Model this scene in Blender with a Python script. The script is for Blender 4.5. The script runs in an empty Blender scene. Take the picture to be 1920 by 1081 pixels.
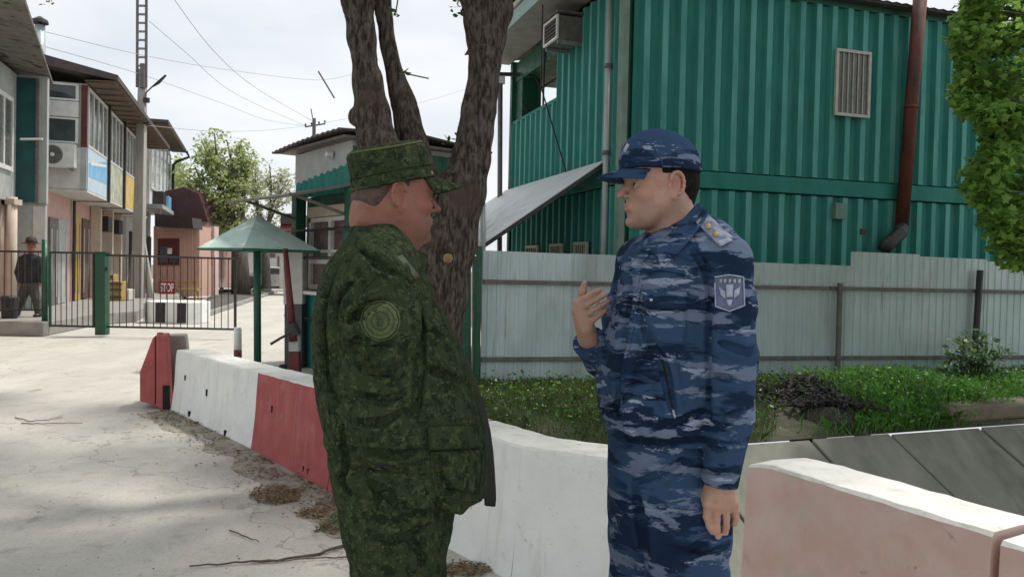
import bpy, bmesh, math, random
import numpy as np
from mathutils import Vector, Matrix
from mathutils.bvhtree import BVHTree
random.seed(7); rng = np.random.default_rng(7)
sc = bpy.context.scene
COL = sc.collection
R = math.radians

# ------------------------------------------------------------------ camera
CH = 1.45
FPX = 1500.0
PITCH, ROLL = R(1.2), R(1.3)
_f = Vector((0, math.cos(PITCH), -math.sin(PITCH)))
_r0 = Vector((1, 0, 0)); _u0 = _r0.cross(_f)
_r = _r0 * math.cos(ROLL) + _u0 * math.sin(ROLL)
_u = _r.cross(_f)
cam_d = bpy.data.cameras.new('camera'); cam = bpy.data.objects.new('camera', cam_d); COL.objects.link(cam)
cam_d.sensor_width = 36.0; cam_d.lens = 36.0 * FPX / 1920.0
cam_d.clip_start = 0.05; cam_d.clip_end = 2500
cam.matrix_world = Matrix(((_r.x, _u.x, -_f.x, 0), (_r.y, _u.y, -_f.y, 0), (_r.z, _u.z, -_f.z, CH), (0, 0, 0, 1)))
sc.camera = cam
cam_d.dof.use_dof = False

# ------------------------------------------------------------------ sky, sun, exposure
SUN_TO = Vector((0.36, 0.24, 0.90)).normalized()
world = bpy.data.worlds.new("World"); sc.world = world; world.use_nodes = True
wn = world.node_tree; wn.nodes.clear()
def _n(t, ty, **kw):
    n = t.nodes.new(ty)
    for k, v in kw.items():
        setattr(n, k, v)
    return n
wo = _n(wn, 'ShaderNodeOutputWorld'); bg = _n(wn, 'ShaderNodeBackground')
sky = _n(wn, 'ShaderNodeTexSky', sky_type='NISHITA'); sky.sun_disc = False
sky.sun_elevation = math.asin(SUN_TO.z); sky.sun_rotation = math.atan2(SUN_TO.x, SUN_TO.y)
sky.air_density = 1.0; sky.dust_density = 2.0
tc = _n(wn, 'ShaderNodeTexCoord'); mp = _n(wn, 'ShaderNodeMapping'); mp.inputs['Scale'].default_value = (1.0, 1.0, 3.2)
wn.links.new(tc.outputs['Generated'], mp.inputs['Vector'])
cn = _n(wn, 'ShaderNodeTexNoise'); cn.inputs['Scale'].default_value = 2.3; cn.inputs['Detail'].default_value = 7; cn.inputs['Distortion'].default_value = .5
wn.links.new(mp.outputs[0], cn.inputs['Vector'])
cr = _n(wn, 'ShaderNodeMapRange'); cr.inputs[1].default_value = .30; cr.inputs[2].default_value = .62; cr.inputs[3].default_value = .78; cr.inputs[4].default_value = 1.0
wn.links.new(cn.outputs['Fac'], cr.inputs[0])
cn2 = _n(wn, 'ShaderNodeTexNoise'); cn2.inputs['Scale'].default_value = 3.7; cn2.inputs['Detail'].default_value = 6
wn.links.new(mp.outputs[0], cn2.inputs['Vector'])
cc = _n(wn, 'ShaderNodeMix', data_type='RGBA'); cc.inputs[6].default_value = (6.2, 6.6, 7.0, 1); cc.inputs[7].default_value = (7.3, 7.4, 7.55, 1)
cr2 = _n(wn, 'ShaderNodeMapRange'); cr2.inputs[1].default_value = .36; cr2.inputs[2].default_value = .62
wn.links.new(cn2.outputs['Fac'], cr2.inputs[0]); wn.links.new(cr2.outputs[0], cc.inputs[0])
mx = _n(wn, 'ShaderNodeMix', data_type='RGBA')
wn.links.new(cr.outputs[0], mx.inputs[0]); wn.links.new(sky.outputs[0], mx.inputs[6]); wn.links.new(cc.outputs[2], mx.inputs[7])
wn.links.new(mx.outputs[2], bg.inputs['Color']); bg.inputs['Strength'].default_value = 0.092
wn.links.new(bg.outputs[0], wo.inputs['Surface'])
sd = bpy.data.lights.new('sun', 'SUN'); sd.energy = 2.5; sd.angle = R(4.5); sd.color = (1.0, .95, .87)
sun = bpy.data.objects.new('sun', sd); COL.objects.link(sun)
sun.rotation_euler = SUN_TO.to_track_quat('Z', 'Y').to_euler(); sun.location = (0, 0, 30)
sc.view_settings.view_transform = 'Standard'; sc.view_settings.look = 'None'
sc.view_settings.exposure = 0.56; sc.view_settings.gamma = 1.0
sc.view_settings.use_curve_mapping = False
sc.cycles.max_bounces = 6; sc.cycles.transparent_max_bounces = 6

# ------------------------------------------------------------------ picture measurements -> world
def ray(px, py):
    return _f + _r * ((px - 960) / FPX) - _u * ((py - 540.5) / FPX)
def P(px, py, Y):
    d = ray(px, py); t = Y / d.y
    return Vector((d.x * t, Y, CH + d.z * t))
def G(px, py, z=0.0):
    d = ray(px, py); t = (z - CH) / d.z
    return Vector((d.x * t, d.y * t, z))
UD = Vector((-.304, .9527, 0)); VD = Vector((.9527, .304, 0))   # street direction and its right-hand normal
class Fr:
    """local frame: a along A, b along B, z up"""
    def __init__(s, o, A=VD, B=UD):
        s.o = Vector(o); s.A = Vector(A).normalized(); s.B = Vector(B).normalized()
    def __call__(s, a, b, z):
        return s.o + s.A * a + s.B * b + Vector((0, 0, z))
W0 = Fr((0, 0, 0), (1, 0, 0), (0, 1, 0))

# ------------------------------------------------------------------ mesh builder
class MB:
    def __init__(s): s.v = []; s.f = []; s.m = []
    def add(s, vs, fs, mi=0):
        b = len(s.v); s.v += [tuple(x) for x in vs]
        s.f += [tuple(b + i for i in f) for f in fs]; s.m += [mi] * len(fs)
        return s
    def box(s, a0, a1, b0, b1, z0, z1, fr=W0, mi=0):
        c = [fr(a, b, z) for z in (z0, z1) for b in (b0, b1) for a in (a0, a1)]
        return s.add(c, [(0, 2, 3, 1), (4, 5, 7, 6), (0, 1, 5, 4), (2, 6, 7, 3), (0, 4, 6, 2), (1, 3, 7, 5)], mi)
    def prism(s, poly, off, mi=0):
        n = len(poly); off = Vector(off)
        vs = [Vector(p) for p in poly]; vs += [p + off for p in vs]
        fs = [tuple(range(n))[::-1], tuple(range(n, 2 * n))] + [(i, (i + 1) % n, n + (i + 1) % n, n + i) for i in range(n)]
        return s.add(vs, fs, mi)
    def tube(s, pts, rad, n=8, cap=True, mi=0, flat=1.0):
        pts = [Vector(p) for p in pts]
        if not hasattr(rad, '__len__'): rad = [rad] * len(pts)
        vs = []; prev = None
        for i, p in enumerate(pts):
            t = (pts[min(i + 1, len(pts) - 1)] - pts[max(i - 1, 0)]).normalized()
            if prev is None:
                h = Vector((0, 0, 1)) if abs(t.z) < .9 else Vector((1, 0, 0))
                a = t.cross(h).normalized()
            else:
                a = (prev - t * prev.dot(t)).normalized()
            prev = a; b = t.cross(a)
            for k in range(n):
                an = 2 * math.pi * k / n
                vs.append(p + a * (math.cos(an) * rad[i]) + b * (math.sin(an) * rad[i] * flat))
        fs = []
        for i in range(len(pts) - 1):
            for k in range(n):
                k2 = (k + 1) % n
                fs.append((i * n + k, i * n + k2, (i + 1) * n + k2, (i + 1) * n + k))
        if cap:
            fs.append(tuple(range(n))[::-1]); fs.append(tuple(range((len(pts) - 1) * n, len(pts) * n)))
        return s.add(vs, fs, mi)
    def grid(s, pts, mi=0, closeu=False):
        """pts[i][j] -> surface"""
        n = len(pts); m = len(pts[0]); vs = [p for r in pts for p in r]; fs = []
        for i in range(n - (0 if closeu else 1)):
            for j in range(m - 1):
                i2 = (i + 1) % n
                fs.append((i * m + j, i * m + j + 1, i2 * m + j + 1, i2 * m + j))
        return s.add(vs, fs, mi)
    def corr(s, o, d, nrm, L, z0, z1, pitch=.28, dep=.036, prof=(.27, .23, .27, .23), z1b=None, thick=0.0, mi=0, crest=False):
        """corrugated sheet from o along d (length L), bulging along nrm"""
        o = Vector(o); d = Vector(d).normalized(); nrm = Vector(nrm).normalized()
        xs = []; t = 0
        while t < L:
            a = 0
            for w, h in zip(prof, (0, None, 1, None)):
                if h is not None:
                    xs.append((t + a * pitch, h)); xs.append((t + (a + w) * pitch, h))
                a += w
            t += pitch
        xs = [x for x in xs if x[0] <= L]; xs.append((L, xs[-1][1]))
        vs = []; rows = 2
        for x, h in xs:
            zt = z1 if z1b is None else z1 + (z1b - z1) * x / L
            for z in (z0, zt):
                p = o + d * x + nrm * (h * dep); vs.append((p.x, p.y, o.z + z))
        fs = [(2 * i, 2 * i + 2, 2 * i + 3, 2 * i + 1) for i in range(len(xs) - 1)]
        s.add(vs, fs, mi)
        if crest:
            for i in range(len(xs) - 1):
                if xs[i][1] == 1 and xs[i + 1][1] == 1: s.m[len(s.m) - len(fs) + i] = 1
        return s

def mesh_from(name, V, Fq, mats=(), smooth=False):
    me = bpy.data.meshes.new(name)
    if isinstance(V, np.ndarray):
        nv = len(V); k = Fq.shape[1]; nf = len(Fq)
        me.vertices.add(nv); me.vertices.foreach_set('co', np.ascontiguousarray(V, dtype=np.float32).ravel())
        me.loops.add(nf * k); me.loops.foreach_set('vertex_index', np.ascontiguousarray(Fq, dtype=np.int32).ravel())
        me.polygons.add(nf); me.polygons.foreach_set('loop_start', np.arange(0, nf * k, k, dtype=np.int32))
        try: me.polygons.foreach_set('loop_total', np.full(nf, k, dtype=np.int32))
        except Exception: pass
        me.update(calc_edges=True)
    else:
        me.from_pydata([tuple(v) for v in V], [], Fq); me.update()
    for m in mats: me.materials.append(m)
    if smooth: me.polygons.foreach_set('use_smooth', [True] * len(me.polygons))
    return me

def wloc(o):
    v = Vector((0, 0, 0))
    while o is not None:
        v += o.location; o = o.parent
    return v
def tag(o, label=None, cat=None, group=None, kind=None):
    if label: o['label'] = label
    if cat: o['category'] = cat
    if group: o['group'] = group
    if kind: o['kind'] = kind
    return o
def thing(name, label, cat, loc, group=None):
    o = bpy.data.objects.new(name, None); COL.objects.link(o); o.location = Vector(loc)
    o.empty_display_size = .1
    return tag(o, label, cat, group)
def obj(name, mb, mats, parent=None, smooth=False, bevel=0, solid=0, loc=None, auto=None, subs=0):
    """mesh in world coordinates -> object (origin at its parent's origin, or at loc)"""
    if not isinstance(mats, (list, tuple)): mats = [mats]
    base = wloc(parent) if parent is not None else Vector((0, 0, 0))
    org = Vector(loc) if loc is not None else base
    if isinstance(mb, MB):
        V = [(v[0] - org.x, v[1] - org.y, v[2] - org.z) for v in mb.v]
        me = mesh_from(name, V, mb.f, mats)
        if len(mats) > 1: me.polygons.foreach_set('material_index', mb.m)
        if smooth: me.polygons.foreach_set('use_smooth', [True] * len(me.polygons))
    else:
        V, Fq = mb
        me = mesh_from(name, np.asarray(V) - np.array(org, dtype=np.float32), Fq, mats, smooth)
    bm = bmesh.new(); bm.from_mesh(me)
    if len(bm.faces) < 60000: bmesh.ops.recalc_face_normals(bm, faces=bm.faces); bm.to_mesh(me)
    bm.free()
    o = bpy.data.objects.new(name, me); COL.objects.link(o)
    if parent is not None: o.parent = parent
    o.location = org - base
    if solid:
        m = o.modifiers.new('solid', 'SOLIDIFY'); m.thickness = solid; m.offset = 0
    if bevel:
        m = o.modifiers.new('bevel', 'BEVEL'); m.width = bevel; m.segments = 2; m.limit_method = 'ANGLE'
    if subs:
        m = o.modifiers.new('subs', 'SUBSURF'); m.levels = subs; m.render_levels = subs
    return o
def inst(src, name, parent, loc, rot=None, scale=None):
    o = bpy.data.objects.new(name, src.data); COL.objects.link(o)
    o.parent = parent; o.location = loc
    if rot is not None: o.rotation_euler = rot
    if scale is not None: o.scale = scale
    return o
def dup(root, loc, label=None):
    r = root.copy(); COL.objects.link(r); r.location = loc
    if label: r['label'] = label
    for ch in list(root.children):
        c = ch.copy(); COL.objects.link(c); c.parent = r
        for g in list(ch.children):
            d = g.copy(); COL.objects.link(d); d.parent = c
    return r

# ------------------------------------------------------------------ materials
def newmat(name):
    m = bpy.data.materials.new(name); m.use_nodes = True; t = m.node_tree
    b = t.nodes['Principled BSDF']; return m, t, b
def lk(t, a, b): t.links.new(a, b)
def rgba(c): return (c[0], c[1], c[2], 1.0)
def coords(t, scale=(1, 1, 1), rot=(0, 0, 0)):
    c = _n(t, 'ShaderNodeTexCoord'); m = _n(t, 'ShaderNodeMapping'); m.inputs['Scale'].default_value = scale; m.inputs['Rotation'].default_value = rot
    lk(t, c.outputs['Object'], m.inputs['Vector']); return m.outputs[0]
def noise(t, vec, sc_, det=4, rough=.55, dist=0):
    n = _n(t, 'ShaderNodeTexNoise'); n.inputs['Scale'].default_value = sc_; n.inputs['Detail'].default_value = det
    n.inputs['Roughness'].default_value = rough; n.inputs['Distortion'].default_value = dist
    lk(t, vec, n.inputs['Vector']); return n.outputs['Fac']
def ramp(t, fac, lo, hi, a=0., b=1.):
    m = _n(t, 'ShaderNodeMapRange'); m.inputs[1].default_value = lo; m.inputs[2].default_value = hi; m.inputs[3].default_value = a; m.inputs[4].default_value = b
    m.interpolation_type = 'SMOOTHSTEP'; lk(t, fac, m.inputs[0]); return m.outputs[0]
def mix(t, fac, a, b, mode='MIX'):
    m = _n(t, 'ShaderNodeMix', data_type='RGBA', blend_type=mode)
    if isinstance(fac, (int, float)): m.inputs[0].default_value = fac
    else: lk(t, fac, m.inputs[0])
    for i, x in ((6, a), (7, b)):
        if isinstance(x, (tuple, list)): m.inputs[i].default_value = rgba(x)
        else: lk(t, x, m.inputs[i])
    return m.outputs[2]
def bumpn(t, b, h, strength, dist=.01):
    n = _n(t, 'ShaderNodeBump'); n.inputs['Strength'].default_value = strength; n.inputs['Distance'].default_value = dist
    lk(t, h, n.inputs['Height']); lk(t, n.outputs[0], b.inputs['Normal']); return n
def M(name, c1, c2=None, s=6, rough=.75, bump=.25, bs=60, metal=0, c3=None, s3=1.6, t3=(.52, .62), stretch=(1, 1, 1), dist=.006, spec=None, rot=(0, 0, 0), t1=(.35, .65), rust=None, vary=0, dents=0):
    m, t, b = newmat(name)
    if c2 is None: c2 = tuple(x * .82 for x in c1)
    v = coords(t, stretch, rot)
    col = mix(t, ramp(t, noise(t, v, s, 6), *t1), c1, c2)
    if c3 is not None:
        col = mix(t, ramp(t, noise(t, v, s3, 8, .65), t3[0], t3[1]), col, c3)
    if rust:
        vr = coords(t, (9, 9, .9)); col = mix(t, ramp(t, noise(t, vr, 1.3, 7, .65), .60, .74, 0, .8), col, rust)
        col = mix(t, ramp(t, noise(t, coords(t), 60, 3, .6), .66, .74, 0, .7), col, rust)
    if vary:
        oi = _n(t, 'ShaderNodeObjectInfo'); hv = _n(t, 'ShaderNodeHueSaturation'); lk(t, ramp(t, oi.outputs['Random'], 0, 1, 1 - vary, 1 + vary), hv.inputs['Value']); lk(t, col, hv.inputs['Color']); col = hv.outputs[0]
    lk(t, col, b.inputs['Base Color'])
    v2 = coords(t)
    nb = noise(t, v2, bs, 5)
    if bump: bn = bumpn(t, b, nb, bump, dist)
    if dents:
        b0 = _n(t, 'ShaderNodeBump'); b0.inputs['Strength'].default_value = dents; b0.inputs['Distance'].default_value = .05; lk(t, noise(t, v2, 2.2, 2), b0.inputs['Height']); lk(t, b0.outputs[0], bn.inputs['Normal'])
    lk(t, ramp(t, noise(t, v2, s * 2.3, 3), .3, .7, max(rough - .1, .05), min(rough + .12, 1)), b.inputs['Roughness'])
    b.inputs['Metallic'].default_value = metal
    if spec is not None: b.inputs['Specular IOR Level'].default_value = spec
    return m

MT = {}
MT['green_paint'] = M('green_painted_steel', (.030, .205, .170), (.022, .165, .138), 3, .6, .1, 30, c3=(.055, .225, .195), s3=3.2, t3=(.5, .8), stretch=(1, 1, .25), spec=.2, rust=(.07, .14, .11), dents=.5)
MT['green_crest'] = M('lit_faded_green_crest', (.115, .36, .32), (.085, .30, .27), 5, .6, .1, 30, c3=(.045, .23, .20), s3=3.2, t3=(.42, .68), stretch=(1, 1, .2), spec=.25, rust=(.14, .22, .18), dents=.5)  # paler than the flats: fading, plus light on the crests painted in
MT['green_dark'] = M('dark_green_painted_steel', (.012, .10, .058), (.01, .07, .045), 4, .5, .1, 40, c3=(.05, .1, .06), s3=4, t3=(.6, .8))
MT['green_post'] = M('gate_post_green_paint', (.008, .085, .04), (.008, .065, .035), 5, .45, .08, 40, c3=(.04, .05, .03), s3=9, t3=(.62, .75))
MT['teal'] = M('teal_cladding', (.008, .085, .085), (.006, .06, .062), 3, .45, .05)
MT['grey_metal'] = M('grey_galvanised_sheet', (.48, .58, .58), (.42, .51, .505), 3, .5, .08, 30, metal=.15, c3=(.30, .34, .33), s3=1.3, t3=(.5, .75), stretch=(1, 1, .3), rust=(.24, .22, .19), vary=.07, dents=.35)
MT['rail_grey'] = M('fence_rail_steel', (.16, .145, .135), (.11, .10, .095), 8, .6, .15, c3=(.14, .08, .05), s3=7, t3=(.58, .7))
MT['steel'] = M('weathered_steel', (.25, .26, .26), (.17, .18, .18), 6, .5, .1, metal=.3)
MT['black'] = M('black_paint', (.018, .018, .02), (.03, .028, .027), 8, .5, .1)
MT['brown_pipe'] = M('rusty_brown_pipe', (.13, .028, .016), (.055, .016, .012), 5, .6, .2, c3=(.2, .06, .03), s3=6, t3=(.6, .75), stretch=(1, 1, .3))
MT['conc'] = M('grey_concrete', (.31, .30, .27), (.24, .235, .215), 4, .9, .5, 70, c3=(.16, .16, .13), s3=2.2, t3=(.55, .75))
MT['conc_slope'] = M('stained_concrete_lining', (.20, .20, .165), (.16, .16, .135), 3, .9, .5, 50, c3=(.11, .115, .085), s3=1.8, t3=(.48, .7), stretch=(1.4, .5, .5), vary=.1)
MT['white_paint'] = M('whitewashed_concrete', (.62, .63, .61), (.53, .54, .52), 4, .85, .5, 45, c3=(.36, .35, .31), s3=5, t3=(.6, .8), stretch=(1, 1, .55))
MT['white_top'] = M('fresh_whitewash', (.80, .80, .77), (.70, .70, .68), 7, .85, .6, 45, c3=(.52, .5, .46), s3=6, t3=(.62, .78))
MT['red_paint'] = M('faded_red_paint_on_concrete', (.40, .095, .095), (.34, .075, .078), 4, .8, .5, 45, c3=(.45, .19, .18), s3=5, t3=(.6, .85), stretch=(1, 1, .6))
MT['pink_paint'] = M('worn_pink_paint_on_concrete', (.52, .35, .295), (.49, .285, .245), 5, .85, .6, 45, c3=(.42, .355, .28), s3=3.2, t3=(.46, .66), stretch=(1.2, 1.2, .5))
def painted_concrete(name, c1, c2, stain, chip=(.30, .29, .26), pale=None, seed=0):
    m, t, b = newmat(name); v = coords(t); vs = coords(t, (7, 7, .8)); 
    col = mix(t, ramp(t, noise(t, v, 4 + seed, 6), .35, .65), c1, c2)
    col = mix(t, ramp(t, noise(t, vs, 1.5, 7, .6), .52, .80, 0, .75), col, stain)
    col = mix(t, ramp(t, noise(t, v, 6, 9, .75), .55, .66, 0, .6), col, stain)
    ch = ramp(t, noise(t, v, 13, 10, .8), .625, .66, 0, .8); col = mix(t, ch, col, chip)
    ch2 = ramp(t, noise(t, v, 95, 3, .6), .70, .76, 0, .6); col = mix(t, ch2, col, tuple(x * .45 for x in chip))
    lk(t, col, b.inputs['Base Color']); b.inputs['Roughness'].default_value = .9; b.inputs['Specular IOR Level'].default_value = .25
    a = _n(t, 'ShaderNodeMath', operation='SUBTRACT'); lk(t, noise(t, v, 40, 7, .7), a.inputs[0]); lk(t, ch, a.inputs[1]); bumpn(t, b, a.outputs[0], .5, .008)
    return m
MT['white_paint'] = painted_concrete('whitewashed_concrete', (.82, .83, .81), (.76, .77, .75), (.58, .57, .53))
MT['white_top'] = painted_concrete('fresh_whitewash', (.74, .735, .70), (.66, .655, .62), (.50, .475, .42), seed=2)
MT['red_paint'] = painted_concrete('faded_red_paint_on_concrete', (.42, .115, .115), (.36, .09, .092), (.42, .20, .185), (.38, .29, .26), seed=1)
MT['pink_paint'] = painted_concrete('worn_pink_paint_on_concrete', (.64, .49, .43), (.60, .41, .36), (.54, .47, .39), (.34, .29, .24), seed=3)
MT['cream'] = M('cream_render', (.60, .50, .40), (.52, .44, .36), 4, .85, .3)
MT['offwhite'] = M('offwhite_panel', (.62, .60, .56), (.52, .51, .48), 4, .7, .2, c3=(.35, .33, .3), s3=5, t3=(.6, .8))
MT['pale_grey'] = M('pale_grey_panel', (.40, .42, .41), (.33, .35, .34), 3, .7, .15, c3=(.25, .26, .24), s3=3, t3=(.6, .8))
MT['white_pvc'] = M('white_plastic', (.72, .72, .70), (.62, .62, .6), 6, .45, .05)
MT['glass'] = M('dark_window_glass', (.045, .055, .06), (.09, .105, .11), 1.2, .12, .0)
MT['glass_dim'] = M('curtained_window_glass', (.14, .14, .13), (.08, .085, .085), 5, .25, .0, stretch=(8, 8, 1))
MT['roof_dark'] = M('weathered_dark_roof_sheet', (.085, .07, .068), (.06, .05, .05), 5, .85, .3, c3=(.13, .12, .1), s3=5, t3=(.58, .75))
MT['roof_debris'] = M('roof_sheet_with_debris', (.17, .165, .145), (.12, .115, .1), 4, .9, .5, 30, c3=(.04, .032, .025), s3=3.2, t3=(.56, .62))
MT['soffit'] = M('brown_wood_soffit', (.16, .11, .075), (.10, .07, .05), 5, .85, .3, stretch=(1, 6, 1))
MT['orange_wall'] = M('salmon_render', (.55, .35, .28), (.50, .30, .24), 5, .85, .3, stretch=(6, 6, .6))
MT['maroon'] = M('maroon_roof_sheet', (.085, .03, .038), (.065, .025, .03), 3, .6, .1)
MT['maroon_trim'] = M('maroon_timber', (.12, .022, .018), (.08, .016, .014), 7, .6, .1)
MT['pole_conc'] = M('utility_pole_concrete', (.42, .40, .36), (.33, .315, .29), 3, .85, .3, stretch=(1, 1, .3))
MT['umbrella'] = M('faded_green_sheet_roof', (.46, .60, .54), (.39, .53, .48), 4, .6, .15, 25, c3=(.70, .76, .72), s3=2.4, t3=(.56, .64))
MT['yellow'] = M('yellow_sign_board', (.55, .36, .07), (.48, .3, .06), 6, .6, .05)
MT['blue_sign'] = M('sky_blue_banner', (.15, .38, .62), (.2, .46, .68), 2, .5, .03)
MT['pinkish'] = M('pale_pink_wall', (.55, .36, .33), (.5, .33, .3), 4, .8, .2)
MT['wood_ochre'] = M('ochre_wood', (.4, .29, .1), (.3, .2, .08), 5, .7, .2)
MT['dark_hole'] = M('recess_shade_black', (.01, .01, .01), (.014, .013, .012), 5, .9, 0)  # near-black colour paints the shade inside holes, gaps and shop openings
MT['bar_white'] = M('cream_painted_bars', (.5, .48, .42), (.42, .4, .36), 9, .6, .1)
MT['white_sheet'] = M('white_awning_sheet', (.66, .67, .67), (.58, .59, .60), 3, .45, .06, c3=(.48, .49, .48), s3=3, t3=(.58, .8))
MT['brick_red'] = M('red_paint_gloss', (.13, .014, .018), (.09, .01, .014), 7, .5, .1)
MT['cable'] = M('black_cable', (.02, .02, .022), None, 3, .6, 0)
MT['plaster_pink'] = M('light_pink_render', (.6, .45, .42), (.52, .38, .36), 3, .85, .2)
# ------------------------------------------------------------------ numpy noise and implicit surfaces
_T = rng.random((32, 32, 32)).astype(np.float32)
def vnoise(x, y, z):
    xi = np.floor(x).astype(np.int32); yi = np.floor(y).astype(np.int32); zi = np.floor(z).astype(np.int32)
    fx = x - xi; fy = y - yi; fz = z - zi
    fx = fx * fx * (3 - 2 * fx); fy = fy * fy * (3 - 2 * fy); fz = fz * fz * (3 - 2 * fz)
    a = xi & 31; b = yi & 31; c = zi & 31; a1 = (a + 1) & 31; b1 = (b + 1) & 31; c1 = (c + 1) & 31
    l = lambda p, q, t: p + (q - p) * t
    return l(l(l(_T[a, b, c], _T[a1, b, c], fx), l(_T[a, b1, c], _T[a1, b1, c], fx), fy),
             l(l(_T[a, b, c1], _T[a1, b, c1], fx), l(_T[a, b1, c1], _T[a1, b1, c1], fx), fy), fz)
def axis(lo, hi, step, fine=(), fstep=None):
    """rectilinear axis with finer ranges"""
    out = [lo]; x = lo
    while x < hi:
        st = step
        for a, b in fine:
            if a <= x < b: st = fstep
            elif x < a < x + st: st = max(a - x, fstep)
        x += st; out.append(x)
    return np.array(out, dtype=np.float32)
class SDF:
    def __init__(s, xs, ys, zs):
        s.xs, s.ys, s.zs = xs, ys, zs
        s.F = np.full((len(xs), len(ys), len(zs)), .5, dtype=np.float32)
    def sub(s, lo, hi):
        sl = []
        for ax, a, b in zip((s.xs, s.ys, s.zs), lo, hi):
            i0 = max(int(np.searchsorted(ax, a)) - 1, 0); i1 = min(int(np.searchsorted(ax, b)) + 1, len(ax)); sl.append(slice(i0, max(i1, i0)))
        X = s.xs[sl[0]][:, None, None]; Y = s.ys[sl[1]][None, :, None]; Z = s.zs[sl[2]][None, None, :]
        return tuple(sl), X, Y, Z
    def comb(s, sl, d, k, op):
        A = s.F[sl]
        if A.size == 0: return
        if op == 'u':
            if k > 0:
                h = np.clip(k - np.abs(A - d), 0, None) / k; s.F[sl] = np.minimum(A, d) - h * h * k * .25
            else: s.F[sl] = np.minimum(A, d)
        elif op == 's':
            if k > 0:
                h = np.clip(k - np.abs(A + d), 0, None) / k; s.F[sl] = np.maximum(A, -d) + h * h * k * .25
            else: s.F[sl] = np.maximum(A, -d)
        else:
            s.F[sl] = np.maximum(A, d)
    def cone(s, a, b, ra, rb, k=.02, op='u', flat=None):
        a = np.array(a, dtype=np.float32); b = np.array(b, dtype=np.float32); m = max(ra, rb) + k + .02
        sl, X, Y, Z = s.sub(np.minimum(a, b) - m, np.maximum(a, b) + m)
        ba = b - a; L2 = float(ba @ ba) + 1e-9
        t = np.clip(((X - a[0]) * ba[0] + (Y - a[1]) * ba[1] + (Z - a[2]) * ba[2]) / L2, 0, 1)
        dx = X - a[0] - t * ba[0]; dy = Y - a[1] - t * ba[1]; dz = Z - a[2] - t * ba[2]
        d = np.sqrt(dx * dx + dy * dy + dz * dz) - (ra + (rb - ra) * t)
        s.comb(sl, d, k, op)
    def chain(s, pts, rad, k=.02, op='u'):
        for i in range(len(pts) - 1): s.cone(pts[i], pts[i + 1], rad[i], rad[i + 1], k, op)
    def ell(s, c, r, k=.02, M3=None, op='u'):
        c = np.array(c, dtype=np.float32); m = max(r) + k + .02
        sl, X, Y, Z = s.sub(c - m, c + m)
        x = X - c[0]; y = Y - c[1]; z = Z - c[2]
        if M3 is not None:
            q = [M3[0][i] * x + M3[1][i] * y + M3[2][i] * z for i in range(3)]
        else: q = [x, y, z]
        k0 = np.sqrt((q[0] / r[0]) ** 2 + (q[1] / r[1]) ** 2 + (q[2] / r[2]) ** 2)
        k1 = np.sqrt((q[0] / r[0] ** 2) ** 2 + (q[1] / r[1] ** 2) ** 2 + (q[2] / r[2] ** 2) ** 2) + 1e-6
        s.comb(sl, (k0 * (k0 - 1) / k1).astype(np.float32), k, op)
    def loft(s, secs, k=.02, n=2.25, op='u'):
        """secs: rows z, cx, cy, rx, ry"""
        A = np.array(sorted(secs, key=lambda r: r[0]), dtype=np.float32)
        lo = (float((A[:, 1] - A[:, 3]).min()) - .06, float((A[:, 2] - A[:, 4]).min()) - .06, A[0, 0] - .06)
        hi = (float((A[:, 1] + A[:, 3]).max()) + .06, float((A[:, 2] + A[:, 4]).max()) + .06, A[-1, 0] + .06)
        sl, X, Y, Z = s.sub(lo, hi)
        z = Z[0, 0]; g = lambda i: _smooth_interp(z, A[:, 0], A[:, i])[None, None, :]
        cx, cy, rx, ry = g(1), g(2), g(3), g(4)
        r = (np.abs((X - cx) / rx) ** n + np.abs((Y - cy) / ry) ** n) ** (1 / n)
        d = (r - 1) * np.minimum(rx, ry)
        d = np.maximum(d, np.maximum(A[0, 0] - Z, Z - A[-1, 0]))
        s.comb(sl, d.astype(np.float32), k, op)
    def half(s, p, nrm):
        """keep the side opposite to nrm"""
        X = s.xs[:, None, None]; Y = s.ys[None, :, None]; Z = s.zs[None, None, :]
        d = (X - p[0]) * nrm[0] + (Y - p[1]) * nrm[1] + (Z - p[2]) * nrm[2]
        s.F = np.maximum(s.F, d.astype(np.float32))
    def disp(s, fn, band=.03):
        idx = np.nonzero(np.abs(s.F) < band)
        x = s.xs[idx[0]]; y = s.ys[idx[1]]; z = s.zs[idx[2]]
        s.F[idx] -= fn(x, y, z).astype(np.float32)
    def mesh(s, iters=1):
        F = s.F; S = F < 0
        n0, n1, n2 = F.shape
        c = S[:-1, :-1, :-1].astype(np.int8)
        tot = np.zeros((n0 - 1, n1 - 1, n2 - 1), dtype=np.int8)
        for i in (0, 1):
            for j in (0, 1):
                for k in (0, 1):
                    tot += S[i:n0 - 1 + i, j:n1 - 1 + j, k:n2 - 1 + k]
        ci = np.nonzero((tot > 0) & (tot < 8))
        N = len(ci[0]); cid = np.full(tot.shape, -1, dtype=np.int32); cid[ci] = np.arange(N, dtype=np.int32)
        acc = np.zeros((N, 3)); cnt = np.zeros(N)
        I, J, K = ci
        ax = (s.xs, s.ys, s.zs)
        corners = [(i, j, k) for i in (0, 1) for j in (0, 1) for k in (0, 1)]
        val = {q: F[I + q[0], J + q[1], K + q[2]] for q in corners}
        for q in corners:
            for d in range(3):
                if q[d] == 0:
                    r = list(q); r[d] = 1; r = tuple(r)
                    a, b = val[q], val[r]; m = (a < 0) != (b < 0)
                    t = np.where(m, a / np.where(m, a - b, 1), 0)
                    pt = []
                    for e, base in enumerate((I, J, K)):
                        p0 = ax[e][base + q[e]]; p1 = ax[e][base + r[e]]
                        pt.append(p0 + (p1 - p0) * t)
                    acc += np.stack(pt, 1) * m[:, None]; cnt += m
        V = acc / cnt[:, None]
        Q = []
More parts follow.
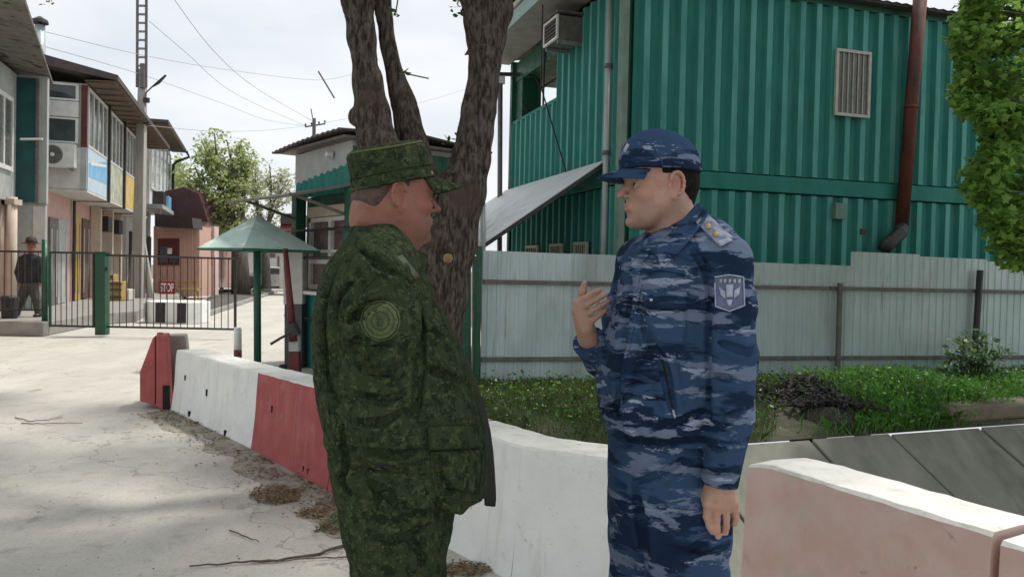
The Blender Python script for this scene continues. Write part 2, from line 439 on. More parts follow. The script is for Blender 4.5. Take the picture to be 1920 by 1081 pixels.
        for d in range(3):
            a = [slice(None)] * 3; b = [slice(None)] * 3; a[d] = slice(0, -1); b[d] = slice(1, None)
            A_, B_ = S[tuple(a)], S[tuple(b)]
            e = [1, 1, 1]
            ch = np.nonzero(A_ != B_); ii = [np.array(x) for x in ch]
            o1, o2 = [x for x in range(3) if x != d]
            ok = (ii[o1] > 0) & (ii[o2] > 0) & (ii[o1] < F.shape[o1] - 1) & (ii[o2] < F.shape[o2] - 1)
            ii = [x[ok] for x in ii]; flip = A_[tuple(ii)]
            def cell(u, v):
                w = [x.copy() for x in ii]; w[o1] = w[o1] - u; w[o2] = w[o2] - v; return cid[tuple(w)]
            q = np.stack([cell(0, 0), cell(1, 0), cell(1, 1), cell(0, 1)], 1)
            if d == 1: flip = ~flip
            q[flip] = q[flip][:, ::-1]
            Q.append(q)
        Q = np.concatenate(Q)[:, ::-1]
        Q = Q[(Q >= 0).all(1)]
        for _ in range(iters):   # light Laplacian smoothing
            acc = np.zeros_like(V); c = np.zeros(len(V))
            for a, b in ((0, 1), (1, 2), (2, 3), (3, 0)):
                for p, q in ((a, b), (b, a)):
                    for e in range(3): acc[:, e] += np.bincount(Q[:, p], weights=V[Q[:, q], e], minlength=len(V))
                    c += np.bincount(Q[:, p], minlength=len(V))
            V = V * .5 + .5 * acc / np.maximum(c, 1)[:, None]
        return V.astype(np.float32), Q.astype(np.int32)
def _smooth_interp(x, xp, fp):
    """monotone-ish cubic through the points"""
    n = len(xp); m = np.zeros(n)
    dl = np.diff(fp) / np.diff(xp)
    m[1:-1] = (dl[1:] + dl[:-1]) / 2; m[0] = dl[0]; m[-1] = dl[-1]
    i = np.clip(np.searchsorted(xp, x) - 1, 0, n - 2)
    h = xp[i + 1] - xp[i]; t = np.clip((x - xp[i]) / h, 0, 1)
    return ((2 * t**3 - 3 * t**2 + 1) * fp[i] + (t**3 - 2 * t**2 + t) * h * m[i] + (-2 * t**3 + 3 * t**2) * fp[i + 1] + (t**3 - t**2) * h * m[i + 1]).astype(np.float32)
def bvh_of(VQ):
    V, Q = VQ
    return BVHTree.FromPolygons([tuple(map(float, v)) for v in V], [tuple(map(int, q)) for q in Q])
def drape(bvh, pts, lift=.003, dirv=None):
    """project a grid of picture points onto a surface seen from the road side; returns world points"""
    out = []
    for row in pts:
        r2 = []
        for (px, py) in row:
            d = ray(px, py).normalized()
            hit = bvh.ray_cast(Vector((0, 0, CH)), d)
            r2.append((hit[0] - d * lift) if hit[0] is not None else None)
        out.append(r2)
    flat = [p for r in out for p in r if p is not None]
    if not flat: return None
    for i, r in enumerate(out):
        for j, p in enumerate(r):
            if p is None:
                Y = min((q for q in r if q is not None), key=lambda q: 0, default=flat[0]).y
                out[i][j] = P(pts[i][j][0], pts[i][j][1], Y)
    return out
def quadgrid(c, n, m):
    (a, b, cc_, d) = c   # tl, tr, br, bl
    g = []
    for i in range(n + 1):
        v = i / n; L_ = (a[0] + (d[0] - a[0]) * v, a[1] + (d[1] - a[1]) * v); R_ = (b[0] + (cc_[0] - b[0]) * v, b[1] + (cc_[1] - b[1]) * v)
        g.append([(L_[0] + (R_[0] - L_[0]) * j / m, L_[1] + (R_[1] - L_[1]) * j / m) for j in range(m + 1)])
    return g
def discgrid(c, rx, ry, nr=5, nt=28, r0=.0):
    return [[(c[0] + rx * (r0 + (1 - r0) * r / nr) * math.cos(2 * math.pi * k / nt), c[1] + ry * (r0 + (1 - r0) * r / nr) * math.sin(2 * math.pi * k / nt)) for k in range(nt + 1)] for r in range(nr + 1)]
# ================================================================== ground, road, ditch
def poly_fill(name, outer, holes, z, mat, kind='structure', zf=None, cell=None):
    bm = bmesh.new(); edges = []
    for loop in [outer] + holes:
        vs = [bm.verts.new((x, y, z)) for x, y in loop]
        for i in range(len(vs)): edges.append(bm.edges.new((vs[i], vs[(i + 1) % len(vs)])))
    bmesh.ops.triangle_fill(bm, use_beauty=True, edges=edges, normal=(0, 0, 1))
    for f in bm.faces:
        if f.normal.z < 0: f.normal_flip()
    me = bpy.data.meshes.new(name); bm.to_mesh(me); bm.free(); me.materials.append(mat)
    o = bpy.data.objects.new(name, me); COL.objects.link(o); o['kind'] = kind; return o

def road_material():
    m, t, b = newmat('sun_bleached_concrete_road')
    v = coords(t); v2 = coords(t, (1, .35, 1), (0, 0, R(-15)))
    col = mix(t, ramp(t, noise(t, v2, 1.3, 8, .6), .35, .65), (.54, .52, .465), (.46, .44, .395))
    col = mix(t, ramp(t, noise(t, v, 5, 8, .7), .5, .75), col, (.35, .33, .285))
    col = mix(t, ramp(t, noise(t, v2, .55, 6, .6), .52, .62), col, (.50, .475, .42))
    col = mix(t, ramp(t, noise(t, v2, 3.1, 9, .7), .60, .70), col, (.29, .268, .23))
    col = mix(t, ramp(t, noise(t, v, 55, 3, .7), .5, .8), col, (.30, .28, .25))
    vo = _n(t, 'ShaderNodeTexVoronoi', feature='DISTANCE_TO_EDGE'); vo.inputs['Scale'].default_value = .23
    ds = _n(t, 'ShaderNodeVectorMath', operation='ADD'); nz = _n(t, 'ShaderNodeTexNoise'); nz.inputs['Scale'].default_value = 2.5; nz.inputs['Detail'].default_value = 6
    lk(t, v, nz.inputs['Vector']); lk(t, v, ds.inputs[0]); lk(t, nz.outputs['Color'], ds.inputs[1]); lk(t, ds.outputs[0], vo.inputs['Vector'])
    crack = ramp(t, vo.outputs['Distance'], .0, .004, .5, 0)
    col = mix(t, crack, col, (.15, .135, .115))
    lk(t, col, b.inputs['Base Color']); b.inputs['Roughness'].default_value = .92
    bumpn(t, b, noise(t, v, 28, 8, .7), .5, .012)
    return m
MT['road'] = road_material()
MT['dirt'] = M('dry_dirt_ground', (.19, .16, .12), (.13, .11, .08), 3, .95, .8, 40, c3=(.27, .24, .19), s3=5, t3=(.5, .7), dist=.02)
MT['verge_soil'] = M('weedy_soil', (.06, .055, .032), (.035, .05, .02), 6, .95, .9, 35, c3=(.10, .08, .055), s3=2, t3=(.55, .7), dist=.03)
HOLE = [(.55, 4.05), (1.32, 3.62), (1.95, 2.6), (2.9, .9), (5.5, -4), (40, -4), (40, 22.1), (.55, 6.34)]
poly_fill('ground', [(-400, -60), (400, -60), (400, 900), (-400, 900)], [HOLE], 0, MT['dirt'])
poly_fill('road', [(-34, -20), (4, -20), (4, -4), (2.3, .9), (1.5, 2.35), (1.0, 3.2), (.72, 3.4), (.1, 3.85), (-.3, 4.15), (-1.15, 5.3), (-1.85, 6.45), (-2.9, 8.0), (-1.6, 9.5), (-.6, 10.4), (1.2, 13.2), (-3, 27), (-6, 50), (-10, 90), (-34, 90)], [], .004, MT['road'])
# ditch: far bank of concrete slabs, floor, near wall
ditch = thing('concrete_ditch', 'stained concrete lined ditch running behind the pink barrier below the grass', 'ditch', (2.6, 7.1, 0))
eo = Vector((.55, 6.34, 0)); ed = Vector((39.45, 15.76, 0)).normalized(); en = Vector((ed.y, -ed.x, 0))
x = 0.0; k = 0
while x < 20:
    w = (1.05, 1.3, .95, 1.2)[k % 4]; mb = MB()
    j = random.uniform(-.015, .015)
    a = eo + ed * (x + .014) + Vector((0, 0, .0 + j * .5)); b_ = eo + ed * (x + w - .014) + Vector((0, 0, .0 + j * .5))
    sk = .22
    c = b_ + en * 1.9 - Vector((0, 0, 1.25)) + ed * sk; d = a + en * 1.9 - Vector((0, 0, 1.25)) + ed * sk
    mb.prism([a, b_, c, d], (0, 0, -.12))
    obj('slab', mb, MT['conc_slope'], ditch, bevel=.012); x += w; k += 1
mb = MB(); q = [eo + en * 1.75 - Vector((0, 0, 1.16)), eo + ed * 40 + en * 1.75 - Vector((0, 0, 1.16)), Vector((40, -6, -1.3)), Vector((-2, -6, -1.3))]
mb.prism(q, (0, 0, -.2)); obj('ditch_floor', mb, MT['conc'], ditch)
mb = MB(); HN = [(.55, 6.34), (.55, 4.05), (1.32, 3.62), (1.95, 2.6), (2.9, .9), (5.5, -4), (40, -4)]
for (x0, y0), (x1, y1) in zip(HN[:-1], HN[1:]):
    d = (Vector((x1, y1, 0)) - Vector((x0, y0, 0))).normalized(); nn = Vector((d.y, -d.x, 0)) * -.0
    mb.add([(x0, y0, -1.4), (x1, y1, -1.4), (x1, y1, -.003), (x0, y0, -.003)], [(0, 1, 2, 3)])
obj('ditch_near_wall', mb, MT['conc'], ditch)
# soil under joints
mb = MB(); a = eo - Vector((0, 0, .06)); mb.add([a, eo + ed * 40 - Vector((0, 0, .06)), eo + ed * 40 + en * 2 - Vector((0, 0, 1.4)), a + en * 2 - Vector((0, 0, 1.34))], [(0, 1, 2, 3)])
obj('ditch_soil', mb, MT['verge_soil'], ditch)
# grassy verge with a mounded surface
nx, ny = 120, 26; rows = []
FO = Vector((-.36, 9.7, 0)); FD = Vector((7.76, 1.9, 0)).normalized(); FN = Vector((FD.y, -FD.x, 0))
def verge_h(p, v):
    n = float(vnoise(np.float32(p.x * 1.3), np.float32(p.y * 1.3), np.float32(0.5)))
    h = .05 + .10 * n
    c = P(1690, 760, 8.6); h += .24 * math.exp(-(((p.x - c.x) / .85) ** 2 + ((p.y - 8.9) / 1.1) ** 2))
    c = P(1505, 780, 8.6); h += .20 * math.exp(-(((p.x - c.x) / .42) ** 2 + ((p.y - 8.5) / .8) ** 2))
    return max(.006, h * min(1, v * 6, (1 - v) * 5 + .2))
for i in range(nx + 1):
    u = i / nx; row = []
    for j in range(ny + 1):
        v = j / ny
        near = eo + ed * (u * 20 - .3); far = FO + FD * (u * 18 - .6) - FN * .5
        if u < .02: near.x -= .2
        p = near.lerp(far, v); row.append(Vector((p.x, p.y, verge_h(p, v))))
    rows.append(row)
mb = MB().grid(rows)
o = obj('grass_verge', mb, MT['verge_soil'], None, smooth=True); o['kind'] = 'structure'
VERGE = rows
# raised pavement on the left
pv = [(-24, 14.6), (-8.96, 15.3), (-9.45, 18.1), (-9.2, 19.6), (-10.4, 23), (-15.6, 39.5), (-19, 50), (-34, 46)]
mb = MB().prism([(x, y, .004) for x, y in pv], (0, 0, .276))
o = obj('pavement', mb, MT['conc'], None, bevel=.02); o['kind'] = 'structure'
# kerbed island beyond the gate
kb = thing('kerb_line', 'low concrete kerb edging the far street beyond the gate', 'kerb', G(420, 560))
isl = [G(372, 600), G(430, 580), G(520, 548), G(478, 545), G(398, 552), G(362, 585)]
mb = MB().prism([p + Vector((0, 0, .004)) for p in isl], (0, 0, .02)); 
o = obj('asphalt_patch', mb, M('dark_asphalt', (.10, .10, .09), (.07, .075, .065), 3, .9, .4), kb)
for a, b_ in zip(isl[:3], isl[1:4]):
    L_ = (b_ - a).length; d = (b_ - a) / L_; n_ = max(1, int(L_ / 2.0))
    for i in range(n_):
        mb = MB(); p = a + d * (L_ * i / n_); q = a + d * (L_ * (i + 1) / n_ - .03); w = Vector((-d.y, d.x, 0)) * .16
        mb.prism([p, q, q + w, p + w], (0, 0, .13)); obj('kerb_stone', mb, MT['conc'], kb, bevel=.01)

# ================================================================== roadside concrete barriers
def barrier(name, label, A, B, hA, hB, body, top, holes=(), group='concrete road barriers', band=.0, roundA=False):
    A = Vector((A[0], A[1], 0)); B = Vector((B[0], B[1], 0)); L_ = (B - A).length; d = (B - A) / L_
    n = Vector((-d.y, d.x, 0));
    if n.y < 0: n = -n
    t = thing(name, label, 'barrier', (A + B) / 2, group)
    prof = [(0, 0), (.012, .12), (.03, .45), (.045, .9), (.05, .982), (.06, 1.0), (.19, 1.003), (.315, 1.0), (.325, .982), (.335, .5), (.36, 0)]
    m = max(8, int(L_ / .06)); rows = []
    for i in range(m + 1):
        s_ = L_ * i / m; h = hA + (hB - hA) * i / m; row = []
        sag = 0
        if roundA: sag = -.022 * max(0, 1 - s_ / .16) ** 2
        for (o_, z) in prof:
            e = (random.random() - .5) * .004
            row.append(A + d * s_ + n * (o_ + e) + Vector((0, 0, (h + sag) * z + (e if z > .9 else 0))))
        rows.append(row)
    mb = MB(); mb.grid(rows); k = len(prof)
    fm = []
    for i in range(m):
        for j in range(k - 1): fm.append(1 if 4 <= j <= 7 else 0)
    mb.m = fm
    mb.add(rows[0], [tuple(range(k))]); mb.add(rows[-1], [tuple(range(k))[::-1]])
    o = obj('barrier_block', mb, [body, top], t)
    for (s_, z, w, h) in holes:
        hb = MB(); c = A + d * s_ + n * (.03 * min(1, z / .4) + w * .33 + .004) + Vector((0, 0, z))
        hb.tube([c + n * .0 + d * 0 + Vector((0, 0, -h / 2)), c + Vector((0, 0, h / 2)), ], [w / 2, w / 2], 6)
        obj('lifting_hole', hb, MT['dark_hole'], t)
    return t
g = lambda px, py: (G(px, py).x, G(px, py).y)
B0, B1, B2, B3 = g(320, 769), g(470, 842), g(612, 920), g(830, 1024)
B4 = (.02, 3.72); B5 = (.68, 3.23)
barrier('barrier', 'whitewashed concrete barrier between the red end block and the red barrier', B0, B1, .60, .61, MT['white_paint'], MT['white_top'], [(.33, .36, .035, .05), (.95, .30, .035, .06), (.55, .05, .08, .05), (1.5, .03, .08, .05)])
barrier('barrier', 'bright red painted concrete barrier with white top left of the green uniformed man', B1, B2, .615, .64, MT['red_paint'], MT['white_top'], [(.35, .37, .03, .05), (1.02, .06, .03, .04), (1.1, .06, .03, .04)])
mid = B3
barrier('barrier', 'red and white concrete barrier mostly hidden behind the green uniformed man', (B2[0] + .01, B2[1] - .012), mid, .64, .635, MT['red_paint'], MT['white_top'])
barrier('barrier', 'short white barrier section directly right of the green jacket hem', (mid[0] + .008, mid[1] - .005), B4, .635, .63, MT['white_paint'], MT['white_top'])
barrier('barrier', 'white barrier section ending behind the blue uniformed man', (B4[0] + .006, B4[1] - .004), B5, .63, .66, MT['white_paint'], MT['white_top'], [(.52, .40, .03, .045)])
barrier('barrier', 'faded pink concrete barrier with thick white top right of the blue uniformed man', (.93, 3.2), (1.415, 2.36), .715, .70, MT['pink_paint'], MT['white_top'], roundA=True)
barrier('barrier', 'pink barrier section at the right edge of the picture, nearest the camera', (1.425, 2.335), (2.2, 1.0), .685, .70, MT['pink_paint'], MT['white_top'])
# dark lifting bar slot of the joint between the two pink blocks
# red end block
t = thing('barrier_end_block', 'tall red end block with a sloping side at the far end of the whitewashed barrier', 'barrier', G(300, 768))
Y0 = G(300, 768).y
pts = [(262, 752), (262, 697), (286, 634), (291, 629), (291, 760)]
mb = MB().prism([P(x, y, Y0) for x, y in pts], UD * .34); obj('sloped_panel', mb, MT['red_paint'], t, bevel=.012)
mb = MB().prism([P(x, y, Y0 - .015) for x, y in [(292.5, 762), (292.5, 629), (312, 628), (318.5, 774)]], UD * .34); obj('upright_panel', mb, MT['red_paint'], t, bevel=.012)
mb = MB().prism([P(x, y, Y0 + .36) for x, y in [(314, 770), (314, 629), (347, 628), (351, 657), (351, 765)]], UD * .3); obj('rear_block', mb, MT['conc'], t, bevel=.012)
mb = MB().prism([P(x, y, Y0 - .02) for x, y in [(305, 772), (305, 722), (318, 722), (319, 775)]], UD * .03); obj('dark_gap', mb, MT['dark_hole'], t)
mb = MB().tube([P(300, 629, Y0 + .1), P(300, 623, Y0 + .1)], .03, 8); obj('lifting_loop', mb, MT['red_paint'], t)

# ================================================================== corrugated sheet fence
t = thing('sheet_fence', 'grey corrugated metal sheet fence on steel rails in front of the green container building', 'fence', FO)
k = 0; x = 0.0
FS = P(1601, 500, 10.85); xs_step = (Vector((FS.x, FS.y, 0)) - FO).dot(FD)
edges = [0.0]
while edges[-1] < xs_step - 1.2: edges.append(edges[-1] + 1.1)
edges.append(xs_step)
while edges[-1] < 17: edges.append(edges[-1] + 1.1)
for a, b_ in zip(edges[:-1], edges[1:]):
    k += 1
    zt = 1.70 - .03 * a / xs_step if b_ <= xs_step + .01 else 1.83 - .035 * (a - xs_step)
    if b_ <= xs_step + .01 and a > xs_step * .6: zt -= .03
    mb = MB(); ov = .02 if k % 2 else 0
    mb.corr(FO + FD * a + FN * (.004 * (k % 2)), FD, FN, b_ - a + ov, .05 + random.uniform(0, .03), zt, pitch=.115, dep=.011, prof=(.5, .1, .3, .1), z1b=zt - .012)
    obj('sheet', mb, MT['grey_metal'], t, solid=.002)
for z, w in ((1.28, .05), (.36, .05)):
    for a, b_ in ((0, xs_step * .93), (xs_step * .93 + .02, 17)):
        mb = MB(); fr = Fr(FO + FN * .02, FD, FN)
        zz = z + (.02 if z > 1 else 0)
        mb.box(a, b_, 0, .045, zz, zz + w, fr); obj('rail', mb, MT['rail_grey'], t, bevel=.004)
fr = Fr(FO + FN * .068, FD, FN)
pa = (P(1578, 540, 10.7) - FO).dot(FD)
mb = MB(); mb.box(pa, pa + .055, 0, .05, 0, 1.40, fr); obj('post', mb, MT['rail_grey'], t, bevel=.004)
pa = (P(1833, 540, 11.3) - FO).dot(FD)
mb = MB(); mb.tube([fr(pa - .03, .03, 0), fr(pa + .03, .03, 1.62)], .045, 8); obj('post', mb, MT['black'], t)
mb = MB(); mb.box(-.09, -.03, -.04, .03, 0, 1.75, fr); obj('post', mb, MT['green_post'], t)
# green gate leaf and grey poles right of the tree
t = thing('green_gate_leaf', 'dark green steel gate leaf standing right behind the tree trunk', 'gate', P(870, 700, 9.9))
mb = MB(); p0 = P(845, 690, 9.9); p1 = P(882, 690, 9.9)
mb.prism([P(836, 700, 9.95), P(883, 700, 9.9), P(883, 497, 9.9), P(836, 500, 9.95)], (0, .04, 0)); obj('panel', mb, MT['green_dark'], t)
mb = MB(); mb.tube([P(887, 705, 9.85), P(887, 466, 9.85)], .016, 8); obj('pale_rod', mb, MT['steel'], t)
mb = MB(); mb.tube([P(895, 705, 9.8), P(895, 480, 9.8)], .04, 8); obj('frame_post', mb, MT['green_dark'], t)
t = thing('steel_pole', 'slim grey steel pole between the tree trunk and the sheet fence', 'pole', G(907, 700))
mb = MB(); mb.tube([G(907, 730), P(905, 318, G(907, 730).y)], .032, 10); obj('shaft', mb, MT['steel'], t, smooth=True)
t = thing('floodlight_pole', 'dark thin pole with a square cap rising beside the green balcony', 'pole', G(936, 660))
mb = MB(); mb.tube([G(936, 650), P(938, 158, G(936, 650).y)], .05, 10); obj('shaft', mb, MT['rail_grey'], t, smooth=True)
mb = MB(); c = P(938, 152, G(936, 650).y); mb.box(c.x - .09, c.x + .09, c.y - .08, c.y + .08, c.z - .05, c.z + .08); obj('cap', mb, MT['white_pvc'], t, bevel=.01)
mb = MB(); mb.box(c.x - .35, c.x + .5, c.y - .04, c.y + .04, c.z + .1, c.z + .16); obj('crossbar', mb, MT['black'], t)

# ================================================================== two-storey container building
C0 = Vector((1.46, 10.9, 0)); FC = Fr(C0)          # a: along the long side, b: away from us along the short side
t = thing('container_building', 'two storey building of green corrugated containers with a grey roof edge', 'building', C0)
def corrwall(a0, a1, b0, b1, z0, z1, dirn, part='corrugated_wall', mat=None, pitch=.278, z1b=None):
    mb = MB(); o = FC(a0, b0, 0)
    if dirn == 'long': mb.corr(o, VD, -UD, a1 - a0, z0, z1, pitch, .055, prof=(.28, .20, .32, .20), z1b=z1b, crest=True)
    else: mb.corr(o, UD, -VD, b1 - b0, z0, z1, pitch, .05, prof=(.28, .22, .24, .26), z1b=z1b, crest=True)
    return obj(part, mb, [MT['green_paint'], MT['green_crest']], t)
# inner mass
mb = MB(); mb.box(.06, 12.2, .06, 5.0, 0, 2.7, FC); mb.box(.06, 12.2, .06, 2.5, 2.7, 5.46, FC); obj('container_shell', mb, MT['green_dark'], t)
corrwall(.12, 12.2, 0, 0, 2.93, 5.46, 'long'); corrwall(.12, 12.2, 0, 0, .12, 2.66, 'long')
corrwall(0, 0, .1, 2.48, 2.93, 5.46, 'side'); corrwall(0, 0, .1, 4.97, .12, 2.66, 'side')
mb = MB(); mb.box(.0, 12.2, -.068, .06, 2.68, 2.91, FC); obj('floor_beam', mb, MT['green_paint'], t, bevel=.01)
mb = MB(); mb.box(.0, 12.2, -.050, .06, 2.52, 2.676, FC); 
mb = MB(); mb.box(-.063, .05, .06, 5, 2.68, 2.93, FC); obj('side_beam', mb, MT['green_paint'], t, bevel=.01)
mb = MB(); mb.box(-.06, .03, -.06, .1, 0, 5.46, FC); obj('corner_post', mb, M('pale_green_corner_paint', (.17, .25, .2), (.13, .2, .165), 4, .6, .1), t, bevel=.01)
mb = MB(); mb.box(-.06, 12.2, -.045, .05, 5.462, 5.54, FC); obj('top_beam', mb, MT['green_dark'], t)
# balcony
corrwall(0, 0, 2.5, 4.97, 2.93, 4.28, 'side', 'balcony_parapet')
mb = MB(); mb.box(-.04, .03, 2.5, 5.0, 4.28, 4.34, FC); obj('parapet_rail', mb, MT['green_paint'], t)
mb = MB(); mb.box(-.06, .06, 4.9, 5.02, 0, 5.5, FC); obj('balcony_post', mb, MT['green_dark'], t)
mb = MB(); mb.box(.02, .4, 4.5, 4.88, 4.0, 5.45, FC); obj('balcony_pier', mb, MT['green_dark'], t)
mb = MB(); mb.box(.0, 5.4, 2.5, 5.0, 5.1, 5.46, FC); obj('balcony_lintel', mb, MT['green_dark'], t)
mb = MB(); mb.box(.0, 12.2, 2.5, 5.0, 2.71, 2.9, FC); obj('balcony_floor', mb, MT['green_dark'], t)
mb = MB(); mb.box(6.0, 12.2, 2.55, 5.0, 2.92, 5.1, FC); obj('rear_room', mb, MT['green_dark'], t)
mb = MB(); mb.tube([FC(0.4, 2.6, 4.95), FC(.4, 4.5, 4.95)], .025, 6); obj('balcony_rod', mb, MT['black'], t)
mb = MB(); mb.tube([FC(-.02, 3.2, 4.3), FC(-.02, 3.2, 5.46)], .02, 6); obj('balcony_rod', mb, MT['black'], t)
mb = MB(); cc_ = FC(.02, 4.0, 4.72); mb.tube([cc_ + Vector((.18 * math.cos(a), .12 * math.cos(a), .33 * math.sin(a))) for a in np.linspace(-2.6, 1.9, 22)], .016, 6); obj('cable_loop', mb, MT['cable'], t)
# fascia and soffit over the short side, roof
mb = MB(); mb.prism([FC(-.75, -.35, 5.52), FC(-.75, 5.4, 5.52), FC(-.75, 5.4, 5.74), FC(-.75, -.35, 5.74)], VD * .03); obj('fascia', mb, M('pale_green_fascia', (.24, .36, .33), (.2, .31, .28), 5, .6, .1, c3=(.3, .3, .26), s3=4, t3=(.5, .8)), t)
mb = MB(); mb.prism([FC(-.72, -.3, 5.535), FC(0, -.3, 5.535), FC(0, 5.3, 5.535), FC(-.72, 5.3, 5.535)], (0, 0, .03)); obj('soffit', mb, M('grey_soffit_board', (.30, .30, .27), (.24, .24, .21), 4, .8, .2), t)
mb = MB(); mb.prism([FC(-.78, -.35, 5.76), FC(-.78, 2.4, 6.16), FC(-.78, 5.45, 5.76)], VD * .05); obj('gable_board', mb, M('pale_gable_board', (.36, .38, .36), (.29, .31, .3), 3, .7, .2), t)
mb = MB(); rows = []
for i in range(150):
    a = -.85 + i * .0875; zz = .018 * (i % 2)
    rows.append([FC(a, -.22, 5.57 + zz), FC(a, 2.4, 6.2 + zz), FC(a, 5.6, 5.72 + zz)])
mb.grid(rows); obj('roof', mb, MT['roof_dark'], t, solid=.01)
mb = MB(); mb.box(-.7, 12.2, -.2, .04, 5.545, 5.585, FC); obj('eave_board', mb, MT['roof_dark'], t)
# windows
def cwin(part, a0, a1, b0, b1, z0, z1, nb, side=False, glass='glass_dim'):
    def bx(m_, p0, p1, q0, q1, out0, out1):
        out0 += .032 if out0 > .035 or True else 0; out1 += .032
        if side: m_.box(-out1, -out0, p0, p1, q0, q1, FC)
        else: m_.box(p0, p1, -out1, -out0, q0, q1, FC)
    lo, hi = (b0, b1) if side else (a0, a1); fw = .045
    m_ = MB(); bx(m_, lo, hi, z0, z0 + fw, .03, .075); bx(m_, lo, hi, z1 - fw, z1, .03, .075); bx(m_, lo, lo + fw, z0 + fw, z1 - fw, .03, .075); bx(m_, hi - fw, hi, z0 + fw, z1 - fw, .03, .075)
    w = obj(part, m_, MT['bar_white'], t, bevel=.004)
    m_ = MB(); bx(m_, lo + fw - .005, hi - fw + .005, z0 + fw - .005, z1 - fw + .005, .03, .045); obj('pane', m_, MT[glass], w)
    for i in range(nb):
        c_ = lo + fw + (hi - lo - 2 * fw) * (i + 1) / (nb + 1); m_ = MB(); bx(m_, c_ - .006, c_ + .006, z0 + fw, z1 - fw, .05, .062); obj('window_bar', m_, MT['bar_white'], w)
    return w
cwin('window', 3.36, 3.99, 0, 0, 3.86, 4.84, 5)
for b0, b1 in ((.95, 1.45), (1.95, 2.5), (3.1, 3.75)): cwin('window', 0, 0, b0, b1, 1.35, 1.92, 4, side=True)
# boxes on the long wall
def wbox(part, px, py, w, h, mat, dpt=.09):
    Yw = 11.6
    for _ in range(6):
        p = P(px, py, Yw); bb = (p - C0).dot(UD); Yw -= (bb + .06) / UD.y
    p = P(px, py, Yw); a = (p - C0).dot(VD); m_ = MB(); m_.box(a - w / 2, a + w / 2, -.04 - dpt, -.04, p.z - h / 2, p.z + h / 2, FC); return obj(part, m_, mat, t, bevel=.008)
wbox('junction_box', 1571, 396, .19, .24, M('green_grey_box', (.12, .22, .18), None, 5, .6, .1))
wbox('junction_box', 1840, 412, .16, .2, MT['green_dark'])
wbox('rusty_outlet', 1618, 434, .1, .09, MT['brown_pipe'], .03)
# downpipe at the corner
mb = MB(); mb.tube([FC(-.1, .32, 0), FC(-.1, .32, 5.5)], .042, 12); obj('downpipe', mb, MT['pale_grey'], t, smooth=True)
mb = MB(); mb.tube([FC(-.1, .32, 4.3), FC(-.1, .32, 4.36)], .06, 12); mb.tube([FC(-.1, .32, 3.1), FC(-.1, .32, 3.16)], .06, 12); obj('pipe_clamp', mb, MT['rail_grey'], t, smooth=True)
mb = MB(); mb.tube([FC(-.6, 1.7, 6.2), FC(-.6, 1.7, 4.3), FC(-.02, 1.9, 2.9)], .012, 6); obj('hanging_cable', mb, MT['cable'], t)

# flue pipe
t = thing('flue_pipe', 'leaning rusty brown flue pipe with a black elbow against the green container wall', 'pipe', P(1690, 430, 12.15))
mb = MB(); a = P(1690, 432, 12.15); b_ = P(1727, -25, 12.0); b_ += (b_ - a) * .12; mb.tube([a, b_], .098, 18); obj('pipe', mb, MT['brown_pipe'], t, smooth=True)
mb = MB(); mb.tube([P(1691, 424, 12.14), P(1687, 437, 12.1), P(1674, 450, 12.05), P(1661, 460, 12.0), P(1657, 470, 12.0)], [.102, .106, .106, .106, .102], 18); obj('elbow', mb, MT['black'], t, smooth=True)
mb = MB(); mb.tube([a + (b_ - a) * .45, a + (b_ - a) * .462], .105, 18); obj('joint_ring', mb, MT['brown_pipe'], t, smooth=True)

# window air conditioner on the short side
t = thing('window_air_conditioner', 'boxy window air conditioner sticking out high on the green container side wall', 'air conditioner', FC(-.25, 1.6, 4.95))
mb = MB(); mb.box(-.44, -.03, 1.42, 1.98, 4.97, 5.33, FC); obj('casing', mb, MT['rail_grey'], t, bevel=.01)
for z0, z1, p0, p1 in ((4.97, 5.005, 1.40, 2.0), (5.295, 5.33, 1.40, 2.0), (5.005, 5.295, 1.40, 1.435), (5.005, 5.295, 1.965, 2.0)):
    mb = MB(); mb.box(-.475, -.442, p0, p1, z0, z1, FC); obj('front_frame', mb, MT['white_pvc'], t)
mb = MB(); mb.box(-.46, -.443, 1.435, 1.965, 5.005, 5.295, FC); obj('grille', mb, MT['dark_hole'], t)
for k in range(5):
    mb = MB(); mb.box(-.469, -.461, 1.435, 1.965, 5.04 + k * .055, 5.05 + k * .055, FC); obj('louvre', mb, MT['rail_grey'], t)
for p0 in (1.43, 1.93):
    mb = MB(); mb.box(-.44, -.02, p0, p0 + .04, 4.91, 4.965, FC); obj('bracket', mb, MT['steel'], t)
mb = MB(); mb.box(-.48, -.02, 1.36, 2.03, 5.36, 5.38, FC); obj('rain_cover', mb, MT['rail_grey'], t)

# white lean-to awning
t = thing('lean_to_awning', 'sloping white sheet awning along the left side of the container building', 'awning', FC(-1, 2.5, 2.3))
for i in range(5):
    b0 = .42 + i * .96; b1 = b0 + .95; mb = MB()
    ou = 1.94; top = [FC(-.06, b0, 3.05), FC(-.06, b1, 3.05), FC(-ou, b1, 1.74), FC(-ou, b0, 1.74)]
    mb.prism(top, (0, 0, -.015)); obj('sheet', mb, MT['white_sheet'], t)
    mb = MB(); mb.prism([p + Vector((0, 0, -.02)) for p in (FC(-.06, b0, 3.05), FC(-.06, b0 + .04, 3.05), FC(-ou, b0 + .04, 1.74), FC(-ou, b0, 1.74))], (0, 0, -.06)); obj('rafter', mb, MT['black'], t)
for b0 in (.45, 2.6, 5.0):
    mb = MB(); mb.tube([FC(-1.85, b0, 0), FC(-1.85, b0, 1.72)], .03, 8); obj('post', mb, MT['steel'], t)
mb = MB(); mb.tube([FC(-1.9, .42, 1.69), FC(-1.9, 5.2, 1.69)], .03, 6); obj('eave_rail', mb, MT['black'], t)
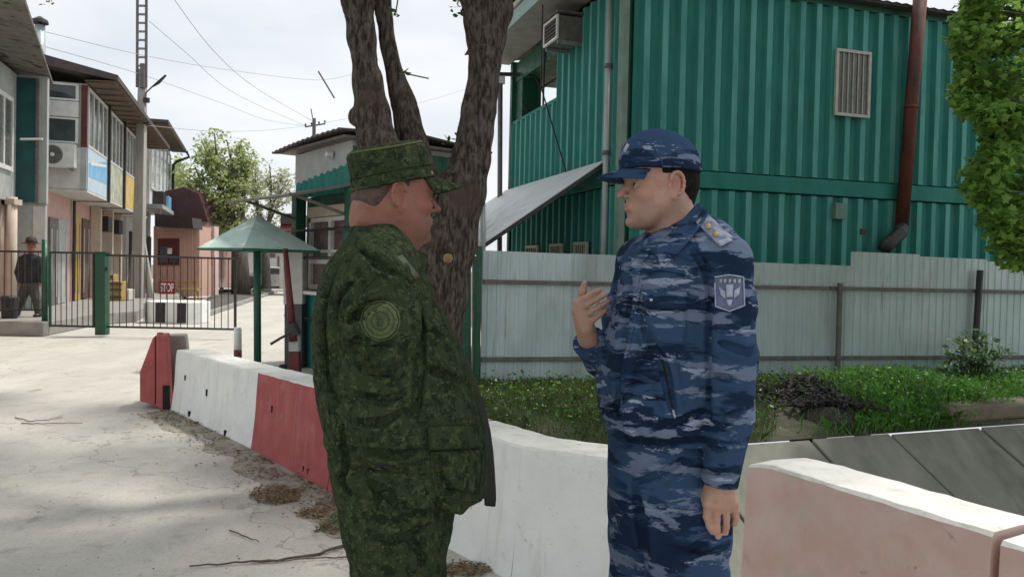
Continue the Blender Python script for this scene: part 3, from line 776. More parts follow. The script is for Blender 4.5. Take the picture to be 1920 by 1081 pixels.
# ================================================================== guard booth
KC = Vector((-2.12, 10.5, 0)); KD = Vector((-.615, .789, 0)).normalized(); KR = Vector((.789, .615, 0)).normalized()
FK = Fr(KC, KR, KD)     # a: to the right/back, b: along the visible front, to the left/back ; front face is a=0
t = thing('guard_booth', 'green and grey guard booth with a tilted flat roof behind the green uniformed man', 'booth', FK(1, 1, 0))
mb = MB(); mb.box(.03, 1.9, .03, 1.82, 2.5, 3.12, FK); obj('upper_box', mb, MT['pale_grey'], t)
mb = MB(); mb.prism([FK(-.012, 0, 2.82), FK(-.012, 1.85, 2.66), FK(-.012, 1.85, 3.1), FK(-.012, 0, 3.14)], KR * .04); obj('grey_panel', mb, MT['pale_grey'], t)
mb = MB(); mb.corr(FK(-.0, 0, 0), KD, -KR, 1.85, 2.45, 2.84, .2, .025, z1b=2.68); obj('corrugated_band', mb, MT['green_paint'], t, solid=.003)
mb = MB(); mb.corr(FK(0, -.0, 0), KR, -KD, 1.9, .1, 3.05, .2, .02); obj('side_wall', mb, MT['green_dark'], t, solid=.003)
rows = []
for i in range(30):
    b = -.22 + i * .08; zz = .02 * (i % 2)
    rows.append([FK(-.28, b, 3.2 + zz - .06 * (b / 1.85) ** 2), FK(.9, b, 3.27 + zz), FK(2.1, b, 3.16 + zz)])
mb = MB().grid(rows); obj('roof', mb, MT['roof_dark'], t, solid=.03)
mb = MB(); mb.box(-.2, 2.0, -.15, 2.0, 3.12, 3.155, FK); obj('roof_deck', mb, MT['rail_grey'], t)
for b0, b1, a0 in ((-.08, .11, -.06), (1.68, 1.86, -.06)):
    mb = MB(); mb.box(a0, .1, b0, b1, 0, 2.5, FK); obj('corner_post', mb, MT['green_dark'], t, bevel=.01)
mb = MB(); mb.box(.16, 1.9, .05, 1.8, 0, 2.48, FK); obj('inner_room', mb, MT['green_dark'], t)
mb = MB(); mb.box(.0, .16, .12, 1.67, .0, 1.05, FK); obj('lower_panel', mb, MT['green_paint'], t)
mb = MB(); mb.box(-.12, .15, .1, 1.75, 1.06, 1.11, FK); obj('counter', mb, MT['white_pvc'], t, bevel=.01)
w = None
mb = MB()
for b0, b1, z0, z1 in ((.1, .16, 1.13, 2.15), (.82, .9, 1.13, 2.1), (1.5, 1.56, 1.13, 2.1), (.16, 1.5, 1.13, 1.2), (.16, 1.5, 1.5, 1.56), (.16, 1.5, 1.66, 1.7), (.16, 1.5, 2.1, 2.16)):
    mb.box(.09, .145, b0, b1, z0, z1, FK)
w = obj('window_frame', mb, MT['white_pvc'], t)
mb = MB(); mb.box(.147, .157, .1, 1.55, 1.13, 2.14, FK); obj('pane', mb, M('reddish_curtained_glass', (.12, .05, .045), (.2, .17, .15), 2.2, .3, 0), w)
mb = MB(); mb.box(.07, .145, .1, 1.56, 2.17, 2.32, FK); obj('blind_box', mb, MT['cream'], t)
for z in (1.97, 1.58, .72):
    mb = MB(); mb.tube([FK(-.09, -.1, z), FK(-.09, 1.95, z + .0)], .022, 6); obj('bar', mb, MT['black'], t)
mb = MB(); mb.tube([FK(-.04, .55, 2.98), FK(-.12, .55, 2.98)], [.05, .035], 10); obj('lamp', mb, MT['white_pvc'], t)
# canopy
mb = MB(); mb.prism([FK(-.02, 0.0, 2.56), FK(-.02, 1.86, 2.56), FK(-.98, 1.95, 2.36), FK(-.82, .1, 2.36)], (0, 0, -.035)); obj('canopy', mb, MT['rail_grey'], t)
for b in (.1, 1.75):
    mb = MB(); mb.tube([FK(-.03, b, 2.15), FK(-.8, b + .04, 2.38)], .022, 6); obj('canopy_brace', mb, MT['rail_grey'], t)
# pale gate pillar left of the booth
t = thing('gate_pillar', 'square gate pillar, white above and dark grey below, left of the booth post', 'pillar', G(548, 700))
p = G(546, 698); Yp = p.y + .45
mb = MB().prism([P(533, 690, Yp), P(566, 690, Yp), P(566, 570, Yp), P(533, 570, Yp)], (0, .25, 0)); obj('lower_part', mb, M('dark_grey_plinth', (.10, .10, .11), None, 5, .8, .2), t, bevel=.01)
mb = MB().prism([P(531, 570, Yp), P(567, 570, Yp), P(567, 462, Yp), P(531, 462, Yp)], (0, .25, 0)); obj('upper_part', mb, MT['offwhite'], t, bevel=.01)
# hand operated boom stand
t = thing('boom_barrier_stand', 'dark red hand cranked boom stand leaning in front of the booth', 'boom barrier', G(550, 708))
p = G(550, 707)
mb = MB().prism([P(541, 706, p.y), P(561, 706, p.y), P(560, 660, p.y), P(541, 660, p.y)], (0, .14, 0)); obj('base_red', mb, MT['brick_red'], t, bevel=.008)
mb = MB().prism([P(541, 659, p.y), P(560, 659, p.y), P(559, 630, p.y), P(541, 630, p.y)], (0, .13, 0)); obj('base_pale', mb, MT['pale_grey'], t, bevel=.008)
mb = MB(); mb.tube([P(550, 640, p.y - .02), P(543, 560, p.y), P(535, 466, p.y)], [.055, .045, .032], 10); obj('arm', mb, MT['brick_red'], t, smooth=True)
mb = MB(); mb.tube([P(545, 606, p.y - .03), P(555, 628, p.y - .03)], [.075, .075], 10); obj('pivot', mb, MT['black'], t)
mb = MB(); mb.tube([P(545, 624, p.y - .08), P(527, 633, p.y - .12), P(507, 645, p.y - .16)], .017, 8); obj('crank_handle', mb, MT['black'], t)
t = thing('lock_weight', 'small dark steel weight lying at the foot of the boom stand', 'weight', G(530, 692))
mb = MB(); mb.tube([G(530, 693) , G(530, 693) + Vector((0, 0, .05)), G(530, 693) + Vector((0, 0, .08))], [.06, .065, .03], 10); obj('weight_body', mb, MT['black'], t)
# bollard
t = thing('bollard', 'short bollard post, white above and red below, beyond the white barrier', 'bollard', G(446, 681))
p = G(446, 681)
mb = MB().tube([P(446, 681, p.y), P(446, 655, p.y)], .058, 14); obj('red_base', mb, MT['brick_red'], t, smooth=True)
mb = MB().tube([P(446, 655, p.y), P(446, 617, p.y), P(446, 613, p.y)], [.056, .056, .05], 14); obj('white_shaft', mb, MT['white_paint'], t, smooth=True)

# green sunshade
p = G(483, 691); yb = p.y
t = thing('metal_sunshade', 'faded green metal sunshade like an umbrella on one dark green pole', 'sunshade', p)
mb = MB(); mb.tube([p, P(482, 462, yb)], .052, 12); obj('pole', mb, MT['green_dark'], t, smooth=True)
apex = P(482, 403, yb); rz = P(482, 467, yb).z; cx = p.x
ns = 4; rim = [Vector((cx + 1.0 * math.cos(a), yb + 1.0 * math.sin(a), rz)) for a in [R(20) + 2 * math.pi * k / ns for k in range(ns)]]
rim = [G(0, 600)] and [Vector((P(368, 461, yb - .3).x, yb - .25, rz)), Vector((P(455, 470, yb - .9).x, yb - .85, rz)), Vector((P(600, 468, yb - .25).x, yb - .3, rz)), Vector((cx + .35, yb + .95, rz)), Vector((cx - .5, yb + .7, rz))]
for i in range(len(rim)):
    a, b_ = rim[i], rim[(i + 1) % len(rim)]
    mb = MB(); nv = []; 
    mb.add([apex, a, b_, apex - Vector((0, 0, .012)), a - Vector((0, 0, .012)), b_ - Vector((0, 0, .012))], [(0, 1, 2), (5, 4, 3), (1, 4, 5, 2), (0, 3, 4, 1), (2, 5, 3, 0)])
    obj('roof_panel', mb, MT['umbrella'], t)
mb = MB()
for i in range(len(rim)): mb.tube([rim[i] - Vector((0, 0, .02)), rim[(i + 1) % len(rim)] - Vector((0, 0, .02))], .016, 6)
obj('rim_tube', mb, MT['green_dark'], t)
for r_ in rim:
    mb = MB(); mb.tube([P(482, 470, yb), r_ - Vector((0, 0, .025))], .014, 6); obj('spoke', mb, MT['green_dark'], t)

# ================================================================== gate across the street
YG = 15.6
def gx(px): return P(px, 550, YG).x
t = thing('green_fence_section', 'low railing on the kerb at the left edge with a green end post', 'fence', P(40, 590, 15.5))
mb = MB(); mb.tube([P(84, 630, YG), P(84, 449, YG)], .055, 12); obj('post', mb, MT['green_post'], t, smooth=True)
mb = MB(); mb.tube([P(-60, 470, YG - .1), P(80, 472, YG - .1)], .022, 6); obj('top_rail', mb, MT['black'], t)
mb = MB(); mb.tube([P(-60, 580, YG - .1), P(80, 581, YG - .1)], .018, 6); obj('bottom_rail', mb, MT['black'], t)
src = None
for i in range(11):
    px = -55 + i * 12.6; mb = MB()
    if src is None:
        mb.tube([P(px, 471, YG - .1), P(px, 581, YG - .1)], .009, 5); src = obj('bar', mb, MT['black'], t)
    else: inst(src, 'bar', t, src.location + (P(px, 520, YG) - P(-55, 520 , YG)))
def gate(label, x0, x1, y0a, y0b, y1a, y1b, post_px, fw=.028, nb=7):
    t = thing('barred_gate', label, 'gate', P((x0 + x1) / 2, y1a, YG), 'barred gate leaves across the street')
    mb = MB(); mb.tube([P(x0, y0a, YG), P(x1, y0b, YG)], fw * .8, 6); obj('top_rail', mb, MT['black'], t)
    mb = MB(); mb.tube([P(x0, y1a, YG), P(x1, y1b, YG)], fw * .8, 6); obj('bottom_rail', mb, MT['black'], t)
    for x, ya, yb_ in ((x0, y0a, y1a), (x1, y0b, y1b)):
        mb = MB(); mb.tube([P(x, ya, YG), P(x, yb_ + 2, YG)], fw, 8); obj('stile', mb, MT['green_post'] if x0 < 120 and x == x0 else MT['black'], t)
    src = None; L_ = P(x1, y0b, YG) - P(x0, y0a, YG)
    for i in range(nb):
        if src is None:
            mb = MB(); q = (i + 1) / (nb + 1)
            mb.tube([P(x0, y0a, YG) + L_ * q, P(x0, y1a, YG) + L_ * q], .009, 5); src = obj('bar', mb, MT['black'], t)
        else: inst(src, 'bar', t, src.location + L_ * (i / (nb + 1)))
    return t
gate('narrow barred gate leaf between the two dark green posts', 94, 176, 473, 474, 610, 612, 187, nb=7)
gate('wide barred gate leaf right of the thick green post, in front of the striped block', 199, 441, 478, 485, 612, 617, 441, nb=18)
t = thing('gate_post', 'thick dark green square post between the two gate leaves', 'gate post', P(187, 628, YG))
mb = MB().prism([P(177.5, 628, YG - .1), P(196.5, 628, YG - .1), P(196.5, 474, YG - .1), P(177.5, 474, YG - .1)], (0, .2, 0)); obj('post', mb, MT['green_post'], t, bevel=.01)
mb = MB().prism([P(176, 474, YG - .11), P(198, 474, YG - .11), P(198, 471.5, YG - .11), P(176, 471.5, YG - .11)], (0, .22, 0)); obj('cap', mb, MT['green_post'], t)
mb = MB().tube([P(198, 500, YG - .05), P(198, 508, YG - .05)], .03, 8); obj('hinge', mb, MT['black'], t)

# black and white striped block
p = G(316, 607)
t = thing('striped_block', 'octagonal white concrete block with black stripes beyond the gate', 'block', p)
a0 = p.x; w2 = .68; ch = .22; dp = 1.1; hh = .53
oc = [(-w2 + ch, 0), (w2 - ch, 0), (w2, ch), (w2, dp - ch), (w2 - ch, dp), (-w2 + ch, dp), (-w2, dp - ch), (-w2, ch)]
mb = MB().prism([Vector((a0 + x, p.y + y, .004)) for x, y in oc], (0, 0, hh)); obj('block_body', mb, MT['white_paint'], t, bevel=.02)
for x0, x1 in ((-.32, -.08), (.2, .42)):
    mb = MB().prism([Vector((a0 + x0, p.y - .004, .03)), Vector((a0 + x1, p.y - .004, .03)), Vector((a0 + x1, p.y - .004, hh - .02)), Vector((a0 + x0, p.y - .004, hh - .02))], (0, .02, 0)); obj('black_stripe', mb, MT['black'], t)
for sgn in (-1, 1):
    q0 = Vector((a0 + sgn * (w2 - .06), p.y + .05, .05)); q1 = Vector((a0 + sgn * (w2 + .004), p.y + ch + .0, .05))
    if sgn < 0:
        n_ = Vector((-.7, -.7, 0)) * .008
        mb = MB().prism([q0 + n_, q1 + n_, q1 + n_ + Vector((0, 0, hh - .1)), q0 + n_ + Vector((0, 0, hh - .1))], -n_ * .6); obj('black_stripe', mb, MT['black'], t)
# STOP sign on its own post
ys = 21.0
t = thing('stop_sign', 'small red rectangular STOP sign on a short post behind the striped block', 'sign', P(313, 590, ys))
mb = MB().prism([P(297, 551, ys), P(329, 551, ys), P(329, 527, ys), P(297, 527, ys)], (0, .03, 0)); obj('sign_plate', mb, M('sign_red', (.30, .02, .035), None, 5, .4, 0), t, bevel=.01)
fc = bpy.data.curves.new('stop_lettering', 'FONT'); fc.body = 'STOP'; fc.align_x = 'CENTER'; fc.align_y = 'CENTER'; fc.size = .30; fc.extrude = .004; fc.offset = .006
fo = bpy.data.objects.new('stop_lettering', fc); COL.objects.link(fo); dg = bpy.context.evaluated_depsgraph_get()
me = bpy.data.meshes.new_from_object(fo.evaluated_get(dg)); bpy.data.objects.remove(fo)
me.materials.clear(); me.materials.append(MT['white_pvc']); fo = bpy.data.objects.new('lettering', me); COL.objects.link(fo); fo.parent = t
c = P(313, 539.5, ys - .012); fo.location = c - t.location; fo.rotation_euler = (R(90), 0, 0); fo.scale = (.52, 1.0, 1)
mb = MB().tube([P(313, 551, ys + .015), Vector((P(313, 551, ys).x, ys + .015, 0))], .02, 6); obj('post', mb, MT['steel'], t)

# ================================================================== left shops: near building A
FA = Fr((P(28, 500, 19).x, 19.0, 0))
t = thing('near_shop_building', 'nearest shop building at the left edge with teal cladding and a wide roof overhang', 'building', FA(0, 0, 0))
ZL, ZT = 2.82, 5.84
mb = MB(); mb.box(-5, 0, -9, 1.8, ZL, ZT, FA); obj('upper_wall', mb, MT['pale_grey'], t)
mb = MB(); mb.box(0.003, .64, .02, .2, ZL, ZT, FA); obj('end_bay', mb, MT['pale_grey'], t)
mb = MB(); mb.box(.0, .41, -.02, .015, ZL + .02, ZT - .07, FA); obj('teal_panel', mb, MT['teal'], t)
mb = MB(); mb.box(.41, .47, -.04, .015, ZL + .02, ZT - .07, FA); obj('trim_strip', mb, MT['rail_grey'], t)
for b0 in (-7.2, -5.4, -3.6, -1.8):
    m_ = MB()
    for p0, p1, q0, q1 in ((b0, b0 + 1.4, 3.5, 3.6), (b0, b0 + 1.4, 5.1, 5.2), (b0, b0 + .09, 3.6, 5.1), (b0 + 1.31, b0 + 1.4, 3.6, 5.1), (b0 + .65, b0 + .74, 3.6, 5.1)): m_.box(.002, .05, p0, p1, q0, q1, FA)
    w = obj('window_frame', m_, MT['white_pvc'], t); m_ = MB(); m_.box(.003, .02, b0 + .06, b0 + 1.34, 3.57, 5.13, FA); obj('pane', m_, MT['glass_dim'], w)
mb = MB(); mb.box(-5, -.35, -9, 1.8, .0, ZL, FA); obj('lower_wall', mb, MT['pinkish'], t)
mb = MB(); mb.box(-.34, .62, .05, .22, .0, ZL - .01, FA); obj('grey_bay', mb, MT['pale_grey'], t)
mb = MB(); mb.box(.36, .61, .035, .049, .5, 2.75, FA); obj('pink_notice', mb, MT['offwhite'], t)
for px in (3, 21):
    c = P(px, 500, 18.4); mb = MB(); mb.tube([(c.x, c.y, .28), (c.x, c.y, 2.9)], .115, 14); obj('pillar', mb, MT['cream'], t, smooth=True)
    mb = MB(); mb.box(c.x - .15, c.x + .15, c.y - .15, c.y + .15, 2.72, 2.85); obj('pillar_cap', mb, MT['cream'], t)
mb = MB(); mb.tube([FA(.12, -.14, 4.3), FA(.6, -.2, 4.33)], .026, 8); obj('tube_lamp', mb, MT['white_pvc'], t)
rows = []
e0 = Vector((-8.45, 13.8, 0)); e1 = Vector((P(96, 500, 20.2).x, 20.2, 0))
for i in range(41):
    k = i / 40; e = e0.lerp(e1, k); z = 5.9 + .016 * (i % 2)
    rows.append([e + Vector((0, 0, z)), e - VD * 1.5 + Vector((0, 0, z + .18)), e - VD * 8.5 + Vector((0, 0, z + 1.1))])
mb = MB().grid(rows); obj('roof', mb, MT['roof_debris'], t, solid=.06)
t = thing('steel_chimney', 'shiny steel chimney pipe with a dark conical cap on the near shop roof', 'chimney', P(75, 130, 21.6))
yy = 21.4
mb = MB().tube([P(76, 160, yy), P(75, 48, yy)], .125, 16); obj('flue', mb, M('bright_galvanised_flue', (.55, .6, .62), (.45, .5, .52), 3, .35, .05, metal=.4), t, smooth=True)
mb = MB().tube([P(75, 44, yy), P(75, 38, yy), P(75, 31, yy)], [.21, .19, .03], 16); obj('cap', mb, MT['black'], t)
mb = MB().tube([P(75, 48, yy), P(75, 42, yy)], [.04, .04], 8); obj('cap_stay', mb, MT['black'], t)

# ------------------------------------------------------------------ building B
FB = Fr((-11.2, 21, 0)); LB = 12.0
t = thing('shop_row_building', 'two storey shop row with jutting glazed upper floor and brown eaves on the left', 'building', FB(-.9, 0, 0)); TB = t
mb = MB(); mb.box(-6, -.03, .03, LB, 3.32, 6.1, FB); obj('upper_floor', mb, MT['offwhite'], t)
mb = MB(); mb.box(-6, -.92, .1, LB, .0, 3.3, FB); obj('ground_floor', mb, MT['pinkish'], t)
mb = MB(); mb.box(-1.1, .02, -.02, LB + .02, 3.27, 3.33, FB); obj('overhang_underside', mb, MT['offwhite'], t)
# end face
mb = MB(); mb.box(-1.08, -.14, -.03, .02, 3.34, 4.42, FB); obj('end_panel', mb, MT['offwhite'], t)
for z0, z1 in ((5.62, 6.06), (4.52, 5.18)):
    m_ = MB()
    for p0, p1, q0, q1 in ((-1.05, -.2, z0, z0 + .05), (-1.05, -.2, z1 - .05, z1), (-1.05, -.98, z0 + .05, z1 - .05), (-.27, -.2, z0 + .05, z1 - .05)): m_.box(p0, p1, -.05, .02, q0, q1, FB)
    w = obj('window_frame', m_, MT['white_pvc'], t); m_ = MB(); m_.box(-1.0, -.25, -.02, .01, z0 + .04, z1 - .04, FB); obj('pane', m_, MT['glass'], w)
mb = MB(); mb.box(-1.05, -.2, -.045, .02, 5.2, 5.6, FB); obj('white_panel', mb, MT['white_pvc'], t)
mb = MB(); mb.box(-.14, -.0, -.05, .02, 4.45, 6.05, FB); obj('maroon_strip', mb, MT['maroon_trim'], t)
mb = MB(); mb.box(-.14, .0, -.045, .02, 3.34, 4.44, FB); obj('corner_trim', mb, MT['pale_grey'], t)
# street-side facade of units
ban = [MT['blue_sign'], M('olive_white_banner', (.5, .52, .42), (.3, .33, .25), 3, .6, 0), M('yellow_banner', (.62, .45, .16), (.55, .38, .12), 3, .6, 0), M('rose_banner', (.55, .33, .33), (.5, .4, .36), 3, .6, 0)]
for u in range(4):
    b0 = u * 2.87 + .04; b1 = b0 + 2.79
    mb = MB(); mb.box(-.02, .02, b0, b1, 3.34, 4.46, FB); pnl = obj('banner_panel', mb, ban[u] if u != 0 else M('pale_blue_banner', (.50, .60, .68), (.44, .55, .64), 3, .6, 0), t)
    if u == 0:
        mb = MB(); mb.prism([FB(.022, b0 + .1, 4.05), FB(.022, b1, 4.42), FB(.022, b1, 3.75), FB(.022, b0 + .1, 3.7)], VD * .004); obj('blue_swoosh', mb, MT['blue_sign'], pnl)
        mb = MB(); mb.prism([FB(.028, b0 + .3, 4.12), FB(.028, b1 - .2, 4.3), FB(.028, b1 - .2, 4.22), FB(.028, b0 + .3, 4.02)], VD * .004); obj('white_stripe', mb, MT['white_pvc'], pnl)
    if u == 3:
        pass
    m_ = MB(); nn = 4
    for i in range(nn + 1):
        c_ = b0 + .03 + (b1 - b0 - .1) * i / nn; m_.box(-.02, .03, c_, c_ + .07, 4.53, 5.95, FB)
    m_.box(-.02, .03, b0, b1, 4.47, 4.53, FB); m_.box(-.02, .03, b0, b1, 5.95, 6.02, FB)
    w = obj('window_frame', m_, MT['white_pvc'], t)
    for i in range(nn):
        c0 = b0 + .1 + (b1 - b0 - .1) * i / nn; c1 = b0 + .03 + (b1 - b0 - .1) * (i + 1) / nn
        m_ = MB(); m_.box(-.02, .0, c0, c1, 4.53, 5.95, FB); obj('pane', m_, MT['glass'] if (i + u) % 3 else MT['glass_dim'], w)
    if u: 
        bb = b0 - .04; mb = MB(); mb.tube([FB(.07, bb, 6.15), FB(.07, bb, 3.24), FB(-.84, bb, 3.22), FB(-.84, bb, .3)], .045, 8); obj('downpipe', mb, MT['black'], t)
# roof of B
mb = MB(); mb.prism([FB(.78, -.45, 6.16), FB(.78, -.45, 6.30), FB(-1.2, -.45, 6.72), FB(-6.3, -.45, 7.3), FB(-6.3, -.45, 7.1), FB(-1.2, -.45, 6.45)], UD * (LB + .9)); obj('roof', mb, MT['roof_dark'], t)
mb = MB(); mb.prism([FB(.74, -.4, 6.145), FB(-.0, -.4, 6.10), FB(-.0, LB + .3, 6.10), FB(.74, LB + .3, 6.145)], (0, 0, .012)); obj('soffit', mb, MT['soffit'], t)
for i in range(16):
    b0 = -.3 + i * .8; mb = MB(); mb.box(.0, .72, b0, b0 + .05, 6.07, 6.10, FB); obj('rafter', mb, MT['soffit'], t)
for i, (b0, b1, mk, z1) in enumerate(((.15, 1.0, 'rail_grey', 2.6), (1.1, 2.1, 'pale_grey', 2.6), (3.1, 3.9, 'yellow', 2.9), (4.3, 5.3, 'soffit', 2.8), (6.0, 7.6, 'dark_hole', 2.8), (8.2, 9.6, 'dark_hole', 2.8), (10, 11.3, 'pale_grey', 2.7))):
    mb = MB(); mb.box(-.925, -.87, b0, b1, .3, z1, FB); dd = obj('shop_door', mb, MT[mk], t)
    mb = MB(); mb.box(-.868, -.85, b0 + .12, b0 + .16, .5, z1 - .3, FB); mb.box(-.868, -.85, b1 - .16, b1 - .12, .5, z1 - .3, FB); obj('door_frame', mb, MT['white_pvc'] if mk != 'yellow' else MT['wood_ochre'], dd)
for b0 in (5.6, 7.85, 9.8): 
    mb = MB(); mb.box(-.9, -.6, b0, b0 + .25, .28, 3.26, FB); obj('column', mb, MT['cream'], t)
for b0 in (6.4, 8.6):
    mb = MB(); mb.box(-.86, -.5, b0, b0 + .8, 2.5, 3.0, FB); obj('wall_unit', mb, MT['black'], t)
# AC unit on end face
t = thing('air_conditioner', 'white outdoor air conditioner unit on the end wall of the shop row', 'air conditioner', FB(-.75, -.3, 3.9))
mb = MB(); mb.box(-1.06, -.22, -.36, -.06, 3.86, 4.47, FB); ac = obj('casing', mb, MT['white_pvc'], t, bevel=.02)
c = FB(-.72, -.362, 4.17); rows = [[c + VD * (r_ * math.cos(a)) + Vector((0, 0, r_ * math.sin(a))) - UD * .006 for a in np.linspace(0, 2 * math.pi, 25)] for r_ in (.0, .235)]
mb = MB().grid(rows); obj('fan_grille', mb, MT['rail_grey'], t, solid=.01)
mb = MB(); mb.tube([c - UD * .012, c - UD * .03], .05, 12); obj('fan_hub', mb, MT['white_pvc'], t)
for r_ in (.09, .15, .21):
    mb = MB(); mb.tube([c - UD * .02 + VD * (r_ * math.cos(a)) + Vector((0, 0, r_ * math.sin(a))) for a in np.linspace(0, 2 * math.pi, 25)], .006, 5); obj('grille_ring', mb, MT['steel'], t)
for a in (-.98, -.35):
    mb = MB(); mb.box(a, a + .04, -.34, -.0, 3.80, 3.85, FB); obj('bracket', mb, MT['steel'], t)
mb = MB(); mb.tube([FB(-.95, -.08, 3.85), FB(-.95, -.06, 3.3), FB(-.98, -.04, 2.2)], .018, 6); obj('drain_hose', mb, MT['steel'], t)

# ------------------------------------------------------------------ building C
t = thing('far_shop_building', 'taller far shop building behind the utility pole with a pale glazed corner', 'building', FB(-.9, 13, 0))
mb = MB(); mb.box(-6, -.03, 13, 21, 3.9, 7.25, FB); obj('upper_floor', mb, MT['white_pvc'], t)
mb = MB(); mb.box(-6, -.9, 13, 21, 0, 3.9, FB); obj('ground_floor', mb, MT['offwhite'], t)
for i in range(5):
    b0 = 13.2 + i * 1.55; m_ = MB()
    for p0, p1, q0, q1 in ((b0, b0 + 1.4, 4.6, 4.7), (b0, b0 + 1.4, 6.9, 7.0), (b0, b0 + .08, 4.7, 6.9), (b0 + 1.32, b0 + 1.4, 4.7, 6.9)): m_.box(-.02, .03, p0, p1, q0, q1, FB)
    w = obj('window_frame', m_, MT['white_pvc'], t); m_ = MB(); m_.box(-.02, .0, b0 + .06, b0 + 1.34, 4.68, 6.92, FB); obj('pane', m_, M('painted_reflection_glass', (.42, .46, .47), (.2, .26, .18), 1.5, .15, 0) if i == 0 else bpy.data.materials['painted_reflection_glass'], w)  # pale and green tones paint reflections into the panes
mb = MB(); mb.box(-6, .7, 12.6, 21.4, 7.26, 7.4, FB); obj('roof', mb, MT['roof_dark'], t)
mb = MB(); mb.box(.02, .68, 12.7, 21.3, 7.2, 7.258, FB); obj('soffit', mb, MT['soffit'], t)
mb = MB(); mb.tube([FB(.7, 21.3, 7.3), FB(.85, 21.3, 7.0), FB(.3, 21, 6.7), FB(.12, 21, 6.5), FB(.12, 21, 3.9)], .07, 8); obj('downpipe', mb, MT['black'], t)
mb = MB(); mb.box(-.2, .5, 12.8, 21.2, 3.75, 3.92, FB); obj('canopy', mb, MT['pale_grey'], t)
for i in range(3):
    mb = MB(); mb.box(-.1, .4, 14 + i * 2.2, 15.2 + i * 2.2, 4.0, 4.55, FB); obj('wall_unit', mb, MT['black'] if i % 2 == 0 else MT['blue_sign'], t)
for i in range(4):
    mb = MB(); mb.box(.2, .35, 13.4 + i * 2.3, 13.55 + i * 2.3, 0, 3.75, FB); obj('post', mb, MT['pale_grey'], t)
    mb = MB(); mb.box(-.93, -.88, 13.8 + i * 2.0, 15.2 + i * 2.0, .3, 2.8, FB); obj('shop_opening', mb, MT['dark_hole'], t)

# utility pole
t = thing('utility_pole', 'tall concrete utility pole with twin steel channels on top and a street lamp arm', 'utility pole', (P(258, 560, 27).x, 27, 0))
YU = 27.0
def u(px, py, dy=0): return P(px, py, YU + dy)
base = Vector((u(258, 560).x, YU, .0))
mb = MB().prism([base + Vector((-.19, -.14, 0)), base + Vector((.19, -.14, 0)), base + Vector((.19, .14, 0)), base + Vector((-.19, .14, 0))], (0, 0, 1)); 
top = u(268, 130)
vs = []
for (c, w_) in ((base, .2), (top, .115)):
    vs += [c + Vector((-w_, -w_ * .8, 0)), c + Vector((w_, -w_ * .8, 0)), c + Vector((w_, w_ * .8, 0)), c + Vector((-w_, w_ * .8, 0))]
mb = MB().add(vs, [(0, 3, 2, 1), (4, 5, 6, 7), (0, 1, 5, 4), (1, 2, 6, 5), (2, 3, 7, 6), (3, 0, 4, 7)]); obj('shaft', mb, MT['pole_conc'], t, bevel=.02)
for sx in (-1, 1):
    mb = MB(); c = u(268, 165); c2 = u(269, -60)
    mb.tube([c + Vector((sx * .15, -.1, 0)), c2 + Vector((sx * .15, -.1, 0))], .045, 6); obj('steel_channel', mb, MT['rail_grey'], t)
for i in range(13):
    c = u(268, 125 - i * 16); mb = MB(); mb.box(c.x - .12, c.x + .12, c.y - .13, c.y - .07, c.z - .03, c.z + .03); obj('rung', mb, MT['steel'], t)
mb = MB().tube([u(268, 165, -.12), u(268, 120, -.12)], .1, 8); obj('clamp_plate', mb, MT['rail_grey'], t)
for x0 in (236, 281):
    mb = MB().tube([Vector((u(x0, 560).x, YU + .2, 0)), u(262, 395 if x0 < 250 else 420, .05)], [.13, .09], 6); obj('prop', mb, MT['pole_conc'], t)
mb = MB().tube([u(272, 200, -.05), u(273, 175, -.1), u(285, 163, -.15)], .025, 6); obj('lamp_arm', mb, MT['rail_grey'], t)
mb = MB().tube([u(284, 164, -.15), u(297, 155, -.2), u(311, 141, -.25)], [.03, .075, .045], 8, flat=.6); obj('lamp_head', mb, MT['black'], t)
for py in (188, 228):
    c = u(272, py, -.15); mb = MB(); mb.box(c.x - .05, c.x + .14, c.y - .05, c.y + .05, c.z - .08, c.z + .08); obj('bracket', mb, MT['black'], t)

# pink house, maroon-roofed house
t = thing('salmon_kiosk', 'salmon pink wooden kiosk with black awning and maroon framed hatch', 'kiosk', G(345, 556)); yk = 33
def K(px, py, dy=0): return P(px, py, yk + dy)
mb = MB().prism([K(288, 557), K(374, 555), K(374, 424), K(288, 424)], (0, 1.3, 0)); obj('wall', mb, MT['orange_wall'], t)
for i in range(11):
    px = 291 + i * 7.6; mb = MB().prism([K(px, 555, -.03), K(px + 1.1, 555, -.03), K(px + 1.1, 428, -.03), K(px, 428, -.03)], (0, .05, 0)); obj('batten', mb, MT['orange_wall'], t)
mb = MB().prism([K(290, 424, -.7), K(362, 428, -.7), K(360, 408, -.7), K(290, 400, -.7)], (0, 1.0, 0)); obj('awning', mb, MT['black'], t)
mb = MB().prism([K(378, 553, 1.35), K(402, 553, 1.35), K(402, 424, 1.35), K(378, 424, 1.35)], (0, .5, 0)); obj('side_annex', mb, MT['plaster_pink'], t)
mb = MB().prism([K(296, 497, -.06), K(336, 497, -.06), K(336, 447, -.06), K(296, 447, -.06)], (0, .08, 0)); w = obj('hatch_frame', mb, MT['maroon_trim'], t)
mb = MB().prism([K(300, 492, -.1), K(315, 492, -.1), K(315, 462, -.1), K(300, 462, -.1)], (0, .03, 0)); obj('pane', mb, MT['glass'], w)
mb = MB().prism([K(318, 492, -.1), K(332, 492, -.1), K(332, 478, -.1), K(318, 478, -.1)], (0, .03, 0)); obj('pane', mb, MT['glass'], w)
mb = MB().prism([K(314, 476, -.12), K(322, 476, -.12), K(322, 465, -.12), K(314, 465, -.12)], (0, .03, 0)); obj('paper_notice', mb, MT['white_pvc'], w)
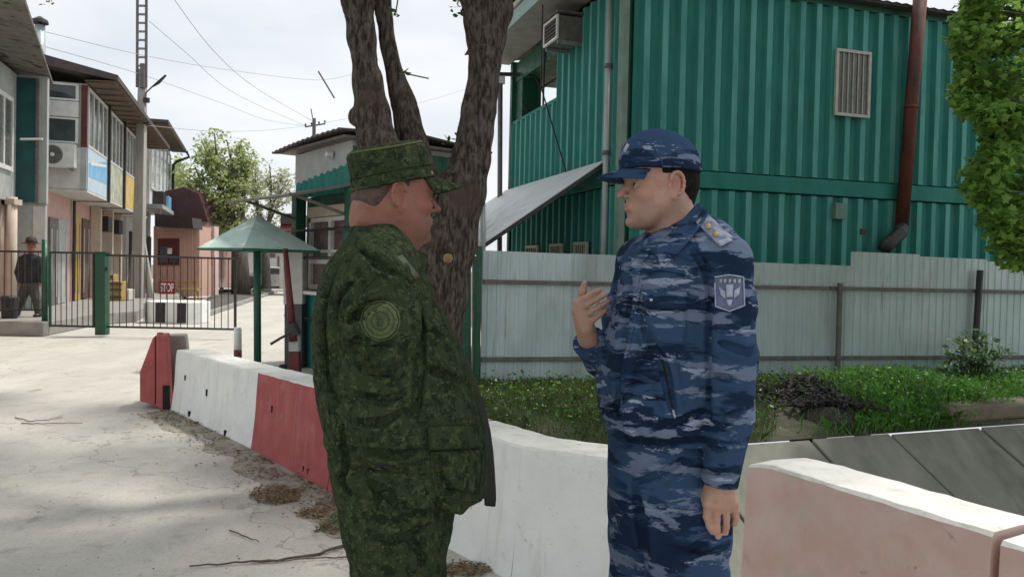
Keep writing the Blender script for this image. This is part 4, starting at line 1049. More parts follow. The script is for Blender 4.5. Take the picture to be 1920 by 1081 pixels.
mb = MB().prism([K(380, 498, 1.28), K(396, 498, 1.28), K(396, 458, 1.28), K(380, 458, 1.28)], (0, .06, 0)); obj('door_panel', mb, MT['maroon_trim'], t)
t = thing('maroon_roofed_house', 'house under a large dark maroon sheet roof behind the salmon kiosk', 'house', G(350, 552)); yk = 38
mb = MB().prism([K(300, 410), K(309, 358), K(345, 351), K(372, 362), K(390, 415)], (0, 6, 0)); obj('roof', mb, MT['maroon'], t)
mb = MB().prism([K(302, 540, .2), K(388, 540, .2), K(388, 412, .2), K(302, 412, .2)], (0, 5.5, 0)); obj('wall', mb, MT['pinkish'], t)
t = thing('wooden_bench', 'ochre wooden bench in front of the salmon kiosk', 'bench', G(352, 562)); yk = 31.5
mb = MB().prism([K(334, 545), K(369, 545), K(369, 541), K(334, 541)], (0, .5, 0)); obj('seat', mb, MT['wood_ochre'], t)
mb = MB().prism([K(334, 532, .4), K(369, 532, .4), K(369, 527, .4), K(334, 527, .4)], (0, .05, 0)); obj('backrest', mb, MT['wood_ochre'], t)
for px in (336, 366):
    mb = MB().tube([K(px, 529, .42), Vector((K(px, 545).x, yk + .42, 0))], .03, 6); obj('leg', mb, MT['wood_ochre'], t)
    mb = MB().tube([K(px, 543, .05), Vector((K(px, 545).x, yk + .05, 0))], .03, 6); obj('leg', mb, MT['wood_ochre'], t)

# far white store and walls across the street end
t = thing('far_white_store', 'whitewashed low store building closing the far end of the street', 'building', P(490, 520, 52)); yk = 52
mb = MB().prism([K(398, 521), K(560, 524), K(560, 462), K(398, 462)], (0, 8, 0)); obj('wall', mb, MT['offwhite'], t)
mb = MB().prism([K(396, 464, -.5), K(562, 464, -.5), K(562, 455, -.5), K(396, 455, -.5)], (0, 9, 0)); obj('roof', mb, MT['pale_grey'], t)
for x0, x1, y0, y1 in ((411, 428, 478, 522), (478, 492, 478, 500), (503, 516, 475, 483), (520, 528, 480, 520)):
    mb = MB().prism([K(x0, y1, -.05), K(x1, y1, -.05), K(x1, y0, -.05), K(x0, y0, -.05)], (0, .1, 0)); obj('opening', mb, MT['rail_grey'], t)
# small far kiosk with red awning
t = thing('red_awning_stall', 'small far stall with a red and white awning left of the booth', 'stall', P(540, 520, 40)); yk = 40
mb = MB().prism([K(524, 540), K(560, 540), K(560, 440), K(524, 440)], (0, 3, 0)); obj('wall', mb, MT['offwhite'], t)
mb = MB().prism([K(522, 442, -.8), K(560, 442, -.8), K(560, 420, 0), K(526, 420, 0)], (0, .05, 0)); obj('awning', mb, MT['brick_red'], t)
mb = MB().prism([K(526, 420, -.1), K(560, 420, -.1), K(560, 400, -.1), K(526, 400, -.1)], (0, 3, 0)); obj('dark_roof', mb, MT['roof_dark'], t)

# cars far down the street
def car(label, px, py, Yc, yaw, mat):
    o = Vector((P(px, py, Yc).x, Yc, 0)); f = Vector((math.cos(yaw), math.sin(yaw), 0)); s = Vector((-f.y, f.x, 0)); fr = Fr(o, f, s)
    t = thing('parked_car', label, 'car', o, 'cars parked at the far end of the street')
    prof = [(-2.05, .32), (-2.1, .62), (-1.95, .88), (-1.35, .95), (-.85, 1.38), (.45, 1.42), (1.05, .98), (1.85, .86), (2.1, .62), (2.05, .32)]
    n = len(prof); rows = []
    for yv, ins in ((-.80, .06), (-.72, 0), (.72, 0), (.80, .06)):
        rows.append([fr(a * (1 - ins * .05), yv if z < 1 else yv * .86, z - ins * .3 * (z > 1)) for a, z in prof])
    mb = MB().grid(rows); mb.add(rows[0], [tuple(range(n))]); mb.add(rows[-1], [tuple(range(n))[::-1]]); mb.add([rows[0][0], rows[0][-1], rows[-1][-1], rows[-1][0]], [(0, 1, 2, 3)])
    obj('body', mb, mat, t, smooth=False, bevel=.03)
    for sg in (-1, 1):
        mb = MB(); mb.prism([fr(a, sg * .785 * (.9 if z > 1.1 else 1), z) for a, z in ((-1.2, .98), (-.8, 1.3), (.4, 1.34), (.85, 1.0))], s * (.02 * sg)); obj('side_window', mb, MT['glass'], t)
    mb = MB(); mb.prism([fr(1.06, -.6, 1.0), fr(1.06, .6, 1.0), fr(.52, .55, 1.4), fr(.52, -.55, 1.4)], f * .02 + Vector((0, 0, .01))); obj('windscreen', mb, MT['glass'], t)
    mb = MB(); mb.prism([fr(-1.4, -.6, .99), fr(-1.4, .6, .99), fr(-.92, .55, 1.36), fr(-.92, -.55, 1.36)], f * -.02 + Vector((0, 0, .01))); obj('rear_window', mb, MT['glass'], t)
    for a in (-1.3, 1.3):
        for sg in (-1, 1):
            mb = MB(); c = fr(a, sg * .72, .32); mb.tube([c - s * .09, c + s * .09], .32, 16); wh = obj('wheel', mb, MT['black'], t)
            mb = MB(); mb.tube([c - s * .095, c + s * .095], .18, 12); obj('rim', mb, MT['steel'], wh)
    for sg in (-1, 1):
        mb = MB(); c = fr(2.06, sg * .6, .66); mb.tube([c, c + f * .04], .09, 8); obj('headlight', mb, MT['white_pvc'], t)
    return t
car('dark grey car parked under the far street tree, left one', 408, 530, 44, R(20), M('car_paint_grey', (.12, .11, .115), None, 3, .3, 0))
car('silver car parked beside the tree trunk in the far street', 432, 528, 47, R(100), M('car_paint_silver', (.35, .35, .36), None, 3, .3, 0, metal=.3))
car('white car parked in front of the far white store', 514, 528, 48, R(170), M('car_paint_white', (.6, .6, .6), None, 3, .3, 0))

# goods in front of the shops
for i, (px, py, w_, h_, mk, lb) in enumerate(((212, 555, .5, .6, 'wood_ochre', 'ochre wooden crate standing by the shop column'), (228, 560, .45, .35, 'offwhite', 'white bundle on the pavement beside the crate'), (196, 558, .5, .8, 'wood_ochre', 'tall brown carton right behind the thick gate post'))):
    p = P(px, py, 24.5 + i * .4); p.z = .285; t = thing('crate' if i != 1 else 'bundle', lb, 'goods', p)
    mb = MB(); mb.box(p.x - w_ / 2, p.x + w_ / 2, p.y, p.y + .4, p.z, p.z + h_); obj('crate_body', mb, MT[mk], t, bevel=.03)
    if i != 1:
        for z in (.08, h_ * .5, h_ - .12):
            mb = MB(); mb.box(p.x - w_ / 2 - .01, p.x + w_ / 2 + .01, p.y - .02, p.y - .001, p.z + z, p.z + z + .07); obj('slat', mb, MT['soffit'], t)
t = thing('dark_bin', 'small dark bin on the pavement at the left edge', 'bin', P(18, 580, 15.9))
p = P(18, 580, 16.1); p.z = .284
mb = MB(); mb.tube([p, p + Vector((0, 0, .42)), p + Vector((0, 0, .45))], [.14, .17, .15], 12); obj('bin_body', mb, MT['black'], t)

# antenna pole and overhead wires
t = thing('distant_power_pole', 'thin distant power pole with crossarm above the booth roof', 'utility pole', G(590, 540))
yk = 45
mb = MB().tube([Vector((K(590, 300).x, yk, 0)), K(589, 222)], [.14, .10], 8); obj('shaft', mb, MT['rail_grey'], t)
mb = MB().tube([K(587, 226), K(583, 204)], .03, 6); obj('mast_tip', mb, MT['rail_grey'], t)
mb = MB().tube([K(572, 238), K(610, 232)], .045, 6); obj('crossarm', mb, MT['rail_grey'], t)
for px, py in ((573, 236), (584, 234), (598, 232), (609, 230)):
    mb = MB().tube([K(px, py), K(px, py - 4)], .05, 6); obj('insulator', mb, MT['black'], t)
def wire(label, pts, r=.009):
    P3 = [P(*q) for q in pts]; fine = []
    n = len(P3)
    for i in range(n - 1):
        a0, a1, a2, a3 = P3[max(i - 1, 0)], P3[i], P3[i + 1], P3[min(i + 2, n - 1)]
        for k in range(8):
            s_ = k / 8; fine.append(.5 * ((2 * a1) + (a2 - a0) * s_ + (2 * a0 - 5 * a1 + 4 * a2 - a3) * s_ ** 2 + (3 * a1 - a0 - 3 * a2 + a3) * s_ ** 3))
    fine.append(P3[-1]); mb = MB().tube(fine, r, 5, cap=False); o = obj('overhead_wire', mb, M('wire_grey', (.36, .37, .38), None, 3, .6, 0) if 'wire_grey' not in bpy.data.materials else bpy.data.materials['wire_grey'], None, loc=P3[0]); tag(o, label, 'wire', 'overhead wires over the street'); return o
wire('overhead wire falling steeply from the top edge towards the distant pole', [(320, -10, 26), (400, 95, 30), (480, 165, 36), (588, 228, 45)], .010)
wire('overhead wire from the shop roof past the utility pole, upper one', [(86, 60, 20), (265, 103, 27), (420, 130, 33), (590, 150, 40), (660, 140, 44)])
wire('overhead wire from the shop roof past the utility pole, lower one', [(86, 88, 20), (265, 140, 27), (420, 195, 34), (500, 225, 39), (573, 236, 45)])
wire('overhead wire sagging low above the green street tree', [(275, 235, 27), (400, 246, 33), (500, 244, 39), (573, 236, 45)])
wire('overhead wire right of the distant pole reaching the tree trunk', [(609, 230, 45), (740, 205, 48), (880, 165, 52), (1000, 120, 56)])
wire('overhead wire from the lamp arm slanting to the distant pole', [(280, 40, 25), (350, 100, 30), (440, 175, 36), (573, 236, 45)])
t = thing('spar_on_wire', 'thin dark spar hanging tilted from the overhead wires', 'spar', P(610, 160, 40)); yk = 40
mb = MB().tube([K(597, 134), K(627, 184)], .045, 6); obj('spar_rod', mb, MT['rail_grey'], t)
# ================================================================== plants
def leafmat(name, c1, c2, c3, trans=.35, rough=.5):
    m, t, b = newmat(name); t.nodes.remove(b); out = t.nodes['Material Output']
    g_ = _n(t, 'ShaderNodeNewGeometry'); cr_ = _n(t, 'ShaderNodeValToRGB'); e = cr_.color_ramp.elements
    e[0].color = rgba(c1); e[1].color = rgba(c3); e.new(.5).color = rgba(c2)
    lk(t, g_.outputs['Random Per Island'], cr_.inputs[0])
    d = _n(t, 'ShaderNodeBsdfPrincipled'); d.inputs['Roughness'].default_value = rough; lk(t, cr_.outputs[0], d.inputs['Base Color'])
    tr = _n(t, 'ShaderNodeBsdfTranslucent'); col = mix(t, .5, cr_.outputs[0], tuple(min(1, x * 1.6) for x in c3)); lk(t, col, tr.inputs['Color'])
    ms = _n(t, 'ShaderNodeMixShader'); ms.inputs[0].default_value = trans; lk(t, d.outputs[0], ms.inputs[1]); lk(t, tr.outputs[0], ms.inputs[2]); lk(t, ms.outputs[0], out.inputs['Surface'])
    return m
MT['maple'] = leafmat('maple_leaf', (.065, .155, .03), (.125, .26, .045), (.27, .42, .10), .5)
MT['canopy'] = leafmat('canopy_leaf', (.04, .08, .02), (.06, .11, .03), (.1, .15, .04), .3)
MT['street_leaf'] = leafmat('pale_spring_leaf', (.17, .22, .07), (.28, .34, .12), (.42, .46, .22), .5)
MT['grass'] = leafmat('grass_blade', (.028, .06, .012), (.05, .10, .02), (.11, .15, .04), .3)
MT['weed'] = leafmat('lush_weed', (.03, .11, .014), (.055, .18, .022), (.11, .26, .04), .35)
MT['shrub'] = leafmat('shrub_leaf', (.04, .09, .035), (.07, .14, .05), (.12, .2, .08), .35)
MT['dry_leaf'] = leafmat('dry_leaf', (.10, .055, .025), (.18, .11, .045), (.27, .19, .09), .1, .8)
MT['twig'] = M('dry_twig', (.12, .09, .065), (.08, .06, .045), 20, .9, .3)
def bark_material():
    m, t, b = newmat('dark_furrowed_bark'); v = coords(t, (1, 1, .3)); v2 = coords(t)
    n1 = noise(t, v, 38, 8, .65, .4); n2 = noise(t, v2, 3, 5)
    col = mix(t, ramp(t, n1, .36, .66), (.024, .019, .016), (.125, .105, .088))
    col = mix(t, ramp(t, n2, .5, .75), col, (.075, .058, .045))
    lk(t, col, b.inputs['Base Color']); b.inputs['Roughness'].default_value = .95; b.inputs['Specular IOR Level'].default_value = .15
    bumpn(t, b, n1, .7, .02); return m
MT['bark'] = bark_material()
MT['bark_pale'] = M('grey_bark', (.14, .12, .10), (.08, .07, .06), 9, .95, .6, 30, stretch=(1, 1, .2))
MAPLE = np.array([(0, 0), (.30, -.10), (.55, .05), (.42, .22), (.62, .50), (.33, .50), (.0, 1.0), (-.33, .50), (-.62, .50), (-.42, .22), (-.55, .05), (-.30, -.10)])
OVAL = np.array([(0, 0), (.26, .3), (.24, .65), (0, 1.0), (-.24, .65), (-.26, .3)])
def leaf_cloud(C, size, shape, upbias=.8, droop=.0):
    n = len(C); k = len(shape)
    nr = rng.normal(size=(n, 3)); nr[:, 2] = np.abs(nr[:, 2]) + upbias; nr /= np.linalg.norm(nr, axis=1)[:, None]
    a = rng.normal(size=(n, 3)); a[:, 2] -= droop; a -= (a * nr).sum(1)[:, None] * nr; a /= np.linalg.norm(a, axis=1)[:, None]
    b = np.cross(nr, a); sz = size * rng.uniform(.65, 1.25, n)
    V = C[:, None, :] + sz[:, None, None] * (shape[None, :, 0:1] * b[:, None, :] + shape[None, :, 1:2] * a[:, None, :] - (np.abs(shape[None, :, 0:1]) * .25) * nr[:, None, :])
    return V.reshape(-1, 3), np.arange(n * k).reshape(n, k)
def clumps(centers, radii, per, squash=.6):
    out = []
    for c, r_ in zip(centers, radii):
        d = rng.normal(size=(per, 3)); d /= np.linalg.norm(d, axis=1)[:, None]
        out.append(np.array(c) + d * (r_ * rng.random(per)[:, None] ** .45) * np.array([1, 1, squash]))
    return np.concatenate(out)

# ---- big forked tree
Y5 = 5.5
tree = thing('forked_tree', 'large dark barked tree forking into three stems behind the green uniformed man', 'tree', P(785, 886, Y5))
def q(px, py, dy=0): return P(px, py, Y5 + dy)
lo = P(560, 900, Y5); hi = P(1010, -90, Y5)
S = SDF(np.arange(-1.32, .32, .0125, dtype=np.float32), np.arange(4.95, 6.05, .0125, dtype=np.float32), np.arange(-.06, 3.75, .016, dtype=np.float32))
m_ = 1 / 272.
S.chain([q(785, 915), q(792, 760), q(798, 650), q(812, 550), q(836, 455), q(866, 360), q(882, 300), q(891, 250), q(898, 208), q(905, 165), q(908, 125), q(914, 75), q(932, 20), q(945, -100)], [x * m_ for x in (84, 66, 62, 60, 56, 42, 33, 30, 29, 27, 27, 29, 25, 24)], .06)
S.chain([q(908, 100), q(893, 40, -.05), q(880, -20, -.1), q(868, -100, -.1)], [x * m_ for x in (24, 20, 20, 18)], .05)
S.chain([q(815, 520), q(775, 400, -.03), q(742, 320, -.05), q(706, 260, -.06), q(699, 215, -.06), q(689, 150, -.06), q(677, 70, -.06), q(671, 0, -.06), q(660, -100, -.06)], [x * m_ for x in (50, 42, 38, 31, 28, 24, 23, 26, 27)], .06)
S.chain([q(815, 480), q(795, 340, .05), q(772, 264, .07), q(757, 196, .07), q(742, 146, .06), q(725, 70, .05), q(716, 0, .03), q(708, -100, .03)], [x * m_ for x in (45, 34, 27, 22, 18, 14, 17, 18)], .012)
for a in (0, 1.2, 2.3, 3.4, 4.6, 5.5):
    c = q(785, 880); S.cone(c + Vector((0, 0, .25)), c + Vector((.5 * math.cos(a), .4 * math.sin(a), -.08)), .14, .05, .12)
S.ell(q(886, 225, -.10), (.05, .04, .07), .03); S.ell(q(840, 484, -.19), (.055, .045, .055), .02); S.ell(q(668, 220, 0), (.05, .05, .06), .03)
def bark(x, y, z):
    r1 = 1 - np.abs(2 * vnoise(x * 26 + 3 * vnoise(x * 3, y * 3, z * 4), y * 26, z * 3.2) - 1)
    r2 = vnoise(x * 9, y * 9, z * 5) - .5
    return (r1 - .5) * .013 + r2 * .020
S.disp(bark, .04)
VQ = S.mesh(0); TREE_BVH = bvh_of(VQ)
tr_o = obj('trunk', VQ, MT['bark'], tree, smooth=True)
mb = MB(); g_ = drape(TREE_BVH, discgrid((840, 484), 9, 9, 3, 16), .004); mb.grid(g_); obj('cut_branch_scar', mb, M('pale_cut_wood', (.30, .20, .07), (.15, .10, .045), 40, .8, .3), tr_o, solid=.008)
mb = MB(); g_ = drape(TREE_BVH, discgrid((885, 222), 8, 13, 3, 14), .004); mb.grid(g_); obj('cut_branch_scar', mb, M('old_cut_wood', (.09, .065, .045), (.05, .035, .026), 25, .8, .3), tr_o, solid=.008)
mb = MB()
tips = []
def limb(a, b_, r0, r1, bend=.4, n=7):
    a, b_ = Vector(a), Vector(b_); pts = []; rs = []
    off = Vector((random.uniform(-1, 1), random.uniform(-1, 1), random.uniform(0, 1))) * bend
    for i in range(n + 1):
        k = i / n; pts.append(a.lerp(b_, k) + off * math.sin(math.pi * k)); rs.append(r0 + (r1 - r0) * k)
    return pts, rs
starts = [q(660, -95, -.06), q(708, -95, .03), q(868, -95, -.1), q(945, -95)]
ends = [(-2.6, 5.0, 8.2), (-1.6, 8.0, 9.0), (.6, 4.0, 8.5), (2.0, 7.0, 8.6)]
lim = []
for s_, e_ in zip(starts, ends):
    pts, rs = limb(s_ - Vector((0, 0, .3)), e_, .10, .05); mb.tube(pts, rs, 10); lim.append(pts)
    for k in range(5):
        p0 = pts[3 + k % 4]; e2 = Vector((random.uniform(-5.0, 4.0), random.uniform(1.0, 9.0), random.uniform(6.2, 9.2)))
        p2, r2 = limb(p0, e2, .04, .012, .3); mb.tube(p2, r2, 6); tips += p2[3:]
obj('upper_limbs', mb, MT['bark'], tree, smooth=True)
cen = [(random.uniform(-5.6, 4.3), random.uniform(.2, 10.3), random.uniform(6.3, 8.8)) for _ in range(125)]
cen = [c for c in cen if c[2] > 2.1 + .42 * c[1] + .6]
cen += [tuple(t_) for t_ in tips[::2] if t_.z > 2.1 + .42 * t_.y + .6]
C = clumps(cen, [random.uniform(.5, .95) for _ in cen], 150)
C = C[C[:, 2] > 1.95 + .40 * C[:, 1]]
V, Fq = leaf_cloud(C, .15, OVAL); o = obj('crown', (V, Fq), MT['canopy'], tree); o['kind'] = 'stuff'
# twigs with a few leaves that hang into the top of the picture
mb = MB(); LC = []
for (px, py, Yt, dx, dyy) in ((18, 2, 6.5, 20, 5), (92, 2, 6.5, 12, 8), (858, 8, 5.3, 14, 10), (742, 25, 5.4, 5, 6), (865, 28, 5.4, 8, 6), (760, 138, 5.45, 4, 5), (856, 262, 5.5, 22, 10)):
    c = P(px, py, Yt)
    for _ in range(9): LC.append(P(px + random.uniform(-dx, dx), py + random.uniform(-dyy, dyy), Yt))
    mb = MB(); mb.tube([c + Vector((.05, 0, .35)) if py < 100 else c + Vector((.16, 0, -.03)), c], .005, 5); obj('twig', mb, MT['twig'], tree)
V, Fq = leaf_cloud(np.array([tuple(c) for c in LC]), .045, OVAL); o = obj('small_leaves', (V, Fq), MT['canopy'], tree); o['kind'] = 'stuff'

# ---- unseen tree added behind the camera to cut the sky fill from the front
sh = thing('added_blocker_tree', 'unseen tree added behind the camera to cut sky light on the men from the front', 'tree', (-3.6, -4.2, 0))
mb = MB(); mb.tube([(-3.6, -4.2, -.05), (-3.55, -4.2, 1.2), (-3.4, -4.1, 3.2), (-3.0, -3.8, 5.5)], [.42, .32, .27, .18], 16); obj('trunk', mb, MT['bark'], sh, smooth=True)
mb = MB(); cen = []
for _ in range(14):
    e2 = Vector((random.uniform(-8, .5), random.uniform(-7, -.6), random.uniform(6, 8.4))); p2, r2 = limb(Vector((-3.3, -4.0, 3.6 + random.random() * 1.5)), e2, .09, .015, .4); mb.tube(p2, r2, 7); cen += p2[4:]
obj('limbs', mb, MT['bark'], sh, smooth=True)
cen += [(random.uniform(-8.5, 1.5), random.uniform(-7, -.2), random.uniform(5.8, 8.4)) for _ in range(48)]
V, Fq = leaf_cloud(clumps([tuple(c) for c in cen], [random.uniform(.5, .95) for _ in cen], 110), .15, OVAL); o = obj('crown', (V, Fq), MT['canopy'], sh); o['kind'] = 'stuff'

# ---- maple on the right edge
mp_t = thing('maple_tree', 'leafy bright green maple whose crown hangs in from the right edge', 'tree', (7.6, 8.4, 0))
mb = MB(); mb.tube([(7.6, 8.4, -.05), (7.55, 8.4, .6), (7.5, 8.35, 2), (7.35, 8.3, 3.5), (7.2, 8.2, 6)], [.28, .2, .17, .14, .08], 14)
mtr = obj('trunk', mb, MT['bark_pale'], mp_t, smooth=True)
bound = [(-60, 1800), (0, 1806), (40, 1792), (62, 1782), (95, 1792), (125, 1800), (160, 1786), (185, 1782), (205, 1800), (225, 1832), (255, 1842), (290, 1840), (312, 1800), (335, 1796), (360, 1815), (385, 1832), (410, 1850), (440, 1862), (470, 1858), (495, 1885), (512, 1925)]
by = np.array([b_[0] for b_ in bound]); bx_ = np.array([b_[1] for b_ in bound])
cl = []
for _ in range(150):
    py = random.uniform(-150, 500); xl = float(np.interp(py, by, bx_)); px = xl + 26 + abs(random.gauss(0, 1)) * 95
    cl.append(P(px, py, random.uniform(7.4, 8.9)))
for _ in range(75):
    py = random.uniform(-60, 502); xl = float(np.interp(py, by, bx_)); cl.append(P(xl + random.uniform(22, 40), py, random.uniform(7.5, 8.3)))
for _ in range(120): cl.append(Vector((random.uniform(5.4, 9.6), random.uniform(7.3, 9.6), random.uniform(2.3, 6.6))))
mb = MB()
for c in cl[::3]:
    b0 = Vector((7.4 - .08 * (c.z), 8.3, max(1.4, min(5.4, c.z - .5)))); pts, rs = limb(b0, c, .03, .006, .12); mb.tube(pts, rs, 5)
obj('branches', mb, MT['bark_pale'], mp_t, smooth=True)
C = clumps([tuple(c) for c in cl], [random.uniform(.13, .24) if i < 225 else random.uniform(.25, .4) for i, _ in enumerate(cl)], 74, .75)
# keep the outline as in the picture: drop leaves well outside the crown's edge
pc = []
for c in C:
    d = Vector(c) - Vector((0, 0, CH)); k = d.dot(_f); px = 960 + FPX * d.dot(_r) / k; py = 540.5 - FPX * d.dot(_u) / k
    pc.append((px, py))
pc = np.array(pc); ok = pc[:, 0] > np.interp(pc[:, 1], by, bx_) - 4 - np.abs(rng.normal(0, 9, len(pc)))
ok &= pc[:, 1] < 506 + rng.normal(0, 6, len(pc))
C = C[ok]; pc = pc[ok]
C = C[np.argsort(C[:, 1])]
pc = np.array([(960 + FPX * (Vector(c) - Vector((0, 0, CH))).dot(_r) / (Vector(c) - Vector((0, 0, CH))).dot(_f),) for c in C])[:, 0]
inview = pc < 1915
front = np.nonzero(inview)[0][:290]; rest = np.setdiff1d(np.arange(len(C)), front)
V, Fq = leaf_cloud(C[rest], .070, MAPLE, .7, .5); o = obj('foliage', (V, Fq), MT['maple'], mp_t); o['kind'] = 'stuff'
V, Fq = leaf_cloud(np.zeros((1, 3)), .078, MAPLE, 3, 0)
me = mesh_from('leaf', V.astype(np.float32), Fq, [MT['maple']])
MT['maple_i'] = MT['maple']
for i in front:
    o = bpy.data.objects.new('leaf', me); COL.objects.link(o); o.parent = mp_t; o.location = Vector(C[i]) - mp_t.location
    o.rotation_euler = (random.gauss(0, .6), random.gauss(0, .6), random.uniform(0, 6.28)); s_ = random.uniform(.75, 1.25); o.scale = (s_, s_, s_)

# ---- street tree in the distance
def street_tree(label, trunk_px, Yt, stems, crown, nper, sz, mat, trunk_r, base_y=549):
    b = Vector((P(trunk_px, base_y, Yt).x, Yt, 0)); t = thing('street_tree', label, 'tree', b)
    mb = MB(); top = P(trunk_px - 4, 440, Yt); mb.tube([b, b.lerp(top, .5), top], [trunk_r * 1.15, trunk_r, trunk_r * .85], 12); o = obj('trunk', mb, MT['bark_pale'], t, smooth=True)
    mb = MB(); cen = []
    for (px, py) in stems:
        e = P(px, py, Yt + random.uniform(-1.6, 1.6)); pts, rs = limb(top - Vector((0, 0, .5)), e, trunk_r * .42, .03, .35); mb.tube(pts, rs, 6); cen += pts[3:]
        for _ in range(3):
            e2 = pts[5] + Vector((random.uniform(-1, 1), random.uniform(-1, 1), random.uniform(.2, 1.2))); p2, r2 = limb(pts[4], e2, .05, .015, .1, 4); mb.tube(p2, r2, 5); cen += p2[2:]
    obj('limbs', mb, MT['bark_pale'], t, smooth=True)
    cen += [P(x, y, Yt + random.uniform(-1.5, 1.5)) for x, y in crown]
    C = clumps([tuple(c) for c in cen], [random.uniform(.3, .62) for _ in cen], nper, .9)
    V, Fq = leaf_cloud(C, sz, OVAL, .3, .6); o = obj('crown', (V, Fq), mat, t); o['kind'] = 'stuff'
cr1 = [(random.gauss(425, 32), random.uniform(335, 425)) for _ in range(36)] + [(random.gauss(405, 18), random.uniform(262, 335)) for _ in range(16)] + [(random.uniform(370, 450), random.uniform(405, 452)) for _ in range(26)]
street_tree('loose pale green street tree standing beyond the gate and sunshade', 452, 40, [(378, 262), (402, 250), (425, 262), (450, 275), (470, 300), (365, 310), (350, 345), (395, 330), (440, 320)], cr1, 30, .20, MT['street_leaf'], .42)
cr2 = [(random.uniform(465, 545), random.uniform(345, 440)) for _ in range(34)]
street_tree('paler blossoming tree between the street tree and the guard booth', 500, 46, [(480, 300), (505, 310), (530, 330), (545, 350), (470, 345)], cr2, 22, .2, leafmat('blossom_leaf', (.2, .24, .1), (.32, .35, .2), (.5, .5, .38), .4), .25, 540)
cr3 = [(random.uniform(322, 350), random.uniform(300, 350)) for _ in range(12)]
street_tree('small distant tree between the far shop and the maroon roof', 333, 60, [(330, 300), (345, 310)], cr3, 40, .25, MT['street_leaf'], .2, 530)
cr4 = [(random.uniform(275, 312), random.uniform(300, 345)) for _ in range(10)]

# ---- grass, weeds, flowers on the verge
def verge_pt(u, v):
    i = min(nx - 1, max(0, u * nx)); j = min(ny - 1, max(0, v * ny)); i0, j0 = int(i), int(j); fi, fj = i - i0, j - j0
    return (VERGE[i0][j0] * (1 - fi) + VERGE[i0 + 1][j0] * fi) * (1 - fj) + (VERGE[i0][j0 + 1] * (1 - fi) + VERGE[i0 + 1][j0 + 1] * fi) * fj
def px_of(p):
    d = Vector(p) - Vector((0, 0, CH)); k = d.dot(_f); return 960 + FPX * d.dot(_r) / k, 540.5 - FPX * d.dot(_u) / k
def blades(n, hmin, hmax, w, keep, lean=.35):
    B = []; cnt = 0
    for _ in range(n):
        p = verge_pt(random.random() * .62, random.random()); x_, y_ = px_of(p)
        if keep(x_, y_): B.append(tuple(p))
    B = np.array(B); n = len(B)
    an = rng.uniform(0, 2 * np.pi, n); s = np.stack([np.cos(an), np.sin(an), np.zeros(n)], 1)
    L_ = rng.normal(size=(n, 3)) * lean; L_[:, 2] = 1; L_ /= np.linalg.norm(L_, axis=1)[:, None]
    h = rng.uniform(hmin, hmax, n)[:, None]; w_ = w * rng.uniform(.7, 1.4, n)[:, None]
    droop = rng.normal(size=(n, 3)) * .25; droop[:, 2] = -.12
    V = np.stack([B - s * w_, B + s * w_, B + L_ * h * .6 + s * w_ * .8, B + L_ * h + droop * h, B + L_ * h * .6 - s * w_ * .8], 1)
    return V.reshape(-1, 3), np.arange(n * 5).reshape(n, 5)
debris = lambda x, y: 1455 < x < 1568 and y > 735
o = obj('grass', blades(60000, .04, .13, .004, lambda x, y: (not debris(x, y)) and not (x > 1795 and y > 775)), MT['grass']); tag(o, kind='stuff')
def mound(x, y):
    return random.random() < math.exp(-((x - 1690) / 105) ** 2 - ((y - 775) / 60) ** 2) * 1.3 or (x > 1780 and y < 778 and random.random() < .5)
V, Fq = blades(60000, .08, .24, .006, mound, .5)
o = obj('tall_weeds', (V, Fq), MT['weed']); tag(o, kind='stuff')
B = []
for _ in range(26000):
    p = verge_pt(random.random() * .6, random.random()); x_, y_ = px_of(p)
    if (mound(x_, y_) or (x_ < 1140 and random.random() < .16) or (x_ > 1400 and random.random() < .12)) and not debris(x_, y_): B.append(tuple(p + Vector((0, 0, random.uniform(.02, .16)))))
V, Fq = leaf_cloud(np.array(B), .05, OVAL, .6, .2); o = obj('leafy_weeds', (V, Fq), MT['weed']); tag(o, kind='stuff')
B = []
while len(B) < 420:
    p = verge_pt(random.random() * .3, random.random() * .95); x_, y_ = px_of(p)
    if x_ < 1150 or random.random() < .1: B.append(tuple(p + Vector((0, 0, random.uniform(.06, .12)))))
V, Fq = leaf_cloud(np.array(B), .018, OVAL, 1.5); o = obj('dandelion_flowers', (V, Fq), leafmat('dandelion_yellow', (.45, .36, .03), (.55, .5, .06), (.5, .5, .25), .2)); tag(o, kind='stuff')
# debris heap
c = P(1508, 782, 8.3); c.z = .12; c.y += .10; c.x += .06; VV = []; FF = []
mbd = MB()
for _ in range(1500):
    p = Vector((c.x + random.gauss(0, .20), c.y + max(-.62, min(1.2, random.gauss(0, .5))), 0)); p.z = .20 + .2 * math.exp(-((p.x - c.x) / .3) ** 2 - ((p.y - c.y) / .6) ** 2) * random.uniform(.5, 1.1)
    e = Vector((random.gauss(0, 1), random.gauss(0, 1), random.gauss(0, .35))).normalized() * random.uniform(.03, .10)
    if random.random() < .55: mbd.tube([p - e, p + e], random.uniform(.006, .016), 5)
    else:
        w_ = random.uniform(.02, .05); mbd.add([p + Vector((random.uniform(-w_, w_), random.uniform(-w_, w_), random.uniform(-w_, w_) * .6)) for _ in range(4)], [(0, 1, 2), (0, 2, 3), (0, 3, 1), (1, 3, 2)])
o = obj('burnt_debris_heap', mbd, M('charred_debris', (.03, .027, .027), (.012, .011, .012), 9, .9, .3, c3=(.10, .095, .09), s3=11, t3=(.58, .7)), None); tag(o, kind='stuff')
rows = []
